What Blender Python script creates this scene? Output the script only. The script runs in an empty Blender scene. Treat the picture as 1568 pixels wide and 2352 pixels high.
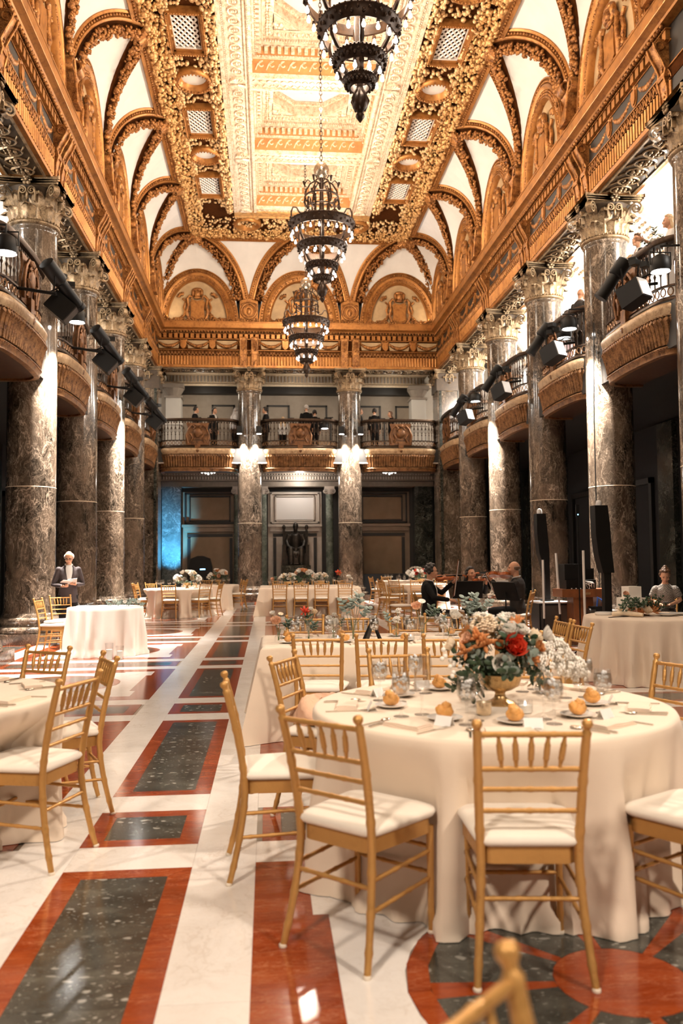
import bpy, bmesh, math, random
import numpy as np
from mathutils import Vector, Matrix, Euler
random.seed(7)
C = bpy.context.scene.collection
S = bpy.context.scene
PI = math.pi
# ------------------------------------------------------------------ camera, world, exposure
cd = bpy.data.cameras.new('camera'); cam = bpy.data.objects.new('camera', cd); C.objects.link(cam)
cd.sensor_fit = 'VERTICAL'; cd.sensor_height = 36.0
cd.lens = 1909.15 / 2352 * 36.0
cd.clip_start = 0.05; cd.clip_end = 200
CAMX, CAMH = -1.2311, 1.4741
yaw, pit, rol = 0.0886, 0.0589, -0.0095
cr, sr = math.cos(rol), math.sin(rol)
fw = Vector((math.sin(yaw) * math.cos(pit), math.cos(yaw) * math.cos(pit), math.sin(pit)))
rt0 = Vector((math.cos(yaw), -math.sin(yaw), 0)); up0 = rt0.cross(fw)
rt = rt0 * cr + up0 * sr; up = up0 * cr - rt0 * sr
cam.matrix_world = Matrix(((rt.x, up.x, -fw.x, CAMX), (rt.y, up.y, -fw.y, 0), (rt.z, up.z, -fw.z, CAMH), (0, 0, 0, 1)))
cd.dof.use_dof = True; cd.dof.focus_distance = 9.0; cd.dof.aperture_fstop = 2.2
S.camera = cam
w = bpy.data.worlds.new('world'); S.world = w; w.use_nodes = True
w.node_tree.nodes['Background'].inputs[0].default_value = (1.0, .82, .62, 1)
w.node_tree.nodes['Background'].inputs[1].default_value = 0.02
S.view_settings.view_transform = 'Standard'; S.view_settings.look = 'None'
S.view_settings.gamma = 1.0; S.view_settings.use_curve_mapping = False
S.view_settings.exposure = 0.55
S.cycles.max_bounces = 6; S.cycles.diffuse_bounces = 3; S.cycles.glossy_bounces = 3
S.cycles.transmission_bounces = 4; S.cycles.transparent_max_bounces = 10
S.cycles.sample_clamp_indirect = 4.0; S.cycles.caustics_reflective = False; S.cycles.caustics_refractive = False
S.cycles.use_denoising = True

B = 3.815; XC = 1.5 * B; Y0 = 16.257
def YK(k): return Y0 + B * k
ZCAP = 8.77; ZC = 13.4

def lamp(name, kind, loc, energy, col, size=.1, aim=None, angle=None, blend=.4, shape=None, size2=None):
    d = bpy.data.lights.new(name, kind); d.energy = energy; d.color = col
    if kind == 'AREA':
        d.size = size
        if shape: d.shape = shape; d.size_y = size2
    else: d.shadow_soft_size = size
    if kind == 'SPOT': d.spot_size = angle; d.spot_blend = blend
    o = bpy.data.objects.new(name, d); o.location = loc; C.objects.link(o)
    if aim is not None: o.rotation_euler = (Vector(aim) - Vector(loc)).to_track_quat('-Z', 'Y').to_euler()
    return o
WARM = (1.0, .80, .58); WHITE = (1.0, .95, .90); AMBER = (1.0, .62, .32)
# chandelier light (the bulbs glow, these carry their light), cornice uplights, gallery lamps, column floods, table spots
for k in (-4, -2, 0, 2):
    y = YK(k) + B / 2
    lamp('chandelier_light', 'POINT', (0, y, 8.75), 330 if k < 0 else 240, (1.0, .81, .62), .55)
for k in range(-4, 3):
    lamp('ceiling_fill', 'POINT', (0, YK(k) + B / 2, 11.7), 330 if k > -3 else 120, (1.0, .84, .66), .25)  # unseen point lamps added below each coffer to brighten the ceiling
for k in range(-3, 4):
    for s in (-1, 1):
        lamp('cornice_uplight', 'AREA', (s * 4.92, YK(k) + B / 2, 10.62), 14, (1.0, .78, .54), 2.6, (s * 2.2, YK(k) + B / 2, 13.4), shape='RECTANGLE', size2=.12)
for k in range(-2, 4):
    for s in (-1, 1): lamp('gallery_lamp', 'POINT', (s * 7.3, YK(k) + B / 2, 8.2), 420 if s > 0 else 130, (1.0, .94, .86), .25)
for x in (-3.8, 0, 3.8): lamp('gallery_lamp', 'POINT', (x, 33.0, 8.2), 15, (1.0, .86, .68), .2)
for s, k, e in ((-1, -1, 3000), (-1, 0, 7500), (-1, 2, 7500), (1, -1, 3500), (1, 0, 7500), (1, 2, 7500)):
    x, y = s * XC, YK(k)
    lamp('column_flood', 'SPOT', (x - s * .86, y - .25, 6.05), e, (1.0, .93, .86), .06, (x - s * .42, y - .12, 2.4), math.radians(38 if s * k == -1 else 66), .95)
for s in (-1, 1):
    for d in (-.36, .36): lamp('column_flood', 'SPOT', (s * B / 2 + d, YK(4) - .60, 6.21), 2400, (1.0, .93, .86), .05, (s * B / 2 + d * .75, YK(4) - .40, 3.0), math.radians(70), .95)
lamp('statue_light', 'POINT', (.05, 33.0, 4.75), 60, (1.0, .92, .84), .15)
for k, s in ((0, 1), (-1, 1), (1, 1)):
    lamp('table_spot', 'SPOT', (s * 4.9, YK(k) + 1.5, 6.4), 1000, (1.0, .90, .80), .08, (-4.2, 15.0, .5), math.radians(30), .6)
TS = (1.0, .85, .70)
lamp('table_spot', 'SPOT', (-4.9, YK(-1) + 1.5, 6.4), 1100, TS, .1, (.6, 7.6, .7), math.radians(44), .8)
lamp('table_spot', 'SPOT', (4.9, YK(-2) + 1.5, 6.4), 1500, TS, .1, (-.6, 4.6, .7), math.radians(44), .8)
lamp('table_spot', 'SPOT', (4.9, YK(0) + 1.5, 6.4), 1100, TS, .1, (-.2, 22.5, .7), math.radians(40), .8)
lamp('table_spot', 'SPOT', (-4.9, YK(0) + 1.5, 6.4), 800, TS, .1, (3.6, 11.5, .7), math.radians(40), .8)
lamp('table_spot', 'SPOT', (4.5, -3, 7.5), 1700, TS, .4, (-1.6, 4.2, .5), math.radians(60), .8)
lamp('table_spot', 'SPOT', (-4.5, -3, 7.5), 1700, TS, .4, (0.4, 4.2, .5), math.radians(60), .8)
for x, y in ((-4.95, 32.1), (-2.5, 32.6), (2.45, 32.6)):
    lamp('blue_uplight', 'SPOT', (x, y, .15), 2200 if x < -4 else 800, (.10, .55, 1.0), .05, (x + (-.14 if x < -4 else .4 if x < 0 else -.4), 33.85 if x < -4 else 31.9, 2.3), math.radians(40 if x < -4 else 50), .8)


# ------------------------------------------------------------------ mesh helpers
def _ico():
    t = (1 + 5 ** .5) / 2
    v = [(-1, t, 0), (1, t, 0), (-1, -t, 0), (1, -t, 0), (0, -1, t), (0, 1, t), (0, -1, -t), (0, 1, -t), (t, 0, -1), (t, 0, 1), (-t, 0, -1), (-t, 0, 1)]
    f = [(0, 11, 5), (0, 5, 1), (0, 1, 7), (0, 7, 10), (0, 10, 11), (1, 5, 9), (5, 11, 4), (11, 10, 2), (10, 7, 6), (7, 1, 8), (3, 9, 4), (3, 4, 2), (3, 2, 6), (3, 6, 8), (3, 8, 9), (4, 9, 5), (2, 4, 11), (6, 2, 10), (8, 6, 7), (9, 8, 1)]
    v = np.array(v, float); v /= np.linalg.norm(v[0]); return v, f
def _ico2(src=None):
    v, f = src or _ico(); v = [tuple(a) for a in v]; cache = {}; nf = []
    def mid(a, b):
        k = (min(a, b), max(a, b))
        if k not in cache:
            m = (np.array(v[a]) + np.array(v[b])) / 2; m /= np.linalg.norm(m); v.append(tuple(m)); cache[k] = len(v) - 1
        return cache[k]
    for a, b, c in f:
        x, y, z = mid(a, b), mid(b, c), mid(c, a); nf += [(a, x, z), (b, y, x), (c, z, y), (x, y, z)]
    return np.array(v), nf
ICO1, ICO2 = _ico(), _ico2()
ICO3 = _ico2(ICO2)
def frame_for(d):
    d = Vector(d).normalized(); a = Vector((0, 0, 1)) if abs(d.z) < .9 else Vector((1, 0, 0))
    x = d.cross(a).normalized(); y = d.cross(x); return x, y
class MB:
    def __init__(s): s.v = []; s.f = []
    def add(s, vs, fs):
        n = len(s.v); s.v += [tuple(map(float, q)) for q in vs]; s.f += [tuple(i + n for i in q) for q in fs]; return s
    def box(s, cx, cy, cz, sx, sy, sz, rz=0.0):
        c, q = math.cos(rz), math.sin(rz); o = []
        for x, y, z in ((-1, -1, -1), (1, -1, -1), (1, 1, -1), (-1, 1, -1), (-1, -1, 1), (1, -1, 1), (1, 1, 1), (-1, 1, 1)):
            x *= sx / 2; y *= sy / 2; o.append((cx + x * c - y * q, cy + x * q + y * c, cz + z * sz / 2))
        return s.add(o, [(0, 3, 2, 1), (4, 5, 6, 7), (0, 1, 5, 4), (1, 2, 6, 5), (2, 3, 7, 6), (3, 0, 4, 7)])
    def box6(s, x0, x1, y0, y1, z0, z1): return s.box((x0 + x1) / 2, (y0 + y1) / 2, (z0 + z1) / 2, x1 - x0, y1 - y0, z1 - z0)
    def prism(s, poly, z0, z1, top=True, bottom=True):
        n = len(poly); vs = [(x, y, z0) for x, y in poly] + [(x, y, z1) for x, y in poly]
        fs = [(i, (i + 1) % n, (i + 1) % n + n, i + n) for i in range(n)]
        if top: fs.append(tuple(range(n, 2 * n)))
        if bottom: fs.append(tuple(range(n - 1, -1, -1)))
        return s.add(vs, fs)
    def lathe(s, prof, seg=24, cx=0, cy=0, cz=0, a0=0, a1=2 * PI, cap=True):
        full = abs(a1 - a0 - 2 * PI) < 1e-6; m = seg if full else seg + 1; vs = []
        for r, z in prof:
            for i in range(m):
                a = a0 + (a1 - a0) * i / seg; vs.append((cx + r * math.cos(a), cy + r * math.sin(a), cz + z))
        fs = []
        for j in range(len(prof) - 1):
            for i in range(seg):
                a, b = j * m + i, j * m + (i + 1) % m if full else j * m + i + 1
                fs.append((a, b, b + m, a + m))
        if cap and full:
            if prof[0][0] > 1e-5: fs.append(tuple(range(m - 1, -1, -1)))
            if prof[-1][0] > 1e-5: fs.append(tuple(range((len(prof) - 1) * m, len(prof) * m)))
        return s.add(vs, fs)
    def tube(s, pts, r, seg=8, caps=True, closed=False):
        pts = [Vector(p) for p in pts]; n = len(pts); rs = r if hasattr(r, '__len__') else [r] * n
        vs = []; x = None
        for i, p in enumerate(pts):
            if closed: d = pts[(i + 1) % n] - pts[i - 1]
            else: d = pts[min(i + 1, n - 1)] - pts[max(i - 1, 0)]
            if d.length < 1e-9: d = Vector((0, 0, 1))
            d.normalize()
            if x is None: x, y = frame_for(d)
            else:
                x = x - d * x.dot(d)
                if x.length < 1e-6: x, y = frame_for(d)
                x.normalize(); y = d.cross(x)
            for k in range(seg):
                a = 2 * PI * k / seg; vs.append(p + x * (rs[i] * math.cos(a)) + y * (rs[i] * math.sin(a)))
        fs = []
        for i in range(n if closed else n - 1):
            for k in range(seg):
                a, b = i * seg + k, i * seg + (k + 1) % seg; c = ((i + 1) % n) * seg
                fs.append((a, b, c + (k + 1) % seg, c + k))
        if caps and not closed: fs += [tuple(range(seg - 1, -1, -1)), tuple(range((n - 1) * seg, n * seg))]
        return s.add(vs, fs)
    def ico(s, c, r, rot=None, hi=False):
        V, Fc = ICO3 if hi == 3 else ICO2 if hi else ICO1
        r = r if hasattr(r, '__len__') else (r, r, r)
        P = V * np.array(r)
        if rot is not None: P = P @ np.array(rot).T
        return s.add(P + np.array(c), Fc)
    def grid(s, P, nu, nv, closed_u=False):
        fs = []
        for j in range(nv - 1):
            for i in range(nu if closed_u else nu - 1):
                a = j * nu + i; b = j * nu + (i + 1) % nu; fs.append((a, b, b + nu, a + nu))
        return s.add(P, fs)
    def sweep(s, prof, path, frames, caps=True):
        m = len(prof); vs = []
        for p, (x, y) in zip(path, frames):
            for a, b in prof: vs.append(Vector(p) + Vector(x) * a + Vector(y) * b)
        n = len(path); fs = []
        for i in range(n - 1):
            for k in range(m): fs.append((i * m + k, i * m + (k + 1) % m, (i + 1) * m + (k + 1) % m, (i + 1) * m + k))
        if caps: fs += [tuple(range(m - 1, -1, -1)), tuple(range((n - 1) * m, n * m))]
        return s.add(vs, fs)
    def xform(s, M):
        s.v = [tuple(M @ Vector(q)) for q in s.v]; return s
    def join(s, o, M=None):
        vs = o.v if M is None else [tuple(M @ Vector(q)) for q in o.v]
        return s.add(vs, o.f)
    def mesh(s, name, m, smooth=False, ang=.95, fix=True):
        me = bpy.data.meshes.new(name); me.from_pydata(s.v, [], s.f)
        if m is not None: me.materials.append(m)
        if fix:
            bm = bmesh.new(); bm.from_mesh(me); bmesh.ops.recalc_face_normals(bm, faces=bm.faces); bm.to_mesh(me); bm.free()
        if smooth:
            me.polygons.foreach_set('use_smooth', [True] * len(me.polygons)); me.set_sharp_from_angle(angle=ang)
        me.update(); return me
def link(name, me, parent=None, loc=(0, 0, 0), rot=(0, 0, 0), scale=None, **kw):
    o = bpy.data.objects.new(name, me); C.objects.link(o); o.parent = parent; o.location = loc; o.rotation_euler = rot
    if scale is not None: o.scale = scale if hasattr(scale, '__len__') else (scale,) * 3
    for k, v in kw.items(): o[k] = v
    return o
def part(name, mb, m, parent, smooth=False, ang=.95, loc=(0, 0, 0), rot=(0, 0, 0), fix=True, **kw):
    return link(name, mb.mesh(name, m, smooth, ang, fix), parent, loc, rot, **kw)
def thing(name, label, cat, loc=(0, 0, 0), rz=0, group=None):
    o = bpy.data.objects.new(name, None); C.objects.link(o); o.location = loc; o.rotation_euler = (0, 0, rz)
    o.empty_display_size = .1
    if label: o['label'] = label; o['category'] = cat
    if group: o['group'] = group
    return o
def tag(o, label, cat, group=None):
    o['label'] = label; o['category'] = cat
    if group: o['group'] = group
    return o
def kids(o): return [c for c in KID.get(o.name, [])]
def dup(root, loc=None, rz=None, label=None, group=None, parent=None, rot=None):
    r = root.copy(); C.objects.link(r)
    if parent is not None: r.parent = parent
    if loc is not None: r.location = loc
    if rz is not None: r.rotation_euler = (0, 0, rz)
    if rot is not None: r.rotation_euler = rot
    if label: r['label'] = label
    if group: r['group'] = group
    def rec(src, dst):
        for ch in src.children:
            c = ch.copy(); C.objects.link(c); c.parent = dst; rec(ch, c)
    rec(root, r); return r
def clone(template, name, parent, loc=(0, 0, 0), rot=(0, 0, 0), scale=None):   # another object on the same mesh
    return link(name, template.data, parent, loc, rot, scale)
def look_rot(d): return math.atan2(d[1], d[0]) - PI / 2     # rz that turns local +Y to d

# ------------------------------------------------------------------ materials
def nmat(name):
    m = bpy.data.materials.new(name); m.use_nodes = True; nt = m.node_tree
    return m, nt, nt.nodes['Principled BSDF']
def N(nt, t, **kw):
    n = nt.nodes.new(t)
    for k, v in kw.items():
        if k in n.inputs: n.inputs[k].default_value = v
        else: setattr(n, k, v)
    return n
def ramp(nt, fac, stops):
    r = nt.nodes.new('ShaderNodeValToRGB'); e = r.color_ramp.elements
    while len(e) < len(stops): e.new(.5)
    for el, (p, c) in zip(e, stops): el.position = p; el.color = (*c, 1) if len(c) == 3 else c
    nt.links.new(fac, r.inputs[0]); return r.outputs[0]
def mix(nt, fac, a, b, blend='MIX'):
    n = nt.nodes.new('ShaderNodeMix'); n.data_type = 'RGBA'; n.blend_type = blend
    for i, x in ((0, fac), (6, a), (7, b)):
        if isinstance(x, (int, float)): n.inputs[i].default_value = x
        elif isinstance(x, tuple): n.inputs[i].default_value = (*x, 1) if len(x) == 3 else x
        else: nt.links.new(x, n.inputs[i])
    return n.outputs[2]
def coords(nt, scale=1.0, rnd=0.0, kind='Object', vec=None):
    tc = nt.nodes.new('ShaderNodeTexCoord'); mp = nt.nodes.new('ShaderNodeMapping')
    mp.inputs['Scale'].default_value = vec or (scale,) * 3
    nt.links.new(tc.outputs[kind], mp.inputs['Vector'])
    if rnd:
        oi = nt.nodes.new('ShaderNodeObjectInfo'); mu = nt.nodes.new('ShaderNodeMath'); mu.operation = 'MULTIPLY'; mu.inputs[1].default_value = rnd
        nt.links.new(oi.outputs['Random'], mu.inputs[0]); cb = nt.nodes.new('ShaderNodeCombineXYZ')
        for i in range(3): nt.links.new(mu.outputs[0], cb.inputs[i])
        ad = nt.nodes.new('ShaderNodeVectorMath'); ad.operation = 'ADD'
        nt.links.new(mp.outputs[0], ad.inputs[0]); nt.links.new(cb.outputs[0], ad.inputs[1]); return ad.outputs[0]
    return mp.outputs[0]
def noise(nt, vec, scale, detail=4, rough=.55, dist=0.0):
    n = nt.nodes.new('ShaderNodeTexNoise'); n.inputs['Scale'].default_value = scale; n.inputs['Detail'].default_value = detail
    n.inputs['Roughness'].default_value = rough; n.inputs['Distortion'].default_value = dist
    nt.links.new(vec, n.inputs['Vector']); return n.outputs[0]
def bump(nt, b, h, strength=.2, dist=.02):
    n = nt.nodes.new('ShaderNodeBump'); n.inputs['Strength'].default_value = strength; n.inputs['Distance'].default_value = dist
    nt.links.new(h, n.inputs['Height']); nt.links.new(n.outputs[0], b.inputs['Normal'])
def math_(nt, op, a, b=None, clamp=False):
    n = nt.nodes.new('ShaderNodeMath'); n.operation = op; n.use_clamp = clamp
    for i, x in enumerate((a, b)):
        if x is None: continue
        if isinstance(x, (int, float)): n.inputs[i].default_value = x
        else: nt.links.new(x, n.inputs[i])
    return n.outputs[0]
def plain(name, col, rough=.6, metal=0.0, var=.0, vs=8.0, bmp=0.0, bs=60.0, spec=None, sheen=0, coat=0):
    m, nt, b = nmat(name); b.inputs['Roughness'].default_value = rough; b.inputs['Metallic'].default_value = metal
    if spec is not None: b.inputs['Specular IOR Level'].default_value = spec
    if coat: b.inputs['Coat Weight'].default_value = coat; b.inputs['Coat Roughness'].default_value = .1
    if sheen: b.inputs['Sheen Weight'].default_value = sheen
    v = coords(nt, 1.0, 7.0)
    if var:
        n = noise(nt, v, vs, 4)
        nt.links.new(ramp(nt, n, [(.3, tuple(c * (1 - var) for c in col)), (.7, tuple(min(1, c * (1 + var)) for c in col))]), b.inputs['Base Color'])
    else: b.inputs['Base Color'].default_value = (*col, 1)
    if bmp: bump(nt, b, noise(nt, v, bs, 3), bmp, .01)
    return m
def gilt(name, hi, lo, rough=.38, metal=.55, scale=9.0, dark=.42, bmp=.3):
    # gold leaf over a brown glaze, rubbed through in soft patches
    m, nt, b = nmat(name); v = coords(nt, 1.0, 9.0)
    n1 = noise(nt, v, scale, 5, .6); n2 = noise(nt, v, scale * 5, 3, .6)
    mx = math_(nt, 'ADD', math_(nt, 'MULTIPLY', n1, .6), math_(nt, 'MULTIPLY', n2, .4))
    nt.links.new(ramp(nt, mx, [(dark - .1, lo), (dark + .12, hi), (.75, tuple(min(1, c * 1.15) for c in hi))]), b.inputs['Base Color'])
    b.inputs['Metallic'].default_value = metal
    nt.links.new(ramp(nt, n2, [(.3, (rough - .08,) * 3), (.7, (rough + .15,) * 3)]), b.inputs['Roughness'])
    bump(nt, b, n2, bmp, .01); return m
def marble(name, base, mid, vein, vs=1.0, rough=.16, amount=1.0, rnd=30.0, stretch=(1, 1, 1), fleck=0.0):
    m, nt, b = nmat(name); v = coords(nt, 1, rnd, vec=tuple(vs * s for s in stretch))
    wv = nt.nodes.new('ShaderNodeTexNoise'); wv.inputs['Scale'].default_value = 1.6; wv.inputs['Detail'].default_value = 4
    nt.links.new(v, wv.inputs['Vector'])
    sc = nt.nodes.new('ShaderNodeVectorMath'); sc.operation = 'SCALE'; sc.inputs['Scale'].default_value = 1.3; nt.links.new(wv.outputs['Color'], sc.inputs[0])
    ad = nt.nodes.new('ShaderNodeVectorMath'); ad.operation = 'ADD'; nt.links.new(v, ad.inputs[0]); nt.links.new(sc.outputs[0], ad.inputs[1])
    def ridge(s, w):
        n = noise(nt, ad.outputs[0], s, 5, .55)
        d = math_(nt, 'ABSOLUTE', math_(nt, 'SUBTRACT', n, .5))
        return ramp(nt, d, [(0.0, (1, 1, 1)), (w, (.25, .25, .25)), (w * 3, (0, 0, 0))])
    cloud = noise(nt, ad.outputs[0], 1.3, 5, .6)
    basec = ramp(nt, cloud, [(.35, base), (.68, mid)])
    r1, r2, r3 = ridge(1.5, .010), ridge(4.2, .016), ridge(9.0, .03)
    vm = math_(nt, 'MULTIPLY', math_(nt, 'MAXIMUM', r1, math_(nt, 'MAXIMUM', math_(nt, 'MULTIPLY', r2, .6), math_(nt, 'MULTIPLY', r3, .28))), ramp(nt, noise(nt, v, .9, 3), [(.35, (.15,) * 3), (.62, (1,) * 3)]))
    vm = math_(nt, 'MULTIPLY', vm, amount, True)
    col = mix(nt, vm, basec, vein)
    if fleck:
        vo = nt.nodes.new('ShaderNodeTexVoronoi'); vo.inputs['Scale'].default_value = 14.0; nt.links.new(ad.outputs[0], vo.inputs['Vector'])
        fl = ramp(nt, vo.outputs['Distance'], [(.12, (1, 1, 1)), (.24, (0, 0, 0))])
        fl = math_(nt, 'MULTIPLY', fl, ramp(nt, noise(nt, v, 3.0, 3), [(.5, (0, 0, 0)), (.66, (1, 1, 1))]))
        col = mix(nt, math_(nt, 'MULTIPLY', fl, fleck), col, vein)
    nt.links.new(col, b.inputs['Base Color']); b.inputs['Roughness'].default_value = rough
    return m
def breccia():      # dark green breccia with pale broken flecks
    m, nt, b = nmat('green_breccia'); v = coords(nt, 1, 60.0, vec=(.8, 1.25, 1)); w_ = nt.nodes.new('ShaderNodeTexNoise'); w_.inputs['Scale'].default_value = 9.0; w_.inputs['Detail'].default_value = 3; nt.links.new(v, w_.inputs['Vector'])
    sc = nt.nodes.new('ShaderNodeVectorMath'); sc.operation = 'SCALE'; sc.inputs['Scale'].default_value = .10; nt.links.new(w_.outputs['Color'], sc.inputs[0]); ad = nt.nodes.new('ShaderNodeVectorMath'); ad.operation = 'ADD'; nt.links.new(v, ad.inputs[0]); nt.links.new(sc.outputs[0], ad.inputs[1])
    col = ramp(nt, noise(nt, ad.outputs[0], 5.0, 6, .65), [(.3, (.022, .023, .019)), (.55, (.062, .062, .052)), (.75, (.12, .12, .10))])
    dens = ramp(nt, noise(nt, v, 1.6, 2), [(.34, (.25,) * 3), (.66, (1,) * 3)])
    for sc_, th, k in ((17.0, .30, .9), (34.0, .26, .6), (70.0, .25, .45)):
        vo = nt.nodes.new('ShaderNodeTexVoronoi'); vo.inputs['Scale'].default_value = sc_; nt.links.new(ad.outputs[0], vo.inputs['Vector']); sx = nt.nodes.new('ShaderNodeSeparateColor'); nt.links.new(vo.outputs['Color'], sx.inputs[0])
        f = math_(nt, 'MULTIPLY', ramp(nt, vo.outputs['Distance'], [(th * .7, (1, 1, 1)), (th, (0, 0, 0))]), ramp(nt, sx.outputs[0], [(.52, (0, 0, 0)), (.72, (1, 1, 1))]))
        col = mix(nt, math_(nt, 'MULTIPLY', math_(nt, 'MULTIPLY', f, dens), k, True), col, (.50, .48, .43))
    nt.links.new(col, b.inputs['Base Color']); b.inputs['Roughness'].default_value = .13; return m
def emit(name, col, strength):
    m, nt, b = nmat(name); b.inputs['Base Color'].default_value = (*col, 1)
    b.inputs['Emission Color'].default_value = (*col, 1); b.inputs['Emission Strength'].default_value = strength; return m
def thin_glass(name, tint=(1, 1, 1), gloss=.12):
    m = bpy.data.materials.new(name); m.use_nodes = True; nt = m.node_tree; nt.nodes.clear()
    o = nt.nodes.new('ShaderNodeOutputMaterial'); t = nt.nodes.new('ShaderNodeBsdfTransparent'); g = nt.nodes.new('ShaderNodeBsdfGlossy')
    t.inputs[0].default_value = (*tint, 1); g.inputs['Roughness'].default_value = .03
    lw = nt.nodes.new('ShaderNodeLayerWeight'); lw.inputs['Blend'].default_value = .35
    f = ramp(nt, lw.outputs['Facing'], [(0, (gloss * .4,) * 3), (.6, (gloss * 1.6,) * 3), (1, (.8, .8, .8))])
    mx = nt.nodes.new('ShaderNodeMixShader'); nt.links.new(f, mx.inputs[0]); nt.links.new(t.outputs[0], mx.inputs[1]); nt.links.new(g.outputs[0], mx.inputs[2])
    nt.links.new(mx.outputs[0], o.inputs[0]); return m
M = {}
M['gold'] = gilt('gilt_plaster', (.52, .235, .068), (.11, .032, .007), dark=.48)
M['gold_plain'] = gilt('gilt_plain', (.43, .185, .047), (.17, .056, .011), scale=3.0, dark=.41)
M['gold_dark'] = plain('crevice_shade_glaze', (.060, .018, .004), .95, 0, .3, 12, spec=.05)  # antique glaze ground, dark enough to paint crevice shade behind the gilding
M['gold_overlit'] = gilt('gilt_overlit', (.88, .76, .60), (.48, .25, .09), metal=.2, dark=.43)  # overexposed gold leaf of the flat ceiling, brightness painted into the colour
M['pale_ground'] = plain('pale_gilt_ground', (.56, .27, .10), .5, .2, .2, 6)
M['cream'] = plain('cream_plaster', (.76, .725, .69), .75, 0, .05, 2.0, .05, 30)
M['cream_gold'] = plain('cream_gold_plaster', (.50, .34, .18), .6, .1, .15, 4)
M['cap'] = gilt('capital_gilt', (.36, .245, .135), (.055, .03, .012), metal=.35, rough=.42, scale=7, dark=.45)
M['cap_dark'] = plain('capital_shade_glaze', (.05, .03, .015), .5, .1, .3, 14)  # dark glaze behind the capital leaves, shade of the gaps painted in
M['balc'] = gilt('balcony_gilt', (.30, .145, .055), (.055, .018, .005), metal=.45, scale=7, dark=.46)
M['balc_dark'] = plain('balcony_shade_glaze', (.05, .02, .008), .5, .2, .3, 12)  # balcony ground glazed dark so gaps in the frieze read as shade
M['bronze'] = plain('dark_bronze', (.045, .024, .012), .38, .7, .5, 20, .1, 50)
M['marble'] = marble('green_marble', (.013, .010, .007), (.125, .088, .060), (.60, .46, .34), 1.5, .13, .85, 40, (1, 1, .55))
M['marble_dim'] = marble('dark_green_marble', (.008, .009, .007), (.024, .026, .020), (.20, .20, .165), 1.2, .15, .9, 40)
M['white_marble'] = marble('white_marble', (.78, .73, .68), (.86, .82, .78), (.52, .42, .34), 1.6, .16, .42, 60)
M['red_marble'] = marble('red_marble', (.22, .028, .005), (.33, .058, .012), (.66, .30, .16), 2.2, .12, .45, 60, (1, 4, 1))
M['black_marble'] = breccia()
M['wall_dim'] = plain('dim_stone', (.20, .14, .095), .35, 0, .12, 3.0)
M['wall_dark'] = plain('dark_stone', (.009, .007, .005), .5, 0, .3, 2.0)  # near black puts the unlit aisles' shade into the colour; black frets share it
M['stone_grey'] = plain('grey_stone', (.42, .36, .30), .45, 0, .1, 4)
M['gallery_white'] = plain('gallery_white', (.86, .83, .78), .7, 0, .03, 2)
M['black'] = plain('black_paint', (.004, .0035, .003), .5, 0, .2, 8, spec=.25)
M['black_cloth'] = plain('black_drape', (.006, .005, .005), .9, 0, .2, 6)
M['steel'] = plain('grey_steel', (.32, .31, .30), .35, .8)
M['chair'] = gilt('gold_chair_paint', (.53, .285, .088), (.38, .185, .05), rough=.36, metal=.45, scale=14, dark=.30, bmp=.06)
M['chair_node'] = plain('worn_gold', (.80, .60, .34), .35, .45)
M['foot'] = plain('clear_foot', (.72, .62, .50), .3)
M['cloth_white'] = plain('white_cloth', (.84, .76, .68), .85, 0, .03, 3, .10, 220, sheen=.15)
M['shawl'] = plain('peach_shawl', (.80, .50, .34), .9, 0, .1, 6, .2, 80)
M['icing'] = plain('white_icing', (.84, .78, .70), .6, 0, .03, 6, .06, 60)
M['bronze_lit'] = plain('chandelier_bronze', (.035, .017, .008), .42, .5, .5, 20)
M['lens_soft'] = emit('soft_lens', (1.0, .97, .92), 12.0)
M['steel_dark'] = plain('dark_steel', (.05, .042, .035), .5, .3)
M['panel_lit'] = plain('pale_or_lit_panel', (.70, .68, .66), .5)
M['blue_cable'] = plain('blue_cable', (.03, .10, .42), .5)
M['tie_red'] = plain('dark_red_tie', (.16, .02, .02), .6)
M['crest'] = gilt('crest_bronze', (.20, .085, .028), (.04, .013, .004), metal=.5, scale=7, dark=.46)
M['cushion'] = plain('ivory_cushion', (.86, .78, .68), .8, 0, .03, 5, .06, 120, sheen=.2)
M['cloth'] = plain('champagne_cloth', (.80, .665, .53), .85, 0, .03, 3, .10, 220, sheen=.15)
M['napkin'] = plain('linen_napkin', (.80, .65, .52), .85, 0, .04, 6, .15, 160)
M['china'] = plain('white_china', (.86, .83, .79), .18, 0, coat=.3)
M['bread'] = plain('bread_crust', (.74, .36, .10), .55, 0, .25, 25, .2, 40)
M['silver'] = plain('silver', (.72, .66, .58), .2, 1.0)
M['glass'] = thin_glass('clear_glass')
M['water'] = thin_glass('ice_water', (.93, .93, .92), .25)
M['ice'] = plain('ice', (.9, .9, .9), .3)
M['paper'] = plain('white_paper', (.88, .86, .83), .8)
M['stem'] = plain('green_stem', (.10, .15, .06), .6, 0, .3, 9)
M['leaf'] = plain('dark_leaf', (.035, .065, .03), .55, 0, .5, 9)
M['leaf_grey'] = plain('eucalyptus', (.22, .27, .23), .6, 0, .25, 9)
M['fl_white'] = plain('white_petal', (.88, .83, .75), .7, 0, .05, 12)
M['fl_peach'] = plain('peach_petal', (.84, .50, .32), .7, 0, .12, 12)
M['fl_red'] = plain('red_petal', (.55, .05, .018), .6, 0, .35, 14)
M['fl_rust'] = plain('rust_petal', (.56, .22, .07), .65, 0, .3, 14)
M['fl_cream'] = plain('cream_petal', (.82, .66, .47), .7, 0, .1, 12)
M['candle'] = plain('candle_wax', (.9, .86, .78), .5)
M['mercury'] = plain('mercury_glass', (.70, .58, .42), .25, .8, .3, 30)
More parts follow.
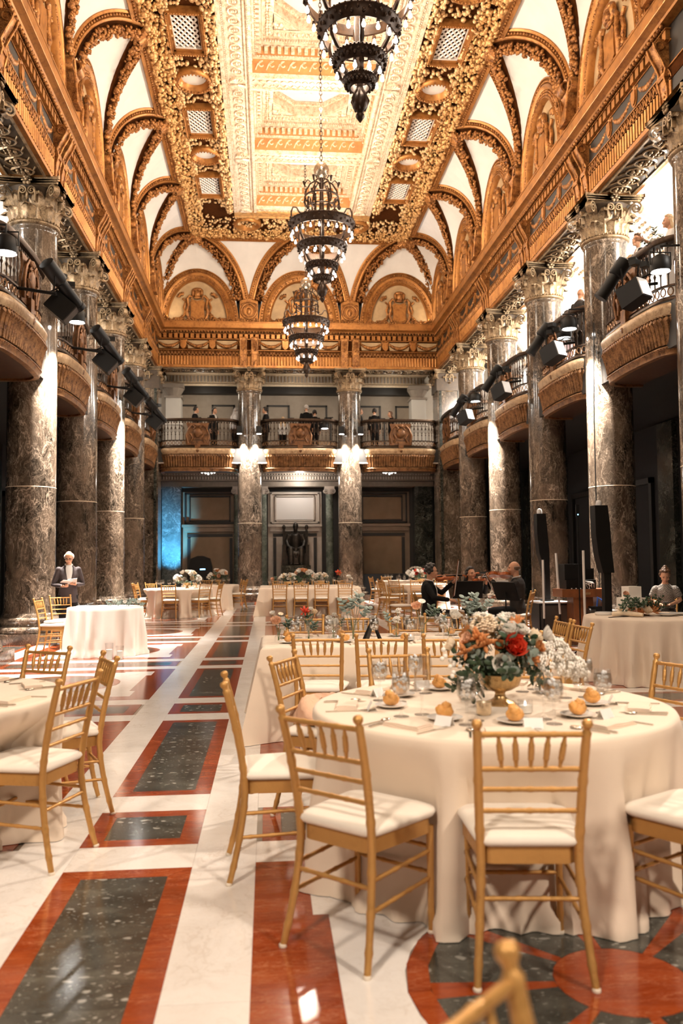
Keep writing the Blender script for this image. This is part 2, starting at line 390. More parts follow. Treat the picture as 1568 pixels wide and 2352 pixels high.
M['urn'] = gilt('brass_urn', (.62, .42, .20), (.32, .19, .07), rough=.3, metal=.8, scale=10)
M['bulb'] = emit('lit_bulb', (1.0, .93, .85), 2.2)
M['lens'] = emit('lit_lens', (1.0, .96, .9), 45.0)
M['screen'] = emit('lit_sheet', (.62, .80, .95), .9)
M['blue_led'] = emit('blue_led', (.25, .6, 1.0), 3.0)
M['wood'] = plain('varnished_wood', (.20, .065, .02), .35, 0, .25, 8)
M['violin'] = plain('violin_varnish', (.38, .09, .018), .25, 0, .3, 9, coat=.4)
M['suit'] = plain('black_suit', (.008, .007, .007), .85, 0, .2, 9, .1, 90, spec=.2)
M['suit_grey'] = plain('charcoal_suit', (.032, .026, .022), .85, 0, .2, 9, .1, 90, spec=.2)
M['suit_brown'] = plain('dark_plum_suit', (.032, .020, .019), .75, 0, .2, 9, .1, 90)
M['shirt'] = plain('white_shirt', (.80, .76, .72), .8)
M['pink'] = plain('pale_pink_cloth', (.74, .58, .60), .8)
M['skin'] = plain('skin', (.62, .33, .20), .55, 0, .08, 12)
M['skin_tan'] = plain('skin_tan', (.50, .24, .13), .55, 0, .08, 12)
M['hair_dark'] = plain('dark_hair', (.014, .009, .006), .45, 0, .3, 40)
M['hair_brown'] = plain('brown_hair', (.10, .045, .018), .45, 0, .3, 40)
M['hair_blond'] = plain('blond_hair', (.60, .42, .24), .45, 0, .2, 40)
M['hair_grey'] = plain('grey_hair', (.58, .54, .50), .5, 0, .15, 40)
M['eye'] = plain('eye', (.03, .02, .015), .2)
M['lip'] = plain('lip', (.42, .15, .11), .5)
M['bronze_statue'] = plain('bronze_statue', (.030, .024, .018), .42, .6, .4, 10)
M['mirrorball'] = plain('crystal_globe', (.50, .42, .32), .15, .85, .5, 30, .4, 40)
M['lattice'] = plain('white_lattice', (.82, .76, .70), .6)
def checked():
    m, nt, b = nmat('patterned_blouse'); v = coords(nt, 75)
    ck = nt.nodes.new('ShaderNodeTexChecker'); ck.inputs['Scale'].default_value = 1.0; ck.inputs[1].default_value = (.42, .36, .30, 1); ck.inputs[2].default_value = (.025, .02, .02, 1)
    nt.links.new(v, ck.inputs['Vector']); nt.links.new(ck.outputs[0], b.inputs['Base Color']); b.inputs['Roughness'].default_value = .8; return m
M['blouse'] = checked()
M['gallery_tan'] = plain('gallery_tan', (.33, .27, .21), .6, 0, .08, 5)
M['ionic'] = marble('pale_green_marble', (.05, .065, .05), (.14, .16, .13), (.42, .42, .36), 1.6, .2, .8, 30)
M['blue_pil'] = marble('veined_pilaster_marble', (.05, .06, .06), (.13, .15, .15), (.55, .56, .55), 1.0, .2, .8, 30)
M['low_ent'] = plain('low_entablature_stone', (.20, .165, .13), .5, 0, .15, 6)
SWP = Matrix(((1, 0, 0, 0), (0, 0, 1, 0), (0, 1, 0, 0), (0, 0, 0, 1)))

# ------------------------------------------------------------------ floor of inlaid marble
ROWS_NEAR = 4
floor_mb = MB().box6(-12, 12, -6.5, 38, -.3, -.006)
floor = link('floor', floor_mb.mesh('floor', plain('floor_bed', (.30, .25, .20), .7)), None, kind='structure')
TILE_CACHE = {}; FAR = {k: MB() for k in ('white', 'red', 'dark')}
TM = {'white': M['white_marble'], 'red': M['red_marble'], 'dark': M['black_marble']}
TN = {'white': 'white_marble_slab', 'red': 'red_marble_slab', 'dark': 'dark_marble_slab'}
JG = .0012
def shrink(poly):
    n = len(poly); cx = sum(p[0] for p in poly) / n; cy = sum(p[1] for p in poly) / n; o = []
    for x, y in poly:
        dx, dy = x - cx, y - cy; L = math.hypot(dx, dy) or 1; o.append((x - dx / L * JG, y - dy / L * JG))
    return o
def tile(kind, poly, x, y, near):
    poly = shrink(poly); dz = random.uniform(-.0004, .0004)
    if near:
        key = (kind, tuple((round(a, 4), round(b, 4)) for a, b in poly))
        if key not in TILE_CACHE: TILE_CACHE[key] = MB().prism(poly, -.02, 0).mesh(TN[kind], TM[kind])
        link(TN[kind], TILE_CACHE[key], floor, (x, y, dz))
    else: FAR[kind].prism([(a + x, b + y) for a, b in poly], -.02, dz)
def R4(x0, x1, y0, y1): return [(x0, y0), (x1, y0), (x1, y1), (x0, y1)]
LW, WS = .305, .305; FH = B / 2 - LW - WS
def framed(x, y, hx, hy, near, f=.105):
    tile('red', [(-hx, -hy), (hx, -hy), (hx - f, -hy + f), (-hx + f, -hy + f)], x, y, near)
    tile('red', [(hx, -hy), (hx, hy), (hx - f, hy - f), (hx - f, -hy + f)], x, y, near)
    tile('red', [(hx, hy), (-hx, hy), (-hx + f, hy - f), (hx - f, hy - f)], x, y, near)
    tile('red', [(-hx, hy), (-hx, -hy), (-hx + f, -hy + f), (-hx + f, hy - f)], x, y, near)
    ax, ay = hx - f, hy - f
    if max(ax, ay) > 1:
        if ay > ax: tile('dark', R4(-ax, ax, -ay, 0), x, y, near); tile('dark', R4(-ax, ax, 0, ay), x, y, near)
        else: tile('dark', R4(-ax, 0, -ay, ay), x, y, near); tile('dark', R4(0, ax, -ay, ay), x, y, near)
    else: tile('dark', R4(-ax, ax, -ay, ay), x, y, near)
def field(x, y, near):
    a, b, c, h = FH, 1.05, .985, .66
    for q in range(4):      # red border, each side stepping wider in its middle
        rot = [(1, 0, 0, 1), (0, -1, 1, 0), (-1, 0, 0, -1), (0, 1, -1, 0)][q]
        T = lambda p: [(px * rot[0] + py * rot[1], px * rot[2] + py * rot[3]) for px, py in p]
        tile('red', T([(-a, -a), (a, -a), (b, -b), (h, -b), (h, -c), (-h, -c), (-h, -b), (-b, -b)]), x, y, near)
        ar = [(.76 * math.cos(t), .76 * math.sin(t)) for t in np.linspace(-PI / 4, -3 * PI / 4, 9)]
        tile('white', T([(-b, -b), (-h, -b), (-h, -c), (h, -c), (h, -b), (b, -b)] + ar), x, y, near)
    for q in range(8):
        t0, t1 = q * PI / 4 + .08, (q + 1) * PI / 4 - .08; ts = np.linspace(q * PI / 4, (q + 1) * PI / 4, 4)
        P = lambda r, t: (r * math.cos(t), r * math.sin(t))
        tile('red', [P(.76, t) for t in ts] + [P(.68, t) for t in ts[::-1]], x, y, near)
        td = np.linspace(t0, t1, 4)
        tile('dark', [P(.68, t) for t in td] + [P(.24, t) for t in td[::-1]], x, y, near)
        tile('red', [P(.68, ts[0] - .08), P(.68, t0), P(.24, t0), P(.24, ts[0] - .08)], x, y, near)
    tile('red', [(.24 * math.cos(t), .24 * math.sin(t)) for t in np.linspace(0, 2 * PI, 25)[:-1]], x, y, near)
for r in range(-4, 4):                      # r: field row between column axes r and r+1
    yk = YK(r); ym = yk + B / 2; near = r in (-4, -3, -2, -1); y1 = yk
    if r == -4: near = True
    for j in (-1, 0, 1): field(j * B, ym, near and (j > -1 or r > -4))
    for lx in (-1.5, -.5, .5, 1.5):
        x = lx * B; nr = near and abs(lx) < 1
        framed(x, ym, LW, FH - .03, nr); framed(x, yk, LW, LW, nr)
        for s in (-1, 1):
            tile('white', R4(-WS / 2, WS / 2, -B / 2, 0), x + s * (LW + WS / 2), yk, nr); tile('white', R4(-WS / 2, WS / 2, 0, B / 2), x + s * (LW + WS / 2), yk, nr)
            tile('white', R4(-LW, LW, -(WS + .03) / 2, (WS + .03) / 2), x, yk + s * (LW + WS / 2 + .015), nr)
    for j in (-1, 0, 1):
        framed(j * B, yk, FH - .03, LW, near and j == 0)
        for s in (-1, 1):
            tile('white', R4(-FH, FH, -WS / 2, WS / 2), j * B, yk + s * (LW + WS / 2), near)
for k in FAR: part('inlaid_' + {'white': 'white_marble', 'red': 'red_marble', 'dark': 'dark_marble'}[k], FAR[k], TM[k], floor, kind='stuff', fix=False)
MB_ = MB()
for s in (-1, 1): MB_.box6(s * 8.6 - 2.4, s * 8.6 + 2.4, -6, 36, -.02, -.001)
MB_.box6(-6.2, 6.2, 31.9, 36, -.02, -.001)
part('aisle_paving', MB_, M['black_marble'], floor)

# ------------------------------------------------------------------ columns
def spiral(cx, cz, r0, turns, n=26, sgn=1, a0=PI / 2):
    return [(cx + sgn * r0 * (1 - .82 * t) * math.cos(a0 - t * turns * 2 * PI), cz + r0 * (1 - .82 * t) * math.sin(a0 - t * turns * 2 * PI)) for t in np.linspace(0, 1, n)]
def leaf_mb(h, wd, r0, out, nv=9):
    m = MB(); P = []; Q = []
    for j in range(nv):
        t = j / (nv - 1)
        if t < .8: z = h * t / .8 * .97; r = r0 + .02 + .05 * (t / .8) ** 2 + out * max(0, t - .35) ** 2 * 1.2
        else: q = (t - .8) / .2; z = h * (.97 + .05 * math.sin(q * PI * .8) - .16 * q * q); r = r0 + .07 + out * (.25 + .62 * q)
        wj = wd * (.78 + .30 * math.sin(t * PI)) * (1 - .62 * max(0, t - .62) / .38) * (1 + .11 * math.cos(t * 5 * 2 * PI))
        for i in range(7):
            s = (i / 6 - .5) * 2; x = s * wj / 2; rr = r + .028 * (1 - abs(s) * 1.1) + .012 * math.cos(s * 3 * PI) - .03 * s * s
            P.append((x, -rr, z)); Q.append((x * .96, -rr + .022, z))
    m.grid(P, 7, nv); m.grid(Q, 7, nv); n = 7 * nv
    for j in range(nv - 1):
        for i in (0, 6): a = j * 7 + i; m.f.append((a, a + 7, a + 7 + n, a + n))
    for i in range(6): a = (nv - 1) * 7 + i; m.f.append((a, a + 1, a + 1 + n, a + n))
    return m
def strip(m, pts, y0, y1, th):        # spiral ribbon given as (x,z) points, between y0 and y1
    n = len(pts); vs = []
    for i, (x, z) in enumerate(pts):
        a = pts[max(i - 1, 0)]; b = pts[min(i + 1, n - 1)]; dx, dz = b[0] - a[0], b[1] - a[1]; L = math.hypot(dx, dz) or 1; nx, nz = -dz / L, dx / L
        t = th * (1 - .5 * i / n)
        vs += [(x + nx * t, y0, z + nz * t), (x + nx * t, y1, z + nz * t), (x - nx * t, y1, z - nz * t), (x - nx * t, y0, z - nz * t)]
    fs = []
    for i in range(n - 1):
        for k in range(4): fs.append((i * 4 + k, i * 4 + (k + 1) % 4, i * 4 + 4 + (k + 1) % 4, i * 4 + 4 + k))
    fs += [(3, 2, 1, 0), (4 * n - 4, 4 * n - 3, 4 * n - 2, 4 * n - 1)]
    return m.add(vs, fs)
SM = {}
def col_meshes():
    d = SM
    d['plinth'] = MB().box6(-.66, .66, -.66, .66, 0, .20).mesh('plinth', M['marble'])
    d['base'] = MB().lathe([(.64, .20), (.66, .235), (.66, .27), (.63, .31), (.57, .325), (.55, .36), (.565, .39), (.575, .41), (.58, .44), (.56, .475), (.50, .49), (.49, .53), (.475, .56)], 40).mesh('base', M['marble'], True)
    d['drum_lower'] = MB().lathe([(.475, .55), (.462, .62), (.458, 1.2), (.456, 2.91)], 40).mesh('drum_lower', M['marble'], True)
    d['joint'] = MB().lathe([(.452, 2.909), (.4575, 2.911), (.4575, 2.922), (.452, 2.925)], 40, cap=False).mesh('joint', M['fl_cream'], True)
    d['drum_upper'] = MB().lathe([(.456, 2.924), (.45, 5.4), (.428, 7.80), (.43, 7.84), (.45, 7.87), (.452, 7.90), (.44, 7.92)], 40).mesh('drum_upper', M['marble'], True)
    a = MB().lathe([(.42, 7.90), (.475, 7.92), (.49, 7.95), (.475, 7.98), (.42, 8.0)], 40)
    for i in range(40): t = 2 * PI * i / 40; a.ico((.475 * math.cos(t), .475 * math.sin(t), 7.995), .026)
    d['astragal'] = a.mesh('astragal', M['cap'], True)
    d['bell'] = MB().lathe([(.40, 7.98), (.41, 8.2), (.43, 8.4), (.47, 8.55), (.53, 8.63)], 32).mesh('bell', M['cap_dark'], True)
    A = .6228; pts = []
    for q in range(4):
        ang = q * PI / 2
        for t in np.linspace(-1, 1, 13):
            x = t * (A + .0); y = -A + .11 * (1 - (t) ** 2) * 1.0
            if abs(t) == 1: y = -A + .03
            pts.append((x * math.cos(ang) - y * math.sin(ang), x * math.sin(ang) + y * math.cos(ang)))
    ab = MB(); sc = lambda k: [(x * k, y * k) for x, y in pts]
    ab.prism(sc(.93), 8.625, 8.665); ab.prism(sc(.97), 8.665, 8.70); ab.prism(sc(1.0), 8.70, 8.764)
    d['abacus'] = ab.mesh('abacus', M['cap'])
    d['leaf_low'] = leaf_mb(.29, .30, .405, .16).mesh('leaf', M['cap'], True)
    d['leaf_high'] = leaf_mb(.52, .28, .405, .17).mesh('leaf', M['cap'], True)
    v = MB()                                               # corner volute, lies in the diagonal plane
    strip(v, [(.40, 8.22), (.46, 8.40), (.54, 8.54), (.64, 8.615)] + spiral(.685, 8.505, .115, 1.6), -.06, .06, .018)
    d['volute'] = v.mesh('volute', M['cap'], True)
    hx = MB()
    for sg in (-1, 1): strip(hx, [(sg * .14, 8.30), (sg * .15, 8.44), (sg * .13, 8.56)] + spiral(sg * .085, 8.505, .075, 1.5, sgn=-sg), -.545, -.47, .014)
    hx.ico((0, -.52, 8.42), (.03, .03, .11))
    d['helix'] = hx.mesh('helix', M['cap'], True)
    rs = MB()
    for i in range(6): t = i * PI / 3; rs.ico((.062 * math.cos(t), -.555, 8.70 + .062 * math.sin(t)), (.048, .03, .048))
    rs.ico((0, -.585, 8.70), .035, hi=True)
    d['rosette'] = rs.mesh('rosette', M['cap'], True)
col_meshes()
def capital(parent, leaves=True):
    c = link('capital', SM['bell'], parent)
    for n in ('astragal', 'abacus'): link(n, SM[n], c)
    for i in range(8):
        link('acanthus_leaf', SM['leaf_low'], c, (0, 0, 7.985), (0, 0, i * PI / 4))
        link('acanthus_leaf', SM['leaf_high'], c, (0, 0, 7.985), (0, 0, i * PI / 4 + PI / 8))
    for i in range(4):
        link('volute', SM['volute'], c, (0, 0, 0), (0, 0, i * PI / 2 + PI / 4)); link('helix', SM['helix'], c, (0, 0, 0), (0, 0, i * PI / 2)); link('rosette', SM['rosette'], c, (0, 0, 0), (0, 0, i * PI / 2))
ORD = ['first', 'second', 'third', 'fourth', 'fifth', 'sixth', 'seventh', 'eighth', 'ninth', 'tenth']
def column(x, y, label, full=True):
    t = thing('column', label, 'column', (x, y, 0), 0, 'green marble columns')
    for n in ('plinth', 'base', 'drum_lower', 'joint', 'drum_upper'): link(n, SM[n], t)
    if full: capital(t)
    return t
for s, sd in ((-1, 'left'), (1, 'right')):
    for k in range(-4, 4):
        if k < -1: lb = f'tall green marble column nearer than the picture shows, {ORD[k+4]} of the {sd} row'
        else:
            if s < 0: lb = {-1: 'green marble column at the near end of the left row, past the frame', 0: 'massive green marble column beside the standing man, floodlit white on its inner face', 1: 'dim green marble column directly behind the standing man', 2: 'floodlit green marble column of the left row, farther than the one by the man', 3: 'unlit green marble column between the far lit column and the dark corner pier, left row'}[k]
            else: lb = {-1: 'green marble column cut off by the picture edge behind the seated woman', 0: 'floodlit green marble column behind the taller black speaker with a cable down it', 1: 'unlit green marble column behind the shorter black speaker', 2: 'floodlit green marble column behind the balding violist', 3: 'unlit green marble column behind the woman violinist'}[k]
        column(s * XC, YK(k), lb, k >= -2)
column(-B / 2, YK(4), 'floodlit green marble column standing before the end wall, left of the statue')
column(B / 2, YK(4), 'floodlit green marble column standing before the end wall, right of the statue')
for s, lb in ((-1, 'square marble corner pier beside the blue lit pilaster'), (1, 'square marble corner pier in the dark corner behind the seated violinist')):
    t = thing('corner_pier', lb, 'pier', (s * XC, YK(4), 0), 0, 'square corner piers')
    part('shaft', MB().box6(-.46, .46, -.46, .46, .55, 7.98), M['marble'], t)
    part('plinth', MB().box6(-.62, .62, -.62, .62, 0, .3).box6(-.57, .57, -.57, .57, .3, .55), M['marble'], t)
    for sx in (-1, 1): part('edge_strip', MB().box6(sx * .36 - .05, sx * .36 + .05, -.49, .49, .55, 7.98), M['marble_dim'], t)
    part('capital_block', MB().box6(-.50, .50, -.50, .50, 7.95, 8.63), M['cap_dark'], t)
    capital(t)

# ------------------------------------------------------------------ entablature (local s along the wall, u inward, z up)
def rects(m, s0, s1, prof):      # prof: list of (u0,u1,z0,z1)
    for u0, u1, z0, z1 in prof: m.box6(s0, s1, u0, u1, z0, z1)
    return m
rng = np.random.RandomState(3)
def blobs(m, pts, r, jit=.3, flat=.65, nrm=None):
    for p in pts:
        k = r * (1 + rng.uniform(-jit, jit)); e = Euler((rng.uniform(0, 6), rng.uniform(0, 6), rng.uniform(0, 6))).to_matrix()
        m.ico(p, (k, k * rng.uniform(.6, 1.1), k * rng.uniform(.6, .9)), e)
    return m
ENT = {}
def ent_meshes():
    h = B / 2
    ENT['architrave'] = rects(MB(), -h, h, [(-.45, .45, 8.77, 8.85), (-.42, .42, 8.85, 9.21), (-.44, .455, 9.42, 9.44)]).mesh('architrave', M['gold_plain'])
    m = MB()
    for i in range(34): s = -h + (i + .5) * B / 34; m.tube([(s, .425, 8.87), (s, .425, 9.19)], .036, 6)
    ENT['reeding'] = m.mesh('reeding', M['gold_plain'], True)
    m = MB()
    n = 30
    for i in range(n):
        s = -h + (i + .5) * B / n
        m.tube([(s - .055, .44, 9.23), (s - .03, .455, 9.33), (s, .46, 9.385), (s + .03, .455, 9.33), (s + .055, .44, 9.23)], .013, 5); m.ico((s, .45, 9.30), (.022, .02, .05)); m.ico((s + B / n / 2, .45, 9.37), .018)
    for i in range(76): m.ico((-h + (i + .5) * B / 76, .452, 9.21), .017)
    ENT['arabesque'] = m.mesh('arabesque_band', M['gold'], True)
    ENT['band_ground'] = rects(MB(), -h, h, [(-.42, .432, 9.21, 9.42), (-.40, .36, 9.44, 9.86), (-.3, .40, 9.86, 10.12)]).mesh('band_ground', M['gold_dark'])
    m = MB(); n = 19
    for i in range(n): s = -h + (i + .5) * B / n; m.box6(s - .062, s + .062, .38, .50, 9.87, 10.03)
    m.box6(-h, h, .38, .44, 9.84, 9.868); m.box6(-h, h, .38, .515, 10.03, 10.045)
    ENT['dentils'] = m.mesh('dentil_course', M['gold_plain'])
    m = MB(); n = 34
    for i in range(n): s = -h + (i + .5) * B / n; m.ico((s, .555, 10.09), (.034, .042, .05)); m.ico((s + B / n / 2, .555, 10.075), (.010, .02, .035))
    for i in range(90): m.ico((-h + (i + .5) * B / 90, .515, 10.035), .014)
    ENT['eggs'] = m.mesh('egg_course', M['gold'], True)
    cy = MB(); pr = [(.36, 10.10), (.58, 10.12), (.60, 10.15), (.66, 10.18), (.715, 10.20), (.72, 10.215), (.72, 10.40), (.735, 10.41), (.735, 10.44), (.36, 10.46)]
    cy.sweep(pr, [(-h, 0, 0), (h, 0, 0)], [((0, 1, 0), (0, 0, 1))] * 2)
    ENT['corona'] = cy.mesh('corona', M['gold_plain'])
    m = MB(); n = 36
    for i in range(n):
        s = -h + (i + .5) * B / n; m.ico((s, .64, 10.50), (.045, .05, .06)); m.ico((s + B / n / 2, .66, 10.47), (.02, .03, .04))
    blobs(m, [(rng.uniform(-h, h), .60, 10.54 + rng.uniform(0, .07)) for _ in range(60)], .04)
    ENT['crest'] = m.mesh('leaf_crest', M['gold'], True)
    m = MB()      # festoon bowl hanging in the frieze
    for t in np.linspace(0, 1, 15):
        x = (t - .5) * .86; m.ico((x, .385, 9.77 - .20 * (1 - (2 * t - 1) ** 2)), .05 + .035 * math.sin(t * PI), Euler((t * 9, t * 7, 0)).to_matrix())
    for sg in (-1, 1): m.ico((sg * .43, .39, 9.80), .055); m.tube([(sg * .43, .38, 9.78), (sg * .445, .385, 9.62)], .022, 6)
    ENT['festoon'] = m.mesh('frieze_festoon', M['gold'], True)
    ENT['festoon_ground'] = MB().prism([(-.36, 9.50), (.36, 9.50), (.42, 9.80), (-.42, 9.80)], .36, .372).xform(Matrix(((1, 0, 0, 0), (0, 0, 1, 0), (0, 1, 0, 0), (0, 0, 0, 1)))).mesh('festoon_ground', M['cream_gold'])
    pl = [(-.11, 9.80), (.11, 9.80), (.11, 9.58), (.06, 9.50), (0, 9.47), (-.06, 9.50), (-.11, 9.58)]
    SWP = Matrix(((1, 0, 0, 0), (0, 0, 1, 0), (0, 1, 0, 0), (0, 0, 0, 1)))
    s_ = MB().prism(pl, .36, .44).xform(SWP); s_.join(MB().prism([(x * .7, 9.64 + (z - 9.64) * .75) for x, z in pl], .44, .462).xform(SWP)); s_.ico((0, .42, 9.83), (.07, .03, .03))
    ENT['shield'] = s_.mesh('frieze_shield', M['gold_plain'])
    m = MB(); pr = [(.36, 8.80), (.45, 8.80), (.46, 9.0), (.50, 9.25), (.47, 9.42), (.52, 9.55), (.62, 9.72), (.66, 9.84), (.62, 9.90), (.36, 9.90)]
    m.sweep(pr, [(-.125, 0, 0), (.125, 0, 0)], [((0, 1, 0), (0, 0, 1))] * 2)
    for sg in (-1, 1):
        m.tube([(sg * .115, .47, 8.85), (sg * .115, .475, 9.1), (sg * .115, .52, 9.28), (sg * .115, .49, 9.42), (sg * .115, .55, 9.56), (sg * .115, .65, 9.74), (sg * .115, .68, 9.84)], .022, 6)
        m.tube([(sg * .13, .58 + .07 * math.cos(a), 9.78 + .07 * math.sin(a)) for a in np.linspace(0, 5, 14)], .014, 5)
    m.box6(-.14, .14, .45, .52, 9.27, 9.36); blobs(m, [(rng.uniform(-.07, .07), .48 + .1 * (z - 9.4), z) for z in np.linspace(9.42, 9.8, 9)], .035)
    blobs(m, [(rng.uniform(-.07, .07), .465, z) for z in np.linspace(8.85, 9.2, 8)], .03)
    ENT['console'] = m.mesh('frieze_console', M['gold'], True)
    ENT['soffit'] = rects(MB(), -h + .63, h - .63, [(-.34, .34, 8.755, 8.772)]).mesh('soffit_panel', M['cap_dark'])
    m = MB()
    for i in range(7):
        s = -1.1 + i * 2.2 / 6
        m.tube([(s + .15 * math.cos(a), .2 * math.sin(a), 8.745) for a in np.linspace(0, 2 * PI, 15)[:-1]], .022, 5, closed=True)
        blobs(m, [(s + .08 * math.cos(a), .10 * math.sin(a), 8.735) for a in np.linspace(0, 2 * PI, 7)[:-1]], .045); m.ico((s, 0, 8.72), .04)
        m.tube([(s + .18, -.28, 8.745), (s + .05, -.2, 8.74), (s + .18, 0, 8.735), (s + .05, .2, 8.74), (s + .18, .28, 8.745)], .018, 5)
    m.box6(-h + .60, h - .60, .32, .36, 8.735, 8.772); m.box6(-h + .60, h - .60, -.36, -.32, 8.735, 8.772)
    ENT['soffit_relief'] = m.mesh('soffit_relief', M['cap'], True)
ent_meshes()
def side_frame(side, k=None):
    if side == 'left': return (-XC, YK(k) + B / 2, 0), -PI / 2
    if side == 'right': return (XC, YK(k) + B / 2, 0), PI / 2
    return ((k - 1) * B, YK(4), 0), PI
walls = {}
for side in ('left', 'right', 'back'):
    W = link('wall_' + side, None, None, kind='structure'); walls[side] = W
    for k in (range(-4, 4) if side != 'back' else range(3)):
        loc, rz = side_frame(side, k)
        if side != 'back' and k < -1:
            link('entablature', ENT['architrave'], W, loc, (0, 0, rz)); link('entablature', ENT['corona'], W, loc, (0, 0, rz)); link('entablature', ENT['band_ground'], W, loc, (0, 0, rz)); continue
        e = link('entablature', ENT['architrave'], W, loc, (0, 0, rz))
        for n in ('reeding', 'arabesque', 'dentils', 'eggs', 'crest'): link(ENT[n].name.split('.')[0], ENT[n], e, kind='stuff')
        for n in ('band_ground', 'corona', 'soffit'): link(ENT[n].name.split('.')[0], ENT[n], e)
        link('soffit_relief', ENT['soffit_relief'], e, kind='stuff')
        for sg in (-1, 1):
            for o in (.215,): link('frieze_console', ENT['console'], e, (sg * (B / 2 - o), 0, 0))
        for x in (-1.08, 0, 1.08): link('frieze_festoon', ENT['festoon'], e, (x, 0, 0)); link('festoon_ground', ENT['festoon_ground'], e, (x, 0, 0))
        for x in (-.54, .54): link('frieze_shield', ENT['shield'], e, (x, 0, 0))

# ------------------------------------------------------------------ coved vault: one bay, local s along wall, u inward, z up
UE, AE, ZE, BE = 2.3, 1.70, 11.3, 2.1
def ell(f):
    f = math.radians(f); return UE - AE * math.cos(f), ZE + BE * math.sin(f)
def ell_n(f):
    f = math.radians(f); n = Vector((0, BE * math.cos(f), -AE * math.sin(f))); return n.normalized()
_AP = np.polyfit([0, 20, 40, 55, 65, 74], [.27, .45, .80, 1.17, 1.52, 1.9075], 3)
def af(f): return float(np.polyval(_AP, f))
HB = B / 2; FT = 74.0
def arch_pt(v, k=1.0, u=.62):        # v 0..pi from right springing over the apex to the left
    return (1.50 * k * math.cos(v), u, 10.42 + (2.0 * k) * math.sin(v))
COVE = {}
def cove_meshes():
    m = MB()                                            # plaster web either side of the column axis
    for sg in (-1, 1):
        P = []
        for f in np.linspace(2, 68, 20):
            u, z = ell(f); a = min(af(f) + .02, HB)
            for t in np.linspace(0, 1, 7): P.append((sg * (HB - a * t), u, z))
        m.grid(P, 7, 20)
    COVE['web'] = m.mesh('cove_web', M['cream'], True, 1.2)
    m = MB()                                            # severy over the lunette
    for sg in (-1, 1):
        P = []
        for i in range(18):
            q = i / 17; f = q * FT; s = HB - af(f) - .20; u, z = ell(f); r = Vector((sg * max(s, 0), u, z)); v = q * PI / 2; a = Vector(arch_pt(v)); a.x *= sg
            for t in np.linspace(0, 1, 8):
                p = a.lerp(r, t); p.z += .10 * math.sin(t * PI) * q; P.append(p)
        m.grid(P, 8, 18)
    COVE['severy'] = m.mesh('severy_panel', M['cream'], True, 1.2)
    # ribs
    fs = np.linspace(0, FT, 40); ribpath = []
    for f in fs: u, z = ell(f); ribpath.append(Vector((HB - af(f), u, z)))
    frames = []
    for i, f in enumerate(fs):
        t = (ribpath[min(i + 1, 39)] - ribpath[max(i - 1, 0)]).normalized(); n = ell_n(f); b = n.cross(t).normalized(); n = t.cross(b).normalized() * (1 if t.cross(b).dot(n) > 0 else -1)
        if b.x < 0: b = -b
        frames.append((b, n))
    COVE['path'] = (ribpath, frames)
    bandm, eggm, garm, bedm = MB(), MB(), MB(), MB()
    for sg in (-1, 1):
        fl = lambda p: (sg * p.x, p.y, p.z)
        mb = MB().sweep([(.30, -.08), (.30, .03), (.255, .05), (.25, .02), (.15, .02), (.14, .06), (.10, .075), (.06, .06), (.05, -.08)], ribpath, frames)
        bandm.join(mb, Matrix.Diagonal((sg, 1, 1, 1)))
        bedm.join(MB().sweep([(.052, -.07), (.052, .03), (-.27, .03), (-.29, .01), (-.29, -.07)], ribpath, frames), Matrix.Diagonal((sg, 1, 1, 1)))
        L = 0; prev = ribpath[0]; acc = []
        dense = np.linspace(0, FT, 200)
        for f in dense:
            u, z = ell(f); p = Vector((HB - af(f), u, z)); L += (p - prev).length; prev = p; acc.append((L, f))
        tot = acc[-1][0]
        for d in np.arange(.05, tot, .085):
            f = np.interp(d, [a[0] for a in acc], [a[1] for a in acc]); i = min(int(f / FT * 39), 38); q = f / FT * 39 - i
            p = ribpath[i].lerp(ribpath[i + 1], q); b, n = frames[i]
            eggm.ico(fl(p + b * .20 + n * .045), (.034, .034, .034))
        for d in np.arange(.02, tot, .058):
            f = np.interp(d, [a[0] for a in acc], [a[1] for a in acc]); i = min(int(f / FT * 39), 38); q = f / FT * 39 - i
            p = ribpath[i].lerp(ribpath[i + 1], q); b, n = frames[i]
            pts = []
            for w_ in (-.22, -.13, -.03): pts.append(fl(p + b * (w_ + rng.uniform(-.06, .06)) + n * (.08 + .07 * math.cos((w_ + .12) / .14 * 1.3) + rng.uniform(-.02, .03))))
            blobs(garm, pts, .054, .4)
    COVE['bed'] = bedm.mesh('garland_bed', M['gold_dark'], True); COVE['rib'] = bandm.mesh('vault_rib', M['gold_plain'], True)
    COVE['ribegg'] = eggm.mesh('egg_moulding', M['gold'], True)
    COVE['garland'] = garm.mesh('fruit_garland', M['gold'], True)
    # straight head moulding closing the web on top
    m, e = MB(), MB()
    for sg in (-1, 1):
        u, z = ell(69); n = ell_n(69); t = Vector((0, math.sin(math.radians(69)) * AE, math.cos(math.radians(69)) * BE)).normalized()
        x0, x1 = sg * (HB - 1.45), sg * HB
        for off, w_, hh in ((0, .16, .05), (.10, .05, .09), (-.09, .04, .07)):
            m.sweep([(-w_ / 2, -.03), (w_ / 2, -.03), (w_ / 2, hh), (-w_ / 2, hh)], [Vector((x0, u, z)) + t * off, Vector((x1, u, z)) + t * off], [(t, n)] * 2)
        for i in range(15):
            s = x0 + (x1 - x0) * (i + .5) / 15; e.ico(Vector((s, u, z)) + t * .0 + n * .06, (.033, .033, .033))
    COVE['head'] = m.mesh('head_moulding', M['gold_plain']); COVE['headegg'] = e.mesh('egg_moulding', M['gold'], True)
    # gold ground and garland along the ceiling edge
    P = []
    for f in (67, 72, 78, 84, 90):
        u, z = ell(f)
        for s in np.linspace(-HB, HB, 5): P.append((s, u, z + .012))
    COVE['edge'] = MB().grid(P, 5, 5).mesh('edge_ground', M['gold_dark'], True)
    m = MB()
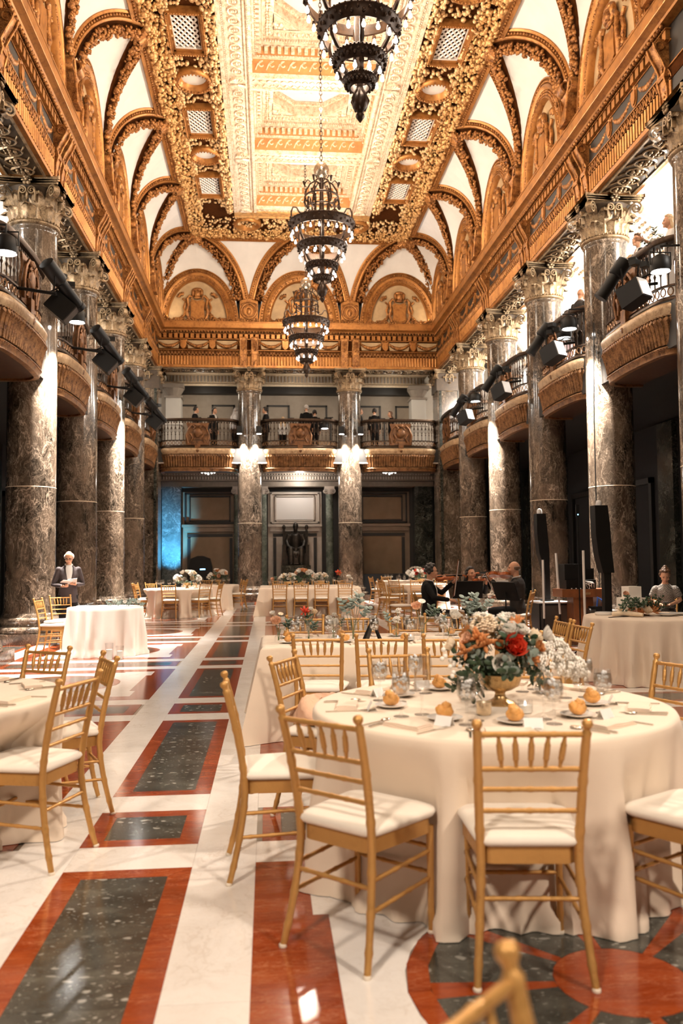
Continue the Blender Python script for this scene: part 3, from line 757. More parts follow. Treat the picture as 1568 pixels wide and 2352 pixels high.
    for i in range(420):
        f = rng.uniform(72, 90); s = rng.uniform(-HB, HB); u, z = ell(f); n = ell_n(f); blobs(m, [Vector((s, u, z)) + n * rng.uniform(.03, .13)], .056, .4)
    for s in np.linspace(-HB, HB, 9)[:-1]:
        u, z = ell(76); m.ico((s + .2, u, z - .1), (.09, .09, .07), hi=True)
    COVE['edgegar'] = m.mesh('edge_garland', M['gold_edge'], True)
    sh = MB()                                           # shell gathered at the crown of each severy
    u, z = ell(74); n = ell_n(74)
    for i in range(9):
        a = -1.2 + i * .3; sh.tube([Vector((0, u, z)) + n * .12, Vector((.26 * math.sin(a), u - .20 * math.cos(a), z - .16 * math.cos(a))) + n * .12], [.02, .05], 6)
    COVE['shell'] = sh.mesh('crown_shell', M['gold'], True)
    # lunette
    vs = np.linspace(0, PI, 41)
    pth = [Vector(arch_pt(v, 1.0, .60)) for v in vs]; fr = []
    for i in range(41):
        t = (pth[min(i + 1, 40)] - pth[max(i - 1, 0)]).normalized(); r = Vector((0, 1, 0)); o = r.cross(t) * -1; o = o if o.dot(pth[i] - Vector((0, .6, 10.42))) > 0 else -o; fr.append((o, r))
    COVE['arch'] = MB().sweep([(.03, -.1), (.03, .07), (0, .07), (-.015, .02), (-.10, .02), (-.11, .07), (-.15, .09), (-.21, .03), (-.35, .02), (-.36, .05), (-.39, .06), (-.41, .02), (-.41, -.1)], pth, fr).mesh('lunette_arch', M['gold_plain'], True)
    e = MB(); lg = MB()
    for v in np.linspace(.02, PI - .02, 56):
        i = min(int(v / PI * 40), 39); p = pth[i].lerp(pth[i + 1], v / PI * 40 - i); o, r = fr[i]; e.ico(p + o * -.06 + r * .045, (.036, .036, .036))
    for v in np.linspace(.02, PI - .02, 80):
        i = min(int(v / PI * 40), 39); p = pth[i].lerp(pth[i + 1], v / PI * 40 - i); o, r = fr[i]; blobs(lg, [p + o * -.25 + r * .03, p + o * -.31 + r * .03], .032)
    COVE['archegg'] = e.mesh('egg_moulding', M['gold'], True); COVE['archleaf'] = lg.mesh('arch_leaf_band', M['gold'], True)
    pl = [(1.46 * math.cos(v), 10.42 + 1.96 * math.sin(v)) for v in vs]
    COVE['lunette'] = MB().prism([(-1.9, 10.40), (1.9, 10.40)] + [(1.9, 10.42)] + pl + [(-1.9, 10.42)], .46, .50).xform(SWP).mesh('lunette_ground', M['cream_gold'])
    m = MB(); sp = [(-.28, 11.18), (-.20, 11.30), (0, 11.24), (.20, 11.30), (.28, 11.18), (.24, 10.9), (.27, 10.6), (.0, 10.46), (-.27, 10.6), (-.24, 10.9)]
    m.join(MB().prism(sp, .50, .60).xform(SWP)); m.join(MB().prism([(x * .86, 10.9 + (z - 10.9) * .86) for x, z in sp], .60, .64).xform(SWP))
    COVE['shield'] = m.mesh('cartouche_shield', M['gold_plain'])
    m = MB()
    for sg in (-1, 1):
        m.tube([(sg * .30, .58, 10.55), (sg * .40, .62, 10.8), (sg * .33, .62, 11.05), (sg * .38, .62, 11.3), (sg * .28, .64, 11.42), (sg * .18, .64, 11.36), (sg * .22, .64, 11.28)], [.05, .07, .05, .06, .05, .04, .03], 7)
        for i in range(5): a = .3 + i * .35; m.ico((sg * (.55 + .16 * math.cos(a)), .58, 11.35 + .16 * math.sin(a)), (.085, .04, .04), Matrix.Rotation(-sg * a if sg > 0 else a, 3, 'Y'))
        m.tube([(sg * .42, .56, 11.22), (sg * .55, .56, 11.34)], .04, 5)
        m.tube([(sg * .42, .56, 11.22), (sg * .5, .56, 11.0), (sg * .44, .56, 10.8)], .05, 6)
    m.ico((0, .62, 11.50), (.13, .11, .16), hi=True); m.ico((0, .60, 11.66), (.19, .09, .08), hi=True); m.ico((0, .6, 11.36), (.16, .08, .06))
    for sg in (-1, 1): m.ico((sg * .16, .60, 11.55), (.07, .08, .17))
    COVE['crest'] = m.mesh('cartouche_scrolls', M['gold'], True)
    m = MB()
    for sg in (-1, 1):
        for t in np.linspace(0, 1, 22):
            x = .34 + t * .86; z = 10.98 - .30 * t - .30 * math.sin(t * PI) - .05; blobs(m, [(sg * x + rng.uniform(-.03, .03), .56 + rng.uniform(0, .05), z + rng.uniform(-.05, .05)) for _ in range(3)], .055)
    COVE['festoon'] = m.mesh('lunette_festoon', M['gold'], True)
    # console of scrolls over each column
    m = MB()
    m.sweep([(.50, 10.45), (.84, 10.45), (.80, 10.75), (.74, 10.95), (.80, 11.1), (.50, 11.25)], [(-.17, 0, 0), (.17, 0, 0)], [((0, 1, 0), (0, 0, 1))] * 2)
    for y_ in (-1,):
        v = MB(); strip(v, [(.62, 10.95), (.60, 11.12)] + spiral(.78, 11.22, .17, 1.6, sgn=-1), -.13, .13, .025)
        m.join(v, Matrix(((0, 1, 0, 0), (1, 0, 0, 0), (0, 0, 1, 0), (0, 0, 0, 1))))
    for sg in (-1, 1):
        v = MB(); strip(v, [(sg * .10, 10.50), (sg * .13, 10.8), (sg * .20, 11.02)] + spiral(sg * .36, 11.12, .16, 1.5, sgn=-sg), .56, .80, .028); m.join(v)
        m.tube([(sg * .15, .82, 10.46), (sg * .16, .80, 10.8), (sg * .24, .80, 11.02), (sg * .34, .80, 11.20)], .03, 6)
    COVE['console'] = m.mesh('springing_console', M['gold'], True)
    m = MB()
    for sg in (-1, 1): m.box6(*sorted((sg * (HB - .34), sg * (HB + .001))), .40, .598, 10.44, 11.42)
    COVE['spring'] = m.mesh('springing_wall', M['gold_plain'])
    m = MB()                                             # medallion version for the end wall
    C0 = (0, .62, 10.88)
    for R, r in ((.28, .045), (.20, .025)): m.tube([(R * math.cos(a), .60, 10.88 + R * math.sin(a)) for a in np.linspace(0, 2 * PI, 25)[:-1]], r, 8, closed=True)
    m.ico((0, .58, 10.88), (.10, .05, .16), hi=True); m.box6(-.09, .09, .52, .60, 11.15, 11.60); m.box6(-.28, .28, .50, .58, 10.46, 10.60); m.tube([(-.30, .6, 11.12), (0, .6, 11.22), (.30, .6, 11.12)], .04, 6)
    COVE['medal'] = m.mesh('springing_medallion', M['gold'], True)
M['gold_edge'] = gilt('gilt_edge', (.78, .47, .19), (.28, .11, .03), metal=.45, dark=.42)
cove_meshes()
ceiling = link('ceiling', None, None, kind='structure')
def cove_bay(side, k, detail=True):
    loc, rz = side_frame(side, k)
    b = link('vault_bay', COVE['web'], ceiling, loc, (0, 0, rz))
    for n in ('severy', 'rib', 'bed', 'head', 'edge', 'arch', 'lunette', 'spring'): link(COVE[n].name.split('.')[0], COVE[n], b)
    for n in ('garland', 'edgegar'): link(COVE[n].name.split('.')[0], COVE[n], b, kind='stuff')
    if detail:
        for n in ('ribegg', 'headegg', 'archegg', 'archleaf'): link(COVE[n].name.split('.')[0], COVE[n], b, kind='stuff')
        for n in ('shell', 'shield', 'crest'): link(COVE[n].name.split('.')[0], COVE[n], b)
        link('lunette_festoon', COVE['festoon'], b, kind='stuff')
    if side != 'back':
        link('springing_console', COVE['console'], b, (HB if side == 'right' else -HB, 0, 0))
    elif k < 2: link('springing_medallion', COVE['medal'], b, (-HB, 0, 0))
for s in ('left', 'right'):
    for k in range(-4, 4): cove_bay(s, k, k >= -1)
for k in range(3): cove_bay('back', k)

# ------------------------------------------------------------------ flat ceiling: one bay, local x across the hall, y along it, centred on mid-bay
CE = {}
def ceil_meshes():
    hb = HB; XI, XO = 1.56, 3.45; YI = hb - .27
    m = MB()
    for sg in (-1, 1):
        m.box6(min(sg * 2.30, sg * XO), max(sg * 2.30, sg * XO), -hb, hb, ZC + .02, ZC + .12)
    CE['outer'] = m.mesh('ceiling_border', M['gold_dark'])
    m = MB()
    for sg in (-1, 1):
        x0, x1 = sorted((sg * XI, sg * 2.32)); m.box6(x0, x1, -hb, hb, ZC - .06, ZC + .035)
        for a, c, z in ((1.56, 1.66, -.10), (1.70, 1.74, -.09), (2.12, 2.17, -.09), (2.22, 2.32, -.11)):
            x0, x1 = sorted((sg * a, sg * c)); m.box6(x0, x1, -hb, hb, ZC + z, ZC - .05)
    for sg in (-1, 1):
        y0, y1 = sorted((sg * YI, sg * hb)); m.box6(-XI + .001, XI - .001, y0, y1, ZC - .05, ZC + .035); y0, y1 = sorted((sg * (YI - .006), sg * (YI + .06))); m.box6(-XI, XI, y0, y1, ZC - .09, ZC + .034)
    CE['beams'] = m.mesh('ceiling_beam', M['gold_overlit'])
    m = MB()
    for sg in (-1, 1):
        xc = sg * 1.93; n = 12
        for i in range(n):
            y = -hb + (i + .5) * B / n
            if abs(y) > hb - .22: continue
            m.tube([(xc + .12 * math.cos(a), y + .13 * math.sin(a), ZC - .07) for a in np.linspace(0, 2 * PI, 13)[:-1]], .022, 5, closed=True); blobs(m, [(xc, y, ZC - .08), (xc + .05, y, ZC - .08), (xc - .05, y, ZC - .08)], .04)
        for i in range(50): m.ico((sg * 2.195, -hb + (i + .5) * B / 50, ZC - .10), (.02, .03, .02)); m.ico((sg * 1.63, -hb + (i + .5) * B / 50, ZC - .105), (.016, .026, .016))
    for i in range(18): x = -1.5 + i * 3 / 17; m.tube([(x - .07, -hb + .06, ZC - .06), (x, -hb + .16, ZC - .075), (x + .07, -hb + .06, ZC - .06)], .016, 5); m.tube([(x - .07, hb - .06, ZC - .06), (x, hb - .16, ZC - .075), (x + .07, hb - .06, ZC - .06)], .016, 5)
    for sx in (-1, 1):
        for sy in (-1, 1):      # shell boss where beams cross
            for i in range(7): a = -1.2 + i * .4; m.tube([(sx * 1.93, sy * (hb - .05), ZC - .10), (sx * 1.93 + .2 * math.sin(a), sy * (hb - .05 - .20 * math.cos(a)), ZC - .10)], [.03, .05], 5)
    CE['guilloche'] = m.mesh('beam_relief', M['gold_overlit'], True)
    m = MB()
    for sg in (-1, 1):      # twin lengthwise garlands framing the lattices
        for i in range(230): blobs(m, [(sg * (2.47 + rng.uniform(-.13, .13)), rng.uniform(-hb, hb), ZC - rng.uniform(.02, .16))], .058, .35)
        for i in range(140): blobs(m, [(sg * (3.43 + rng.uniform(-.1, .08)), rng.uniform(-hb, hb), ZC - rng.uniform(.0, .12))], .058, .35)
        for i in range(130):
            y = rng.choice([-1, 1]) * rng.uniform(.78, hb); x = sg * (3.0 + rng.uniform(-.42, .42))
            if (abs(x) - 3.0) ** 2 + (abs(y) - hb) ** 2 > .24: blobs(m, [(x, y, ZC - rng.uniform(-.02, .06))], .058, .35)
    CE['garland'] = m.mesh('border_garland', M['gold_bright'], True)
    m = MB()
    for sg in (-1, 1):
        xc = sg * 3.0
        for (hx, hy, z0, z1) in ((.42, .76, -.16, .02), (.37, .71, -.10, .02)):
            t = .07
            m.box6(xc - hx, xc + hx, hy - t, hy, ZC + z0, ZC + z1); m.box6(xc - hx, xc + hx, -hy, -hy + t, ZC + z0, ZC + z1)
            m.box6(xc - hx, xc - hx + t, -hy, hy, ZC + z0, ZC + z1); m.box6(xc + hx - t, xc + hx, -hy, hy, ZC + z0, ZC + z1)
        for i in range(26): 
            y = -.72 + 1.44 * i / 25; m.ico((xc - .40, y, ZC - .16), .02); m.ico((xc + .40, y, ZC - .16), .02)
        for i in range(14):
            x = xc - .38 + .76 * i / 13; m.ico((x, -.74, ZC - .16), .02); m.ico((x, .74, ZC - .16), .02)
    CE['lframe'] = m.mesh('lattice_frame', M['gold_plain'])
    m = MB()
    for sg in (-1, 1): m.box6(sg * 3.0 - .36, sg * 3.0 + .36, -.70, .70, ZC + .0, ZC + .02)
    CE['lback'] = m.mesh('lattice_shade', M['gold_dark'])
    m = MB()
    for sg in (-1, 1):
        xc = sg * 3.0
        for d in (-1, 1):
            for i in range(-9, 10):
                pts = []
                for t in np.linspace(-.9, .9, 37):
                    x, y = t, d * t * 1.5 + i * .19
                    if abs(x) <= .30 and abs(y) <= .62: pts.append((xc + x, y, ZC - .035))
                if len(pts) > 1: m.tube([pts[0], pts[-1]], .024, 4)
        for a in (-.31, .31): m.box6(xc + a - .02, xc + a + .02, -.64, .64, ZC - .06, ZC)
        for a in (-.63, .63): m.box6(xc - .32, xc + .32, a - .02, a + .02, ZC - .06, ZC)
    CE['lattice'] = m.mesh('lattice_grille', M['lattice'])
    m = MB()
    for sg in (-1, 1): m.lathe([(.30, .0), (.36, -.10), (.42, -.16), (.47, -.14), (.49, -.06), (.48, .02)], 28, sg * 3.0, -hb, ZC, cap=False)
    CE['bowlring'] = m.mesh('roundel_ring', M['gold_plain'], True)
    m = MB()
    for sg in (-1, 1):
        for i in range(28): a = 2 * PI * i / 28; m.ico((sg * 3.0 + .385 * math.cos(a), -hb + .385 * math.sin(a), ZC - .15), .026)
    CE['bowlegg'] = m.mesh('roundel_beads', M['gold'], True)
    m = MB()
    for sg in (-1, 1): m.lathe([(0, -.02), (.2, -.03), (.31, -.01)], 24, sg * 3.0, -hb, ZC + .01)
    CE['bowl'] = m.mesh('roundel_field', M['lattice'], True)
    # coffer well
    m = MB(); X, Y = XI, YI
    def ring(hx, hy, ix, iy, z0, z1):
        m.box6(-hx, hx, iy, hy, z0, z1); m.box6(-hx, hx, -hy, -iy, z0, z1); m.box6(ix, hx, -iy, iy, z0, z1); m.box6(-hx, -ix, -iy, iy, z0, z1)
    m2 = m; m = MB(); ring(X + .08, Y + .08, X + .01, Y + .01, ZC + .037, ZC + .40)
    ring(X, Y, X - .08, Y - .08, ZC + .46, ZC + .66)
    CE['cfr'] = m.mesh('coffer_frieze', M['pale_ground']); m = m2
    ring(X + .05, Y + .05, X - .06, Y - .06, ZC + .401, ZC + .459)
    ring(X, Y, X - .22, Y - .22, ZC + .66, ZC + .80)
    ring(X, Y, X - .52, Y - .56, ZC + .80, ZC + .86)
    for sx in (-1, 1):
        for sy in (-1, 1):
            tri = [(sx * (X - .50), sy * (Y - .54)), (sx * (X - .50), sy * .50), (sx * .42, sy * (Y - .54))]
            m.prism(tri, ZC + .80, ZC + .86)
    oc = [(X - .52, .48), (.44, Y - .56), (-.44, Y - .56), (-X + .52, .48), (-X + .52, -.48), (-.44, -Y + .56), (.44, -Y + .56), (X - .52, -.48)]
    for i in range(8):
        a, c = Vector((*oc[i], 0)), Vector((*oc[(i + 1) % 8], 0)); d = c - a; nrm = Vector((-d.y, d.x, 0)).normalized(); nrm = -nrm if nrm.dot(a) < 0 else nrm; mid = (a + c) / 2 + nrm * .03
        m.box(mid.x, mid.y, ZC + 1.0, d.length + .05, .06, .34, math.atan2(d.y, d.x)); mid2 = mid - nrm * .08
        m.box(mid2.x, mid2.y, ZC + 1.12, d.length, .10, .08, math.atan2(d.y, d.x))
    CE['well'] = m.mesh('coffer_frame', M['gold_overlit'])
    CE['field'] = MB().box6(-1.3, 1.3, -1.4, 1.4, ZC + 1.17, ZC + 1.2).mesh('octagon_field', M['cream'])
    m = MB()
    for ax in range(2):
        Ls, D = (X, Y) if ax == 0 else (Y, X)
        for sg in (-1, 1):
            n = int(2 * Ls / .17)
            for i in range(n):
                t = -Ls + .09 + (2 * Ls - .18) * (i + .5) / n; p = (t, sg * (D - .13), ZC + .56) if ax == 0 else (sg * (D - .13), t, ZC + .56)
                m.box(*p, .085 if ax == 0 else .09, .09 if ax == 0 else .085, .15)
    CE['dent'] = m.mesh('coffer_dentils', M['gold_overlit'])
    m, mg = MB(), MB()
    for ax in range(2):
        Ls, D = (X, Y) if ax == 0 else (Y, X)
        for sg in (-1, 1):
            T = (lambda t, dd, z: (t, sg * dd, z)) if ax == 0 else (lambda t, dd, z: (sg * dd, t, z))
            n = 11
            for i in range(n):      # running wave scroll
                t = -Ls + .1 + (2 * Ls - .2) * (i + .5) / n; wv = []
                for a in np.linspace(0, 4.4, 11): rr = .10 * (1 - a / 6.5); wv.append(T(t + rr * math.cos(a + 1.4), D + .004, ZC + .26 + rr * math.sin(a + 1.4)))
                m.tube([T(t - .16, D + .004, ZC + .12), T(t - .10, D + .004, ZC + .27)] + wv, .017, 5)
            for i in range(40):
                t = -Ls + .1 + (2 * Ls - .2) * i / 39; m.ico(T(t, D - .08, ZC + .43), .022); m.ico(T(t * .86, D - .24, ZC + .72), (.02, .02, .045)); 
            for i in range(26): t = (i / 25 - .5) * 2 * (Ls - .35); blobs(m, [T(t, D - .36, ZC + .79), T(t, D - .42, ZC + .79)], .05)
    for i in range(8):
        a, c = Vector((*oc[i], 0)), Vector((*oc[(i + 1) % 8], 0))
        for t in np.linspace(0, 1, 11)[:-1]: p = a.lerp(c, t) * .93; m.ico((p.x, p.y, ZC + 1.07), .03)
    for sx in (-1, 1):
        for sy in (-1, 1): blobs(m, [(sx * (X - .52 - abs(rng.uniform(0, .25))), sy * (Y - .60 - abs(rng.uniform(0, .25))), ZC + .79) for _ in range(10)], .06)
    CE['wellrel'] = m.mesh('coffer_relief', M['gold_overlit'], True)
    CE['frieze'] = None
    m = MB()
    for r_, z in ((.36, 1.13), (.24, 1.06), (.14, .99)):
        for i in range(8): a = i * PI / 4 + r_ * 3; m.ico((r_ * math.cos(a), r_ * math.sin(a), ZC + z), (r_ * .42, r_ * .30, .05), Matrix.Rotation(a, 3, 'Z'))
    m.ico((0, 0, ZC + .94), (.07, .07, .10), hi=True)
    CE['rosette'] = m.mesh('ceiling_rosette', M['gold_edge'], True)
M['gold_bright'] = gilt('gilt_bright', (.84, .57, .29), (.36, .16, .05), metal=.4, dark=.42)
ceil_meshes()
for k in range(-4, 3):
    b = link('coffer_bay', CE['beams'], ceiling, (0, YK(k) + HB, 0))
    for n in ('outer', 'well', 'cfr', 'field', 'lframe', 'lback', 'lattice', 'bowlring', 'bowl', 'rosette'): link(CE[n].name.split('.')[0], CE[n], b)
    if k >= -2:
        for n in ('guilloche', 'garland', 'dent', 'wellrel', 'bowlegg'): link(CE[n].name.split('.')[0], CE[n], b, kind='stuff')
# end strip between last beam and the end cove
YE0, YE1 = YK(3), YK(4) - UE + .02
e = part('end_border', MB().box6(-3.45, 3.45, YE0, YE1 + .03, ZC + .02, ZC + .12), M['gold_dark'], ceiling)
m = MB().box6(-2.32, 2.32, YE0 - .02, YE0 + .28, ZC - .10, ZC + .05).box6(-2.32, 2.32, YE0 + .32, YE0 + .40, ZC - .13, ZC + .02)
part('end_beam', m, M['gold_edge'], e)
m = MB()
for i in range(420): blobs(m, [(rng.uniform(-3.4, 3.4), YE0 + .5 + rng.uniform(0, YE1 - YE0 - .5), ZC - rng.uniform(.0, .1))], .06, .35)
part('end_garland', m, M['gold_bright'], e, True, kind='stuff')
for x in (-1.9, 0, 1.9):
    m = MB().lathe([(.30, .0), (.36, -.10), (.42, -.16), (.47, -.14), (.49, -.06), (.48, .02)], 28, 0, 0, 0, cap=False)
    part('roundel_ring', m, M['gold_plain'], e, True, loc=(x, (YE0 + YE1) / 2 + .2, ZC - .02))
roof = part('roof_slab', MB().box6(-6.5, 6.5, -7, 33, ZC + 1.22, ZC + 1.35), M['wall_dark'], ceiling)

# ------------------------------------------------------------------ balconies (local s, u, z)
def bal_path():
    P = [(-1.44, -.45), (-1.44, -.25)]
    P += [(-.92 + .52 * math.cos(a), -.12 + .52 * math.sin(a)) for a in np.linspace(PI, PI / 2, 7)]
    P += [(x, .40 + .05 * (1 - (x / .92) ** 2)) for x in (-.55, 0, .55)]
    P += [(.92 + .52 * math.cos(a), -.12 + .52 * math.sin(a)) for a in np.linspace(PI / 2, 0, 7)]
    return P + [(1.44, -.25), (1.44, -.45)]
BP = bal_path()
def bal_frames(z=0):
    pth, fr = [], []
    for i, (x, y) in enumerate(BP):
        a, c = BP[max(i - 1, 0)], BP[min(i + 1, len(BP) - 1)]; d = Vector((c[0] - a[0], c[1] - a[1], 0)).normalized()
        pth.append(Vector((x, y, z))); fr.append((Vector((-d.y, d.x, 0)), Vector((0, 0, 1))))
    return pth, fr
BPTH, BFR = bal_frames()
def bal_at(t):      # point and outward normal at length fraction
    L = [0]
    for i in range(1, len(BPTH)): L.append(L[-1] + (BPTH[i] - BPTH[i - 1]).length)
    d = t * L[-1]; i = max(0, min(len(L) - 2, int(np.searchsorted(L, d)) - 1)); q = (d - L[i]) / (L[i + 1] - L[i])
    return BPTH[i].lerp(BPTH[i + 1], q), BFR[i][0].lerp(BFR[i + 1][0], q).normalized()
def balcony_proto():
    d = {}
    poly = [(p.x, p.y) for p in BPTH]
    sh = lambda o: [(p.x + f[0].x * o, p.y + f[0].y * o) for p, f in zip(BPTH, BFR)]
    d['slab'] = (MB().prism(sh(-.06), 4.90, 5.70), M['balc_dark'], 0)
    d['lower_mould'] = (MB().sweep([(-.12, 4.86), (-.02, 4.86), (-.02, 4.92), (.0, 4.95), (.0, 4.99), (-.03, 5.02), (-.12, 5.02)], BPTH, BFR), M['balc'], 1)
    d['lip'] = (MB().sweep([(-.1, 5.50), (.06, 5.50), (.08, 5.54), (.10, 5.60), (.11, 5.66), (.08, 5.71), (.02, 5.73), (-.1, 5.76)], BPTH, BFR), M['balc_lip'], 1)
    m = MB(); n = 44
    for i in range(n):
        p, o = bal_at((i + .5) / n)
        m.tube([p + o * -.02 + Vector((0, 0, 5.03)), p + o * .0 + Vector((0, 0, 5.2)), p + o * .04 + Vector((0, 0, 5.38)), p + o * .10 + Vector((0, 0, 5.44)), p + o * .10 + Vector((0, 0, 5.40))], [.035, .045, .055, .04, .015], 6)
        p, o = bal_at((i + 1) / n * .999); m.tube([p + o * -.03 + Vector((0, 0, 5.03)), p + o * .02 + Vector((0, 0, 5.30)), p + o * .05 + Vector((0, 0, 5.47))], [.02, .025, .045], 5)
    d['leaf_frieze'] = (m, M['balc'], 2)
    m = MB(); n = 70
    for i in range(n): p, o = bal_at((i + .5) / n); m.ico(p + o * .075 + Vector((0, 0, 5.49)), .022); m.ico(p + o * .0 + Vector((0, 0, 4.97)), (.025, .025, .02))
    d['bead_course'] = (m, M['balc'], 2)
    d['plinth_rail'] = (MB().sweep([(-.08, 5.76), (.02, 5.76), (.02, 5.80), (-.02, 5.84), (-.08, 5.84)], BPTH, BFR), M['bronze'], 1)
    m = MB(); n = 30
    for i in range(n):
        p, o = bal_at((i + .5) / n); z = Vector((0, 0, 5.92)); tn = Vector((o.y, -o.x, 0)); m.tube([p + tn * .05 * math.cos(a) + z + Vector((0, 0, .07 * math.sin(a))) + o * -.02 for a in np.linspace(0, 2 * PI, 9)[:-1]], .012, 5, closed=True)
    d['ring_band'] = (m, M['balc'], 2)
    d['mid_rail'] = (MB().sweep([(-.05, 6.0), (.01, 6.0), (.01, 6.03), (-.05, 6.03)], BPTH, BFR), M['bronze'], 1)
    d['handrail'] = (MB().sweep([(-.11, 6.74), (.05, 6.74), (.07, 6.78), (.06, 6.84), (-.10, 6.84)], BPTH, BFR), M['bronze'], 1)
    m = MB(); n = 40
    for i in range(n): p, o = bal_at((i + .5) / n); m.ico(p + o * -.01 + Vector((0, 0, 6.69)), (.03, .02, .04))
    d['rail_drops'] = (m, M['bronze'], 2)
    m = MB(); pl = [(-.42, 5.84), (.42, 5.84), (.46, 6.2), (.36, 6.45), (.42, 6.66), (-.42, 6.66), (-.36, 6.45), (-.46, 6.2)]
    m.join(MB().prism(pl, .41, .45).xform(SWP))
    for sg in (-1, 1):
        m.tube([(sg * .36, .47, 5.9), (sg * .42, .49, 6.2), (sg * .32, .49, 6.45), (sg * .2, .5, 6.58), (sg * .1, .5, 6.5), (sg * .16, .5, 6.42)], .035, 6); m.tube([(sg * .25, .48, 5.95), (sg * .18, .5, 6.1), (sg * .26, .5, 6.25)], .04, 6)
    m.ico((0, .49, 6.3), (.17, .06, .20), hi=True); m.ico((0, .50, 6.58), (.12, .06, .07)); m.box6(-.10, .10, .45, .52, 5.55, 5.98); m.ico((0, .52, 5.62), (.09, .05, .09))
    d['crest_panel'] = (m, M['crest'], 3)
    return {k: (v[0].mesh(k, v[1], v[2] > 0, .8), v[2]) for k, v in d.items()}
M['balc_lip'] = gilt('balcony_ledge', (.55, .38, .22), (.22, .11, .045), metal=.3, scale=8)
BALC = balcony_proto()
bm_ = MB().lathe([(.012, 6.03), (.012, 6.20), (.026, 6.24), (.012, 6.28), (.011, 6.42), (.03, 6.48), (.014, 6.54), (.012, 6.74)], 8)
for sg in (-1, 1): bm_.tube([(sg * .012, 0, 6.30), (sg * .05, 0, 6.36), (sg * .045, 0, 6.44), (sg * .015, 0, 6.48)], .008, 5)
BALU = bm_.mesh('baluster', M['bronze'], True)
BTS = [t for t in np.linspace(.045, .955, 26) if abs(t - .5) > .12]
def balcony(side, k, label):
    loc, rz = side_frame(side, k)
    t = thing('balcony', label, 'balcony', loc, rz, 'bronze railed balconies')
    for n, (me, kind) in BALC.items():
        o = link(n, me, t)
        if kind == 2: o['kind'] = 'stuff'
    for q in BTS: p, o = bal_at(q); link('baluster', BALU, t, (p.x - o.x * .02, p.y - o.y * .02, 0), (0, 0, math.atan2(o.y, o.x) - PI / 2))
    return t
bl = {('left', -1): 'gilt bronze balcony of the left wall nearest the camera, in front of the lit column', ('left', 0): 'gilt bronze balcony between the nearest lit column and the column behind the standing man', ('left', 1): 'gilt bronze balcony of the left wall just before the far lit column', ('left', 2): 'gilt bronze balcony of the left wall just beyond the far lit column', ('left', 3): 'darkest gilt bronze balcony of the left wall, next to the corner pier',
      ('right', -1): 'big gilt bronze balcony on the right with a young man behind its rail', ('right', 0): 'gilt bronze balcony of the right wall with a bald man in grey behind its rail', ('right', 1): 'empty gilt bronze balcony of the right wall before the lit column behind the violist', ('right', 2): 'gilt bronze balcony of the right wall just beyond the lit column behind the violist', ('right', 3): 'darkest gilt bronze balcony of the right wall, next to the corner pier',
      ('left', -2): 'gilt bronze balcony of the left wall beyond the picture edge', ('right', -2): 'gilt bronze balcony of the right wall beyond the picture edge',
      ('back', 2): 'end wall balcony above the blue pilaster and the dark left door panel', ('back', 1): 'middle end wall balcony above the seated statue', ('back', 0): 'end wall balcony above the dark right door panel'}
for (s, k), lb in bl.items(): balcony(s, k, lb)

# ------------------------------------------------------------------ aisles and galleries
for s, nm in ((-1, 'left'), (1, 'right')):
    W = walls[nm]; X = lambda a, c: sorted((s * a, s * c))
    def bx(n, a, c, y0, y1, z0, z1, m): x0, x1 = X(a, c); return part(n, MB().box6(x0, x1, y0, y1, z0, z1), m, W)
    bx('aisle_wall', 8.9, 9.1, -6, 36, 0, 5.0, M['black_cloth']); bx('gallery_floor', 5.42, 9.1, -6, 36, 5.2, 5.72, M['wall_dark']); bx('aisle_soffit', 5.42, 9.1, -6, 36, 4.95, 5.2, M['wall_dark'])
    gw = bx('gallery_wall', 8.9, 9.1, -6, 34.4, 5.72, 8.95, M['gallery_white'] )
    bx('gallery_plate', 5.30, 6.05, -6, 34.4, 8.85, 9.0, M['gallery_white'])
    m = MB(); P = []
    for y in np.linspace(-6, 34.4, 22):
        for a in np.linspace(0, PI, 17): P.append((s * (7.47 + 1.45 * math.cos(a)), y, 8.95 + 1.45 * math.sin(a)))
    m.grid(P, 17, 22); part('gallery_vault', m, M['gallery_white'], W, True)
    for k in range(-2, 5):
        for y, wd in ((YK(k), .34), (YK(k) + HB, .10)):
            if k == 4 and wd < .2: continue
            m = MB(); pth = [Vector((s * (7.47 + 1.43 * math.cos(a)), y, 8.95 + 1.43 * math.sin(a))) for a in np.linspace(.02, PI - .02, 21)]
            fr = [(Vector((0, 1, 0)), Vector((s * math.cos(a), 0, math.sin(a)))) for a in np.linspace(.02, PI - .02, 21)]
            m.sweep([(-wd, .02), (wd, .02), (wd, -.07), (wd - .05, -.09), (wd - .08, -.05), (-wd + .08, -.05), (-wd + .05, -.09), (-wd, -.07)], pth, fr)
            r = part('gallery_rib', m, M['gallery_white'] if wd < .2 else M['stone_grey'], W, True)
            if wd > .2:
                m = MB()
                for a in np.linspace(.1, PI - .1, 24): p = Vector((s * (7.47 + 1.37 * math.cos(a)), y, 8.95 + 1.37 * math.sin(a))); m.ico(p, (.05, .10, .05)); m.ico(p + Vector((0, .16, 0)), .04); m.ico(p - Vector((0, .16, 0)), .04)
                part('rib_rosettes', m, M['cap'], r, True, kind='stuff')
    for k in range(-1, 5):
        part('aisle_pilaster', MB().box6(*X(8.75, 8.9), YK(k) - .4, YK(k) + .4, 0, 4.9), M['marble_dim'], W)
        if k < 4:
            ym = YK(k) + HB; m = MB()
            for a, c, z0, z1 in ((-1.0, -.85, 0, 3.6), (.85, 1.0, 0, 3.6), (-1.0, 1.0, 3.45, 3.6)): x0, x1 = X(8.8, 8.92); m.box6(x0, x1, ym + a, ym + c, z0, z1)
            part('aisle_panel', m, M['wall_dark'], W)
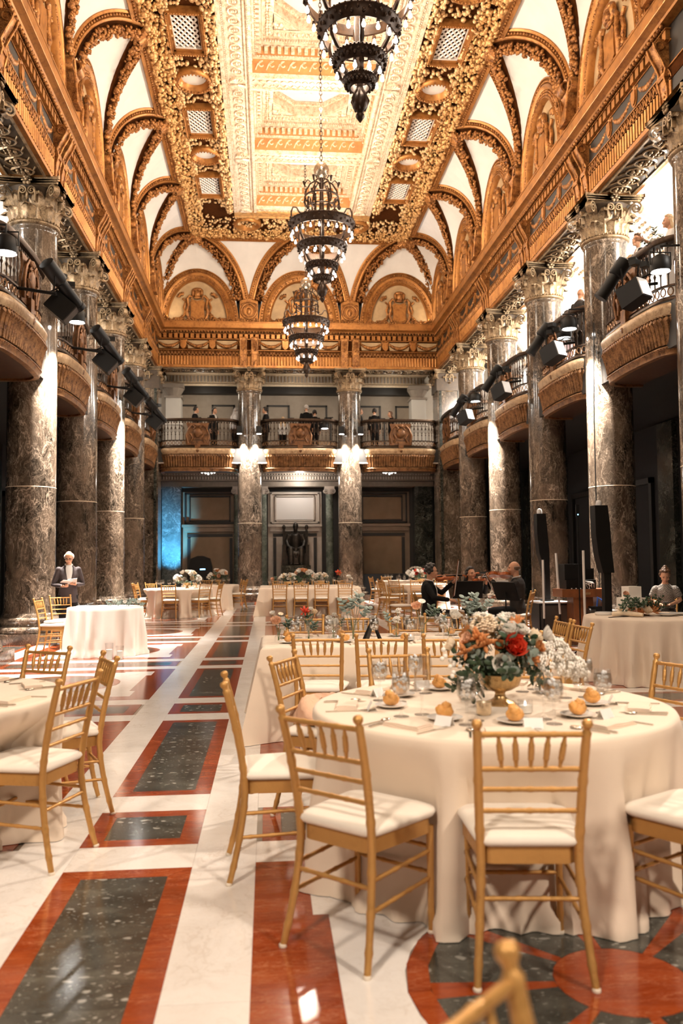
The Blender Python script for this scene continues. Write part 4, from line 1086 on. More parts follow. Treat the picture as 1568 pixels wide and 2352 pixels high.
part('black_drape', (lambda m: [m.tube([(8.55 + .06 * (i % 2), 9 + i * .17, .02), (8.55 + .06 * (i % 2), 9 + i * .17, 4.9)], .11, 6) for i in range(46)] and m)(MB()), M['black_cloth'], walls['right'], True)
# end wall
W = walls['back']
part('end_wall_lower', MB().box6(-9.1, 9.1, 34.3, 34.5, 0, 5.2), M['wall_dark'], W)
part('end_wall_upper', MB().box6(-9.1, 9.1, 34.3, 34.5, 5.2, 9.8), M['gallery_tan'] if 'gallery_tan' in M else M['wall_dim'], W)
part('gallery_floor', MB().box6(-5.42, 5.42, 31.2, 34.4, 5.2, 5.72), M['wall_dark'], W); part('gallery_ceiling', MB().box6(-9.1, 9.1, 31.9, 34.4, 9.6, 9.75), M['wall_dark'], W)
part('aisle_soffit', MB().box6(-5.42, 5.42, 31.2, 34.4, 5.16, 5.2), M['stone_grey'], W)
c = part('gallery_cornice', (lambda m: m.sweep([(34.3, 8.66), (33.9, 8.66), (33.88, 8.74), (33.95, 8.78), (33.97, 8.82), (33.97, 9.10), (33.84, 9.14), (33.78, 9.20), (33.78, 9.22), (34.0, 9.24), (34.0, 9.36), (33.66, 9.36), (33.62, 9.46), (34.3, 9.46)], [Vector((-5.6, 0, 0)), Vector((5.6, 0, 0))], [(Vector((0, 1, 0)), Vector((0, 0, 1)))] * 2))(MB()), M['fl_cream'], W)
m = MB()
for i in range(84): x = -5.5 + i * 11 / 83; m.box6(x - .035, x + .035, 33.90, 33.98, 8.84, 9.08)
part('gallery_dentils', m, M['stone_grey'], c, kind='stuff')
part('gallery_dark_band', MB().box6(-5.3, 5.3, 33.95, 34.3, 8.36, 8.66), M['wall_dark'], W)  # dark strip put in for the dark void under the cornice
for cx in (-B, 0, B):
    for sg in (-1, 1):
        x = cx + sg * .78; m = MB(); t = .035
        pl = [(-.62, 5.75), (-.62, 7.4), (-.44, 7.4), (-.44, 7.92), (.44, 7.92), (.44, 7.4), (.62, 7.4), (.62, 5.75)]
        for a, b2 in zip(pl[:-1], pl[1:]): m.box6(x + min(a[0], b2[0]) - t, x + max(a[0], b2[0]) + t, 34.26, 34.31, min(a[1], b2[1]) - t, max(a[1], b2[1]) + t)
        part('fret_moulding', m, M['wall_dark'], W)
for s in (-1, 1):
    p = part('gallery_pilaster', MB().box6(s * 5.0 - .30, s * 5.0 + .30, 33.6, 34.3, 5.72, 8.1).box6(s * 5.0 - .36, s * 5.0 + .36, 33.55, 34.3, 7.0, 7.12), M['gallery_white'], W)
    part('pilaster_capital', MB().box6(s * 5.0 - .36, s * 5.0 + .36, 33.54, 34.3, 8.1, 8.18).box6(s * 5.0 - .42, s * 5.0 + .42, 33.46, 34.3, 8.5, 8.66).lathe([(.2, 8.14), (.3, 8.3), (.42, 8.5)], 12, s * 5.0, 33.9), M['stone_grey'], p)
# lower end wall: low entablature, panels and doors
part('low_entablature', MB().box6(-5.6, 5.6, 33.75, 34.3, 4.52, 4.72).box6(-5.6, 5.6, 33.68, 34.3, 4.74, 5.0).box6(-5.6, 5.6, 33.5, 34.3, 5.02, 5.16), M['low_ent'] if 'low_ent' in M else M['stone_grey'], W)
m = MB()
for i in range(100): x = -5.5 + i * 11 / 99; m.ico((x, 33.66, 4.86), (.04, .03, .08)); m.box6(x - .03, x + .03, 33.56, 33.7, 4.98, 5.03)
part('low_relief', m, M['stone_grey'], W, True, kind='stuff')
M['panel_white'] = plain('pale_panel', (.62, .58, .54), .22); M['panel_tan'] = plain('polished_tan_panel', (.22, .145, .09), .18, 0, .1, 2)
for i, (cx, hw, pm, fm) in enumerate(((-3.575, .78, M['panel_tan'], M['wall_dim']), (-.12, .76, M['panel_white'], M['stone_grey']), (3.5, .80, M['panel_tan'], M['wall_dim']))):
    f = part('door_%d' % (i + 1), MB().box6(cx - hw - .34, cx + hw + .34, 34.22, 34.3, .0, 4.34), fm, None, kind='structure')
    part('upper_panel', MB().box6(cx - hw, cx + hw, 34.17, 34.24, 3.19, 4.11), pm, f)
    m = MB()
    for hx, z0, z1, t in ((hw + .05, 3.12, 4.18, .05), (hw + .24, 3.04, 4.30, .06)):
        m.box6(cx - hx, cx + hx, 34.12, 34.24, z1 - t, z1); m.box6(cx - hx, cx + hx, 34.12, 34.24, z0, z0 + t); m.box6(cx - hx, cx - hx + t, 34.12, 34.24, z0, z1); m.box6(cx + hx - t, cx + hx, 34.12, 34.24, z0, z1)
    part('panel_frame', m, M['wall_dark'] if i != 1 else M['stone_grey'], f)
    part('shelf', MB().box6(cx - hw - .34, cx + hw + .34, 34.0, 34.24, 2.90, 3.0).box6(cx - hw - .26, cx + hw + .26, 34.08, 34.24, 2.72, 2.90), fm, f)
    part('lower_panel', MB().box6(cx - hw, cx + hw, 34.19, 34.24, .05, 2.55), pm if i != 1 else M['stone_grey'], f)
    m = MB().box6(cx - hw - .14, cx + hw + .14, 34.17, 34.26, 2.50, 2.62)
    for sg in (-1, 1): m.box6(cx + sg * (hw + .07) - .06, cx + sg * (hw + .07) + .06, 34.17, 34.26, .3, 2.45)
    part('fret_band', m, M['wall_dark'], f)
for x in (-1.42, 1.28, -2.45, 2.35):
    t = part('ionic_column', MB().lathe([(.20, 0), (.20, .1), (.17, .18), (.165, .3), (.145, 4.2)], 20, x, 33.85), M['ionic'] if 'ionic' in M else M['marble'], W, True)
    m = MB().box6(x - .2, x + .2, 33.66, 34.04, 4.42, 4.52)
    for sg in (-1, 1):
        v = MB(); strip(v, [(x, 4.40)] + spiral(x + sg * .15, 4.32, .095, 1.5, sgn=sg), 33.68, 34.0, .018); m.join(v)
    part('ionic_capital', m.lathe([(.15, 4.2), (.17, 4.26), (.16, 4.42)], 16, x, 33.85), M['stone_grey'], t, True)
part('blue_pilaster', MB().box6(-5.46, -4.72, 33.8, 34.3, 0, 4.42).box6(-5.5, -4.68, 33.76, 34.3, 4.42, 4.52), M['blue_pil'] if 'blue_pil' in M else M['marble'], W)
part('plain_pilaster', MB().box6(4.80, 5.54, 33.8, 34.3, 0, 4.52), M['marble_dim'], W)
# wall closing the hall behind the camera
part('wall_front', MB().box6(-9.1, 9.1, -6.2, -6.0, 0, 14.5), M['wall_dim'], None, kind='structure')
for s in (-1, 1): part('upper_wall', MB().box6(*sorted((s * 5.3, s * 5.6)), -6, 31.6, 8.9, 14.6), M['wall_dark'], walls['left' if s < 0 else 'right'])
part('upper_wall', MB().box6(-5.6, 5.6, 31.2, 31.4, 8.9, 14.6), M['wall_dark'], walls['back'])

# ------------------------------------------------------------------ gold ballroom chairs
def chair_meshes():
    d = {}
    def post(sx):
        zs = np.concatenate([np.arange(0, .86, .02), [.86, .875, .882, .89, .90, .91, .918, .921]])
        P, R = [], []
        for z in zs:
            t = z / .92
            y = -.195 - .10 * max(0, (z - .42) / .5) ** 1.5 - .075 * max(0, (.42 - z) / .42) ** 1.6
            x = sx * (.172 + .018 * max(0, (z - .42) / .5) + .030 * max(0, (.42 - z) / .42) ** 1.4)
            r = .0135 + .003 * min(1, z / .4) * (1 if z < .6 else max(.4, 1 - (z - .6)))
            for nz in (.08, .20, .34, .52, .63, .70, .81):
                r += .0028 * math.exp(-((z - nz) / .008) ** 2)
            if z > .87: r = {.875: .0175, .882: .012, .89: .012, .90: .0185, .91: .0195, .918: .015, .921: .004}.get(round(float(z), 3), r)
            P.append((x, y, z)); R.append(r)
        return MB().tube(P, R, 10)
    d['pl'] = post(-1).mesh('back_post', M['chair'], True, 1.0); d['pr'] = post(1).mesh('back_post', M['chair'], True, 1.0)
    def yb(z): return -.195 - .10 * ((z - .42) / .5) ** 1.5
    def xb(z): return .172 + .018 * (z - .42) / .5
    def bar(p, q, r, nodes=4, seg=7):
        P, R = [], []
        for t in np.linspace(0, 1, 25):
            P.append(Vector(p).lerp(Vector(q), t)); R.append(r + .0022 * max(math.exp(-((t - (i + .5) / nodes) / .018) ** 2) for i in range(nodes)))
        return MB().tube(P, R, seg)
    for n, z, r in (('top_rail', .868, .0105), ('lower_rail', .742, .0095), ('ladder_bar', .668, .009), ('ladder_bar2', .590, .009)):
        d[n] = bar((-xb(z), yb(z), z), (xb(z), yb(z), z), r, 5).mesh(n.rstrip('2'), M['chair'], True, 1.0)
    for i in range(5):
        xt = (i - 2) * .058; xl = (i - 2) * .050; P, R = [], []
        for t in np.linspace(0, 1, 21):
            z = .742 + (.868 - .742) * t; P.append((xl + (xt - xl) * t, yb(z), z)); R.append(.006 + .006 * math.sin(t * PI) ** 2 + .002 * (math.exp(-((t - .3) / .03) ** 2) + math.exp(-((t - .7) / .03) ** 2)))
        d['spindle%d' % i] = MB().tube(P, R, 7).mesh('spindle', M['chair'], True, 1.0)
    def trap(o, z):       # seat outline, wider in front
        pts = []
        for (x, y, r, a0) in ((.20 + o, .195 + o, .07, 0), (-.20 - o, .195 + o, .07, PI / 2), (-.172 - o, -.195 - o, .05, PI), (.172 + o, -.195 - o, .05, 1.5 * PI)):
            cx, cy = x - math.copysign(r, x), y - math.copysign(r, y)
            for a in np.linspace(a0, a0 + PI / 2, 6): pts.append((cx + r * math.cos(a), cy + r * math.sin(a), z))
        return pts
    m = MB(); m.grid(trap(0, .40) + trap(0, .458) + trap(-.02, .460) + trap(-.02, .398) , 24, 4, True); n = 0
    for i in range(24): m.f.append((i, (i + 1) % 24, 72 + (i + 1) % 24, 72 + i))
    m.prism([(p[0], p[1]) for p in trap(-.018, 0)], .44, .455)
    d['seat_frame'] = m.mesh('seat_frame', M['chair'], True, .9)
    m = MB(); L = [(-.006, .459), (.012, .464), (.02, .478), (.016, .492), (-.01, .503), (-.06, .509), (-.12, .512)]
    P = []
    for o, z in L:
        P += trap(o, z) if o > -.05 else [(p[0] * (1 + o * 4.2), p[1] * (1 + o * 4.2), z) for p in trap(0, 0)]
    m.grid(P, 24, len(L), True); k = len(m.v) - 24; m.f.append(tuple(range(k, k + 24))); m.f.append(tuple(range(23, -1, -1)))
    d['cushion'] = m.mesh('seat_cushion', M['cushion'], True, 1.2)
    def fleg(sx):
        P, R = [], []
        for z in np.arange(0, .44, .02): P.append((sx * .183, .178, z)); R.append(.012 + .004 * z / .42 + .0028 * max(math.exp(-((z - q) / .008) ** 2) for q in (.08, .21, .31)))
        return MB().tube(P, R, 10)
    d['fl'] = fleg(-1).mesh('front_leg', M['chair'], True, 1.0); d['fr'] = fleg(1).mesh('front_leg', M['chair'], True, 1.0)
    for i, z in enumerate((.31, .205)):
        yk = -.195 - .075 * ((.42 - z) / .42) ** 1.6; xk = .172 + .03 * ((.42 - z) / .42) ** 1.4
        for sx, t in ((-1, 'l'), (1, 'r')): d['side%d%s' % (i, t)] = bar((sx * xk, yk, z), (sx * .183, .178, z + .012), .0085).mesh('side_stretcher', M['chair'], True, 1.0)
    for z, t in ((.335, 'a'), (.235, 'b')): d['front' + t] = bar((-.183, .178, z), (.183, .178, z), .0085).mesh('front_stretcher', M['chair'], True, 1.0)
    z = .285; yk = -.195 - .075 * ((.42 - z) / .42) ** 1.6; xk = .172 + .03 * ((.42 - z) / .42) ** 1.4
    d['back_st'] = bar((-xk, yk, z), (xk, yk, z), .0085).mesh('back_stretcher', M['chair'], True, 1.0)
    m = MB()
    d['glide'] = MB().lathe([(.0145, 0), (.016, .004), (.015, .012), (.012, .014)], 10).mesh('foot_glide', M['foot'], True)
    return d
CH = chair_meshes()
def make_chair():
    t = thing('ballroom_chair', None, None)
    for k, me in CH.items():
        if k == 'glide': continue
        link(me.name.split('.')[0], me, t)
    for x, y in ((-.202, -.27), (.202, -.27), (-.183, .178), (.183, .178)): link('foot_glide', CH['glide'], t, (x, y, 0))
    return t
CHAIRS = []
def chair_at(bx, by, fx, fy, label, group='gold ballroom chairs'):
    L = math.hypot(fx, fy); fx, fy = fx / L, fy / L
    t = make_chair(); t.location = (bx + fx * .285, by + fy * .285, 0); t.rotation_euler = (0, 0, look_rot((fx, fy)))
    CHAIRS.append((t.location.x, t.location.y, fx, fy)); return tag(t, label, 'chair', group)
T1 = (-.15, 4.06); T4 = (-3.15, 4.72); T5 = (-3.88, 13.95); T6 = (-3.70, 23.35); T6B = (-3.05, 26.6); T7 = (3.30, 25.2); T7B = (3.45, 29.0); T8 = (3.52, 9.95)
chair_at(-1.045, 3.135, .69, .72, 'gold chair front left of the flower table, turned three quarters, seat fully in view')
chair_at(-.325, 2.845, .12, 1, 'gold chair with its back square to the viewer, nearest side of the flower table')
chair_at(.585, 2.95, -.5, .87, 'gold chair at the right picture edge showing only cushion and front legs')
chair_at(-1.44, 4.12, 1, .05, 'gold chair seen exactly side on, left of the flower table')
chair_at(-1.14, 5.13, .91, -.41, 'gold chair with a peach shawl on its seat, far left of the flower table')
chair_at(-.41, 5.27, .05, -1, 'gold chair behind the glasses on the far side of the flower table')
chair_at(.41, 5.12, -.3, -1, 'gold chair half hidden by the urn of flowers, on the far side of its table')
chair_at(1.08, 4.52, -.93, -.35, 'gold chair cut by the right picture edge below the cake table')
chair_at(-1.02, 1.08, .70, -.72, 'out of focus gold chair top rising from the bottom edge of the picture')
chair_at(-2.18, 4.33, -.95, .32, 'gold chair in front at the left edge table, its back legs on the white strip')
chair_at(-2.21, 5.28, -.95, -.40, 'gold chair seen edge on behind the front chair of the left edge table')
chair_at(-2.73, 5.88, -.5, -.86, 'gold chair whose back alone shows above the left edge table, before the candles')
for x, y, fx, lb in ((-.855, 6.42, .15, 'gold chair left end of the near row at the long bud vase table'), (-.375, 6.33, .15, 'gold chair in front of the black sign on the long bud vase table'), (.125, 6.23, .12, 'gold chair third in the near row of the long bud vase table'), (.70, 6.31, -.25, 'gold chair behind the urn flowers, last in the near row of the long table')): chair_at(x, y, fx, 1, lb)
for x, lb in ((-.85, 'gold chair across the bud vase table behind the red flower'), (-.30, 'gold chair across the bud vase table behind the eucalyptus vase'), (.22, 'gold chair across the bud vase table behind the black sign'), (.80, 'gold chair across the bud vase table before the woman violinist')): chair_at(x, 8.68, 0, -1, lb)
chair_at(1.56, 7.74, -1, .0, 'gold chair at the far corner of the long table end beside the subwoofer')
chair_at(1.55, 7.22, -1, -.05, 'gold chair at the long table end nearest the cake table')
chair_at(-4.98, 14.05, 1, -.08, 'gold chair with folded cloths on its seat beside the couple table')
chair_at(-4.92, 15.25, .6, -.8, 'gold chair right before the standing man at the couple table')
for x, lb in ((-.92, 'leftmost gold chair of four lined up at the head of the middle far table'), (-.35, 'second gold chair from the left lined up at the middle far table'), (.20, 'third gold chair from the left lined up at the middle far table'), (.83, 'rightmost gold chair of four lined up at the head of the middle far table')): chair_at(x, 22.28, 0, 1, lb)
for x, lb in ((-1.0, 'gold chair beyond the middle far table by its peach flower'), (-.35, 'gold chair beyond the middle far table below the statue'), (.3, 'gold chair beyond the middle far table by the rust flower'), (.95, 'gold chair beyond the middle far table at the right corner')): chair_at(x, 25.6, 0, -1, lb)
def ring(tc, r, items, group):
    for a, lb in items:
        t = math.radians(a); chair_at(tc[0] + (r + .28) * math.cos(t), tc[1] + (r + .28) * math.sin(t), -math.cos(t), -math.sin(t), lb)
ring(T6, .95, ((-162, 'gold chair seen from the side at the far left of the twin flower table'), (168, 'gold chair behind the side on chair at the far left flower table'), (-96, 'gold chair front and centre at the far left table with two bouquets'), (-48, 'gold chair front right at the far left table, one leg on the red tile'), (-14, 'gold chair right of the far left table, beside the red tile'), (135, 'gold chair at the back of the far left table before the blue pilaster'), (80, 'gold chair behind the white bouquet of the far left table')), '')
ring(T6B, .9, ((-18, 'gold chair alone by the lit column, right of the rear left table'), (28, 'gold chair at the rear left table close to the lit column base'), (100, 'gold chair behind the rust bouquet of the rear left table')), '')
ring(T7, .92, ((-170, 'gold chair left of the far right table, back to the aisle'), (-135, 'gold chair front left at the far right table'), (-100, 'gold chair front of the far right table'), (-62, 'gold chair of the far right table behind the seated man violinist'), (150, 'gold chair back left at the far right table'), (60, 'gold chair at the back of the far right table')), '')
ring(T7B, .9, ((-165, 'gold chair at the rearmost right table against the dark door'), (110, 'gold chair behind the rearmost right table')), '')
chair_at(1.75, 22.1, 1, .5, 'lone gold chair in the aisle right of the middle far table')
chair_at(1.62, 18.6, .25, -1, 'gold chair standing behind the woman violinist, empty')

# ------------------------------------------------------------------ tables under cloths
def dent(m, cx, cy, loc, n):      # the hanging cloth gives way where a chair is pushed against it
    near = [c for c in CHAIRS if abs(c[0] - loc[0] - cx) < 3 and abs(c[1] - loc[1] - cy) < 3]
    k0 = max(k for k in range(len(m.v) // n) if m.v[k * n][2] > .45); cut = []
    for i in range(n):
        x, y, z = m.v[k0 * n + i]; dx, dy = x - cx, y - cy; L = L0 = math.hypot(dx, dy); ux, uy = dx / L, dy / L
        for qx, qy, fx, fy in near:
            for _ in range(40):
                px, py = cx + ux * L + loc[0] - qx, cy + uy * L + loc[1] - qy; ly = px * fx + py * fy; lx = px * fy - py * fx
                if abs(lx) < .215 and -.3 < ly < .215: L -= .01
                else: break
        cut.append(L0 - L)
    soft = [max(cut[i], sum(cut[(i + d) % n] * (1 - abs(d) / 8) for d in range(-7, 8)) / 8) for i in range(n)]
    for q, (x, y, z) in enumerate(m.v):
        if z > .745: continue
        t = min(1, (.745 - z) / .27); t = t * t * (3 - 2 * t); dx, dy = x - cx, y - cy; L = math.hypot(dx, dy); k = (L - soft[q % n] * t) / L
        m.v[q] = (cx + dx * k, cy + dy * k, z)
    return m
def cloth_round(r, seed, h=.765, nf=15, amp=.045, n=200):
    rg = np.random.RandomState(seed); m = MB(); ph = rg.uniform(0, 6, 4)
    rows = [(.0, h), (.4 * r, h), (.8 * r, h), (r - .02, h), (r - .004, h - .004), (r + .004, h - .018)]
    zs = np.linspace(h - .05, .0, 16)
    P = []
    for rr, z in rows:
        for i in range(n): a = 2 * PI * i / n; P.append((rr * math.cos(a), rr * math.sin(a), z))
    for z in zs:
        t = (h - z) / h
        for i in range(n):
            a = 2 * PI * i / n
            q = math.sin(nf * a + ph[0] + 1.3 * math.sin(2 * a + ph[1]) + .7 * math.sin(5 * a + ph[3])); q2 = math.sin(nf * 1.62 * a + ph[2] + math.sin(3 * a))
            w_ = (abs(q) ** .55 * (1 if q > 0 else -1)) * .75 + .35 * q2
            rr = r + .004 + .03 * t + amp * 1.25 * w_ * min(1, t * 1.6) ** 1.1
            if t > .93: rr += .02 * math.sin(31 * a + ph[1]) + .02
            P.append((rr * math.cos(a), rr * math.sin(a), max(z, .003)))
    m.grid(P, n, len(rows) + len(zs), True); m.nrow = n
    return m
def cloth_rect(x0, x1, y0, y1, seed, h=.765):
    rg = np.random.RandomState(seed); pts = []; nx, ny = 70, 36
    for i in range(nx): pts.append((x0 + (x1 - x0) * i / nx, y0, 0, -1))
    for i in range(ny): pts.append((x1, y0 + (y1 - y0) * i / ny, 1, 0))
    for i in range(nx): pts.append((x1 - (x1 - x0) * i / nx, y1, 0, 1))
    for i in range(ny): pts.append((x0, y1 - (y1 - y0) * i / ny, -1, 0))
    n = len(pts); m = MB(); P = []; ph = rg.uniform(0, 6, 3); cx, cy = (x0 + x1) / 2, (y0 + y1) / 2
    for k, z in ((.02, h), (.97, h), (.998, h - .003)):
        P += [(cx + (x - cx) * k, cy + (y - cy) * k, z) for x, y, a, b in pts]
    for z in np.linspace(h - .02, 0, 14):
        t = (h - z) / h
        for i, (x, y, a, b) in enumerate(pts):
            dx, dy = min(abs(x - x0), abs(x - x1)), min(abs(y - y0), abs(y - y1)); corner = math.exp(-(max(dx, dy) / .16) ** 2)
            w_ = math.sin(i * .36 + ph[0]) * math.sin(i * .11 + ph[1]); o = .012 + .02 * t + .018 * w_ * t + corner * .16 * t
            ux, uy = (x - cx), (y - cy); dxx = math.copysign(1, ux) * corner; dyy = math.copysign(1, uy) * corner
            P.append((x + (a if not corner > .3 else dxx) * o, y + (b if not corner > .3 else dyy) * o, max(z, .003)))
    m.nrow = n; return m.grid(P, n, 17, True)
def table(label, loc, mb, mat=None, top=None):
    t = thing('banquet_table', label, 'table', (*loc, 0), 0, 'tables under champagne cloths')
    xs = [q[0] for q in mb.v]; ys = [q[1] for q in mb.v]; dent(mb, (min(xs) + max(xs)) / 2, (min(ys) + max(ys)) / 2, loc, sum(1 for f in mb.f if len(f) == 4) and mb.nrow)
    part('tablecloth', mb, mat or M['cloth'], t, True, 1.0)
    if top: part('table_top', top, M['wood'], t)
    return t
dsk = lambda r: MB().lathe([(r - .02, .72), (r - .02, .755)], 40)
table('round table in front with an urn of flowers and place settings', T1, cloth_round(.865, 1, nf=13, amp=.05), top=dsk(.865))
table('round table cut by the left picture edge', T4, cloth_round(.79, 2, nf=13, amp=.05), top=dsk(.79))
table('small round couple table in white light with candles on the floor before it', T5, cloth_round(.60, 3, nf=12, amp=.04), M['cloth_white'], dsk(.6))
table('round table at far left with a white bouquet', T6, cloth_round(.93, 4, nf=16), top=dsk(.93)); table('round table behind it at far left with the rust bouquet', T6B, cloth_round(.9, 5, nf=16), top=dsk(.9))
table('round table at far right behind the seated man violinist', T7, cloth_round(.92, 6, nf=16), top=dsk(.92)); table('rearmost round table on the right before the dark door', T7B, cloth_round(.9, 7, nf=16), top=dsk(.9))
table('round cake table at the right, its cloth in deep folds', T8, cloth_round(.84, 8, nf=18, amp=.065), top=dsk(.84))
table('long rectangular table with bud vases and a black sign', (0, 0), cloth_rect(-1.28, 1.16, 6.95, 8.12, 9), top=MB().box6(-1.2, 1.1, 7.0, 8.06, .72, .755))
table('wide rectangular table at the far middle with a row of four chairs', (0, 0), cloth_rect(-1.45, 1.28, 22.75, 25.2, 10), top=MB().box6(-1.4, 1.2, 22.8, 25.1, .72, .755))

# ------------------------------------------------------------------ glassware, china, cutlery
def lm(prof, m, seg=20, cap=False): return MB().lathe(prof, seg, cap=cap).mesh('g', m, True, 1.2)
G = {}
G['gob_bowl'] = lm([(.006, .095), (.028, .10), (.040, .125), (.043, .155), (.039, .185), (.036, .20), (.034, .20), (.037, .185), (.041, .155), (.038, .127), (.02, .104)], M['glass'])
G['gob_stem'] = lm([(.036, 0), (.034, .004), (.010, .008), (.0055, .02), (.0055, .085), (.010, .097)], M['glass'], cap=True)
G['gob_water'] = lm([(0, .104), (.025, .105), (.036, .128), (.040, .155), (.037, .18), (0, .18)], M['water'])
G['wine_bowl'] = lm([(.006, .095), (.03, .105), (.038, .13), (.036, .165), (.030, .205), (.029, .205), (.034, .165), (.036, .13), (.02, .105)], M['glass'])
G['tum'] = lm([(.030, 0), (.034, .004), (.040, .06), (.041, .10), (.039, .10), (.038, .06), (.031, .008)], M['glass'])
def ices():
    m = MB()
    for i in range(20): m.ico((random.uniform(-.026, .026), random.uniform(-.026, .026), random.uniform(.125, .19)), random.uniform(.006, .011))
    return m.mesh('ice', M['ice'])
G['ice'] = ices()
for n in ('gob_bowl', 'wine_bowl', 'tum'): G[n].name = 'bowl'
G['gob_stem'].name = 'stem_foot'; G['gob_water'].name = 'ice_water'
ZT = .765
def goblet(x, y, label, group, z=ZT):
    t = thing('water_goblet', label, 'glass', (x, y, z), random.uniform(0, 6), group)
    link('bowl', G['gob_bowl'], t); link('stem_foot', G['gob_stem'], t); link('ice_water', G['gob_water'], t); link('ice_cubes', G['ice'], t)
def wineglass(x, y, label, group, z=ZT):
    t = thing('wine_glass', label, 'glass', (x, y, z), 0, group); link('bowl', G['wine_bowl'], t); link('stem_foot', G['gob_stem'], t)
PLATE = lm([(0, .004), (.045, .004), (.05, .008), (.078, .016), (.080, .018), (.077, .019), (.048, .011), (0, .008)], M['china'], 28); PLATE.name = 'bread_plate'
def roll_me(seed):
    rg = np.random.RandomState(seed); m = MB()
    m.ico((0, 0, .028), (.036, .034, .026), hi=3); m.ico((.008, .004, .050), (.018, .017, .016), hi=3); m.ico((-.016, .008, .04), (.022, .02, .02), hi=3); m.ico((.018, -.014, .036), (.022, .021, .02), hi=3)
    m.v = [tuple(np.array(q) * (1 + rg.uniform(-.05, .05))) for q in m.v]; return m.mesh('bread_roll', M['bread'], True, 2.5)
ROLLS = [roll_me(i) for i in range(3)]
def cutl(kind):
    m = MB()
    if kind == 'knife': m.box6(-.007, .007, -.10, -.01, 0, .006); m.prism([(-.007, -.01), (.007, -.01), (.008, .08), (.0, .115), (-.006, .09)], .001, .004)
    elif kind == 'fork':
        m.box6(-.005, .005, -.10, .03, 0, .004); m.prism([(-.005, .03), (.005, .03), (.012, .05), (.012, .065), (-.012, .065), (-.012, .05)], 0, .004)
        for i in range(4): x = -.0105 + i * .007; m.box6(x - .0016, x + .0016, .064, .105, .001, .004)
    else: m.box6(-.004, .004, -.09, .04, 0, .004); m.ico((0, .065, .005), (.018, .028, .006), hi=True)
    return m.mesh(kind, M['silver'], kind == 'spoon')
CUT = {k: cutl(k) for k in ('knife', 'fork', 'spoon')}
def napkin_me():
    m = MB()
    for i, (w_, l, z) in enumerate(((.10, .20, .006), (.098, .195, .015), (.095, .19, .024))):
        P = []
        for j in range(9):
            for k in range(5):
                x, y = (k / 4 - .5) * w_, (j / 8 - .5) * l; P.append((x + .002 * math.sin(j + i * 2) + i * .003, y + i * .004, z * .7 + .0015 * math.sin(j * 1.1 + i) + .002 * math.cos((k / 4 - .5) * PI)))
        m.grid(P, 5, 9)
        n = len(m.v); m.add([(x, y, z_ - .008) for x, y, z_ in P], [tuple(a - 45 + 0 for a in ()) for _ in ()]); m.grid([], 0, 0) if False else None
        base = n
        for j in range(8):
            for k in range(4): a = base + j * 5 + k; m.f.append((a, a + 5, a + 6, a + 1))
        for j in range(8):
            for k in (0, 4): a = base - 45 + j * 5 + k; m.f.append((a, a + 5, a + 50, a + 45))
        for k in range(4):
            for j in (0, 8): a = base - 45 + j * 5 + k; m.f.append((a, a + 1, a + 46, a + 45))
    return m.mesh('folded_napkin', M['napkin'], True, .8)
NAP = napkin_me()
CARD = MB().sweep([(-.022, 0), (-.0215, 0), (0, .040), (.0215, 0), (.022, 0), (0, .0415)], [Vector((-.04, 0, 0)), Vector((.04, 0, 0))], [(Vector((0, 1, 0)), Vector((0, 0, 1)))] * 2).mesh('place_card', M['paper'])
def place(tc, r, a, who, full=True, near=True):
    t = math.radians(a); ux, uy = math.cos(t), math.sin(t); px, py = -uy, ux; rz = t + PI / 2   # rz: local +Y points to the centre
    def at(rad, side): return (tc[0] + ux * rad + px * side, tc[1] + uy * rad + py * side)
    g = 'place settings on the ' + ('flower table' if tc is T1 else 'tables')
    x, y = at(r - .155, .0); tag(link('folded_napkin', NAP, None, (x, y, ZT), (0, 0, rz + PI / 2 + random.uniform(-.15, .15))), 'folded blush napkin ' + who, 'napkin', 'folded napkins')
    for k, s_, n in (('fork', .13, 'dinner fork'), ('knife', -.13, 'table knife'), ('spoon', -.165, 'spoon')):
        x, y = at(r - .15, s_); tag(link(n.replace(' ', '_') if k != 'knife' else 'table_knife', CUT[k], None, (x, y, ZT + .001), (0, 0, rz + random.uniform(-.12, .12))), f'silver {n} ' + who, k, 'silver cutlery')
    if full:
        x, y = at(r - .37, .05); tag(link('bread_plate', PLATE, None, (x, y, ZT)), 'white bread plate ' + who, 'plate', 'bread plates')
        tag(link('bread_roll', random.choice(ROLLS), None, (x, y, ZT + .008), (0, 0, random.uniform(0, 6)), 1.15), 'golden knotted bread roll on the plate ' + who, 'bread roll', 'bread rolls')
        x, y = at(r - .335, -.16); goblet(x, y, 'goblet of ice water ' + who, 'goblets of ice water')
        x, y = at(r - .43, -.11); wineglass(x, y, 'empty wine glass ' + who, 'empty wine glasses')
        x, y = at(r - .27, .11); tag(link('place_card', CARD, None, (x, y, ZT + .001), (0, 0, rz)), 'tented place card ' + who, 'card', 'place cards')
for a, w_ in ((-134, 'by the turned chair'), (-98, 'by the chair seen from behind'), (-58, 'by the cut off cushion'), (-18, 'at the chairless rim of the flower table'), (30, 'by the chair below the cake table'), (66, 'by the chair behind the urn'), (102, 'by the chair behind the glasses'), (138, 'by the peach shawl chair'), (178, 'by the side on chair')): place(T1, .86, a, w_)
for a, w_ in ((-20, 'by the front chair of the left edge table'), (30, 'by the edge on chair of the left edge table'), (70, 'by the back chair of the left edge table')): place(T4, .79, a, w_, full=False)

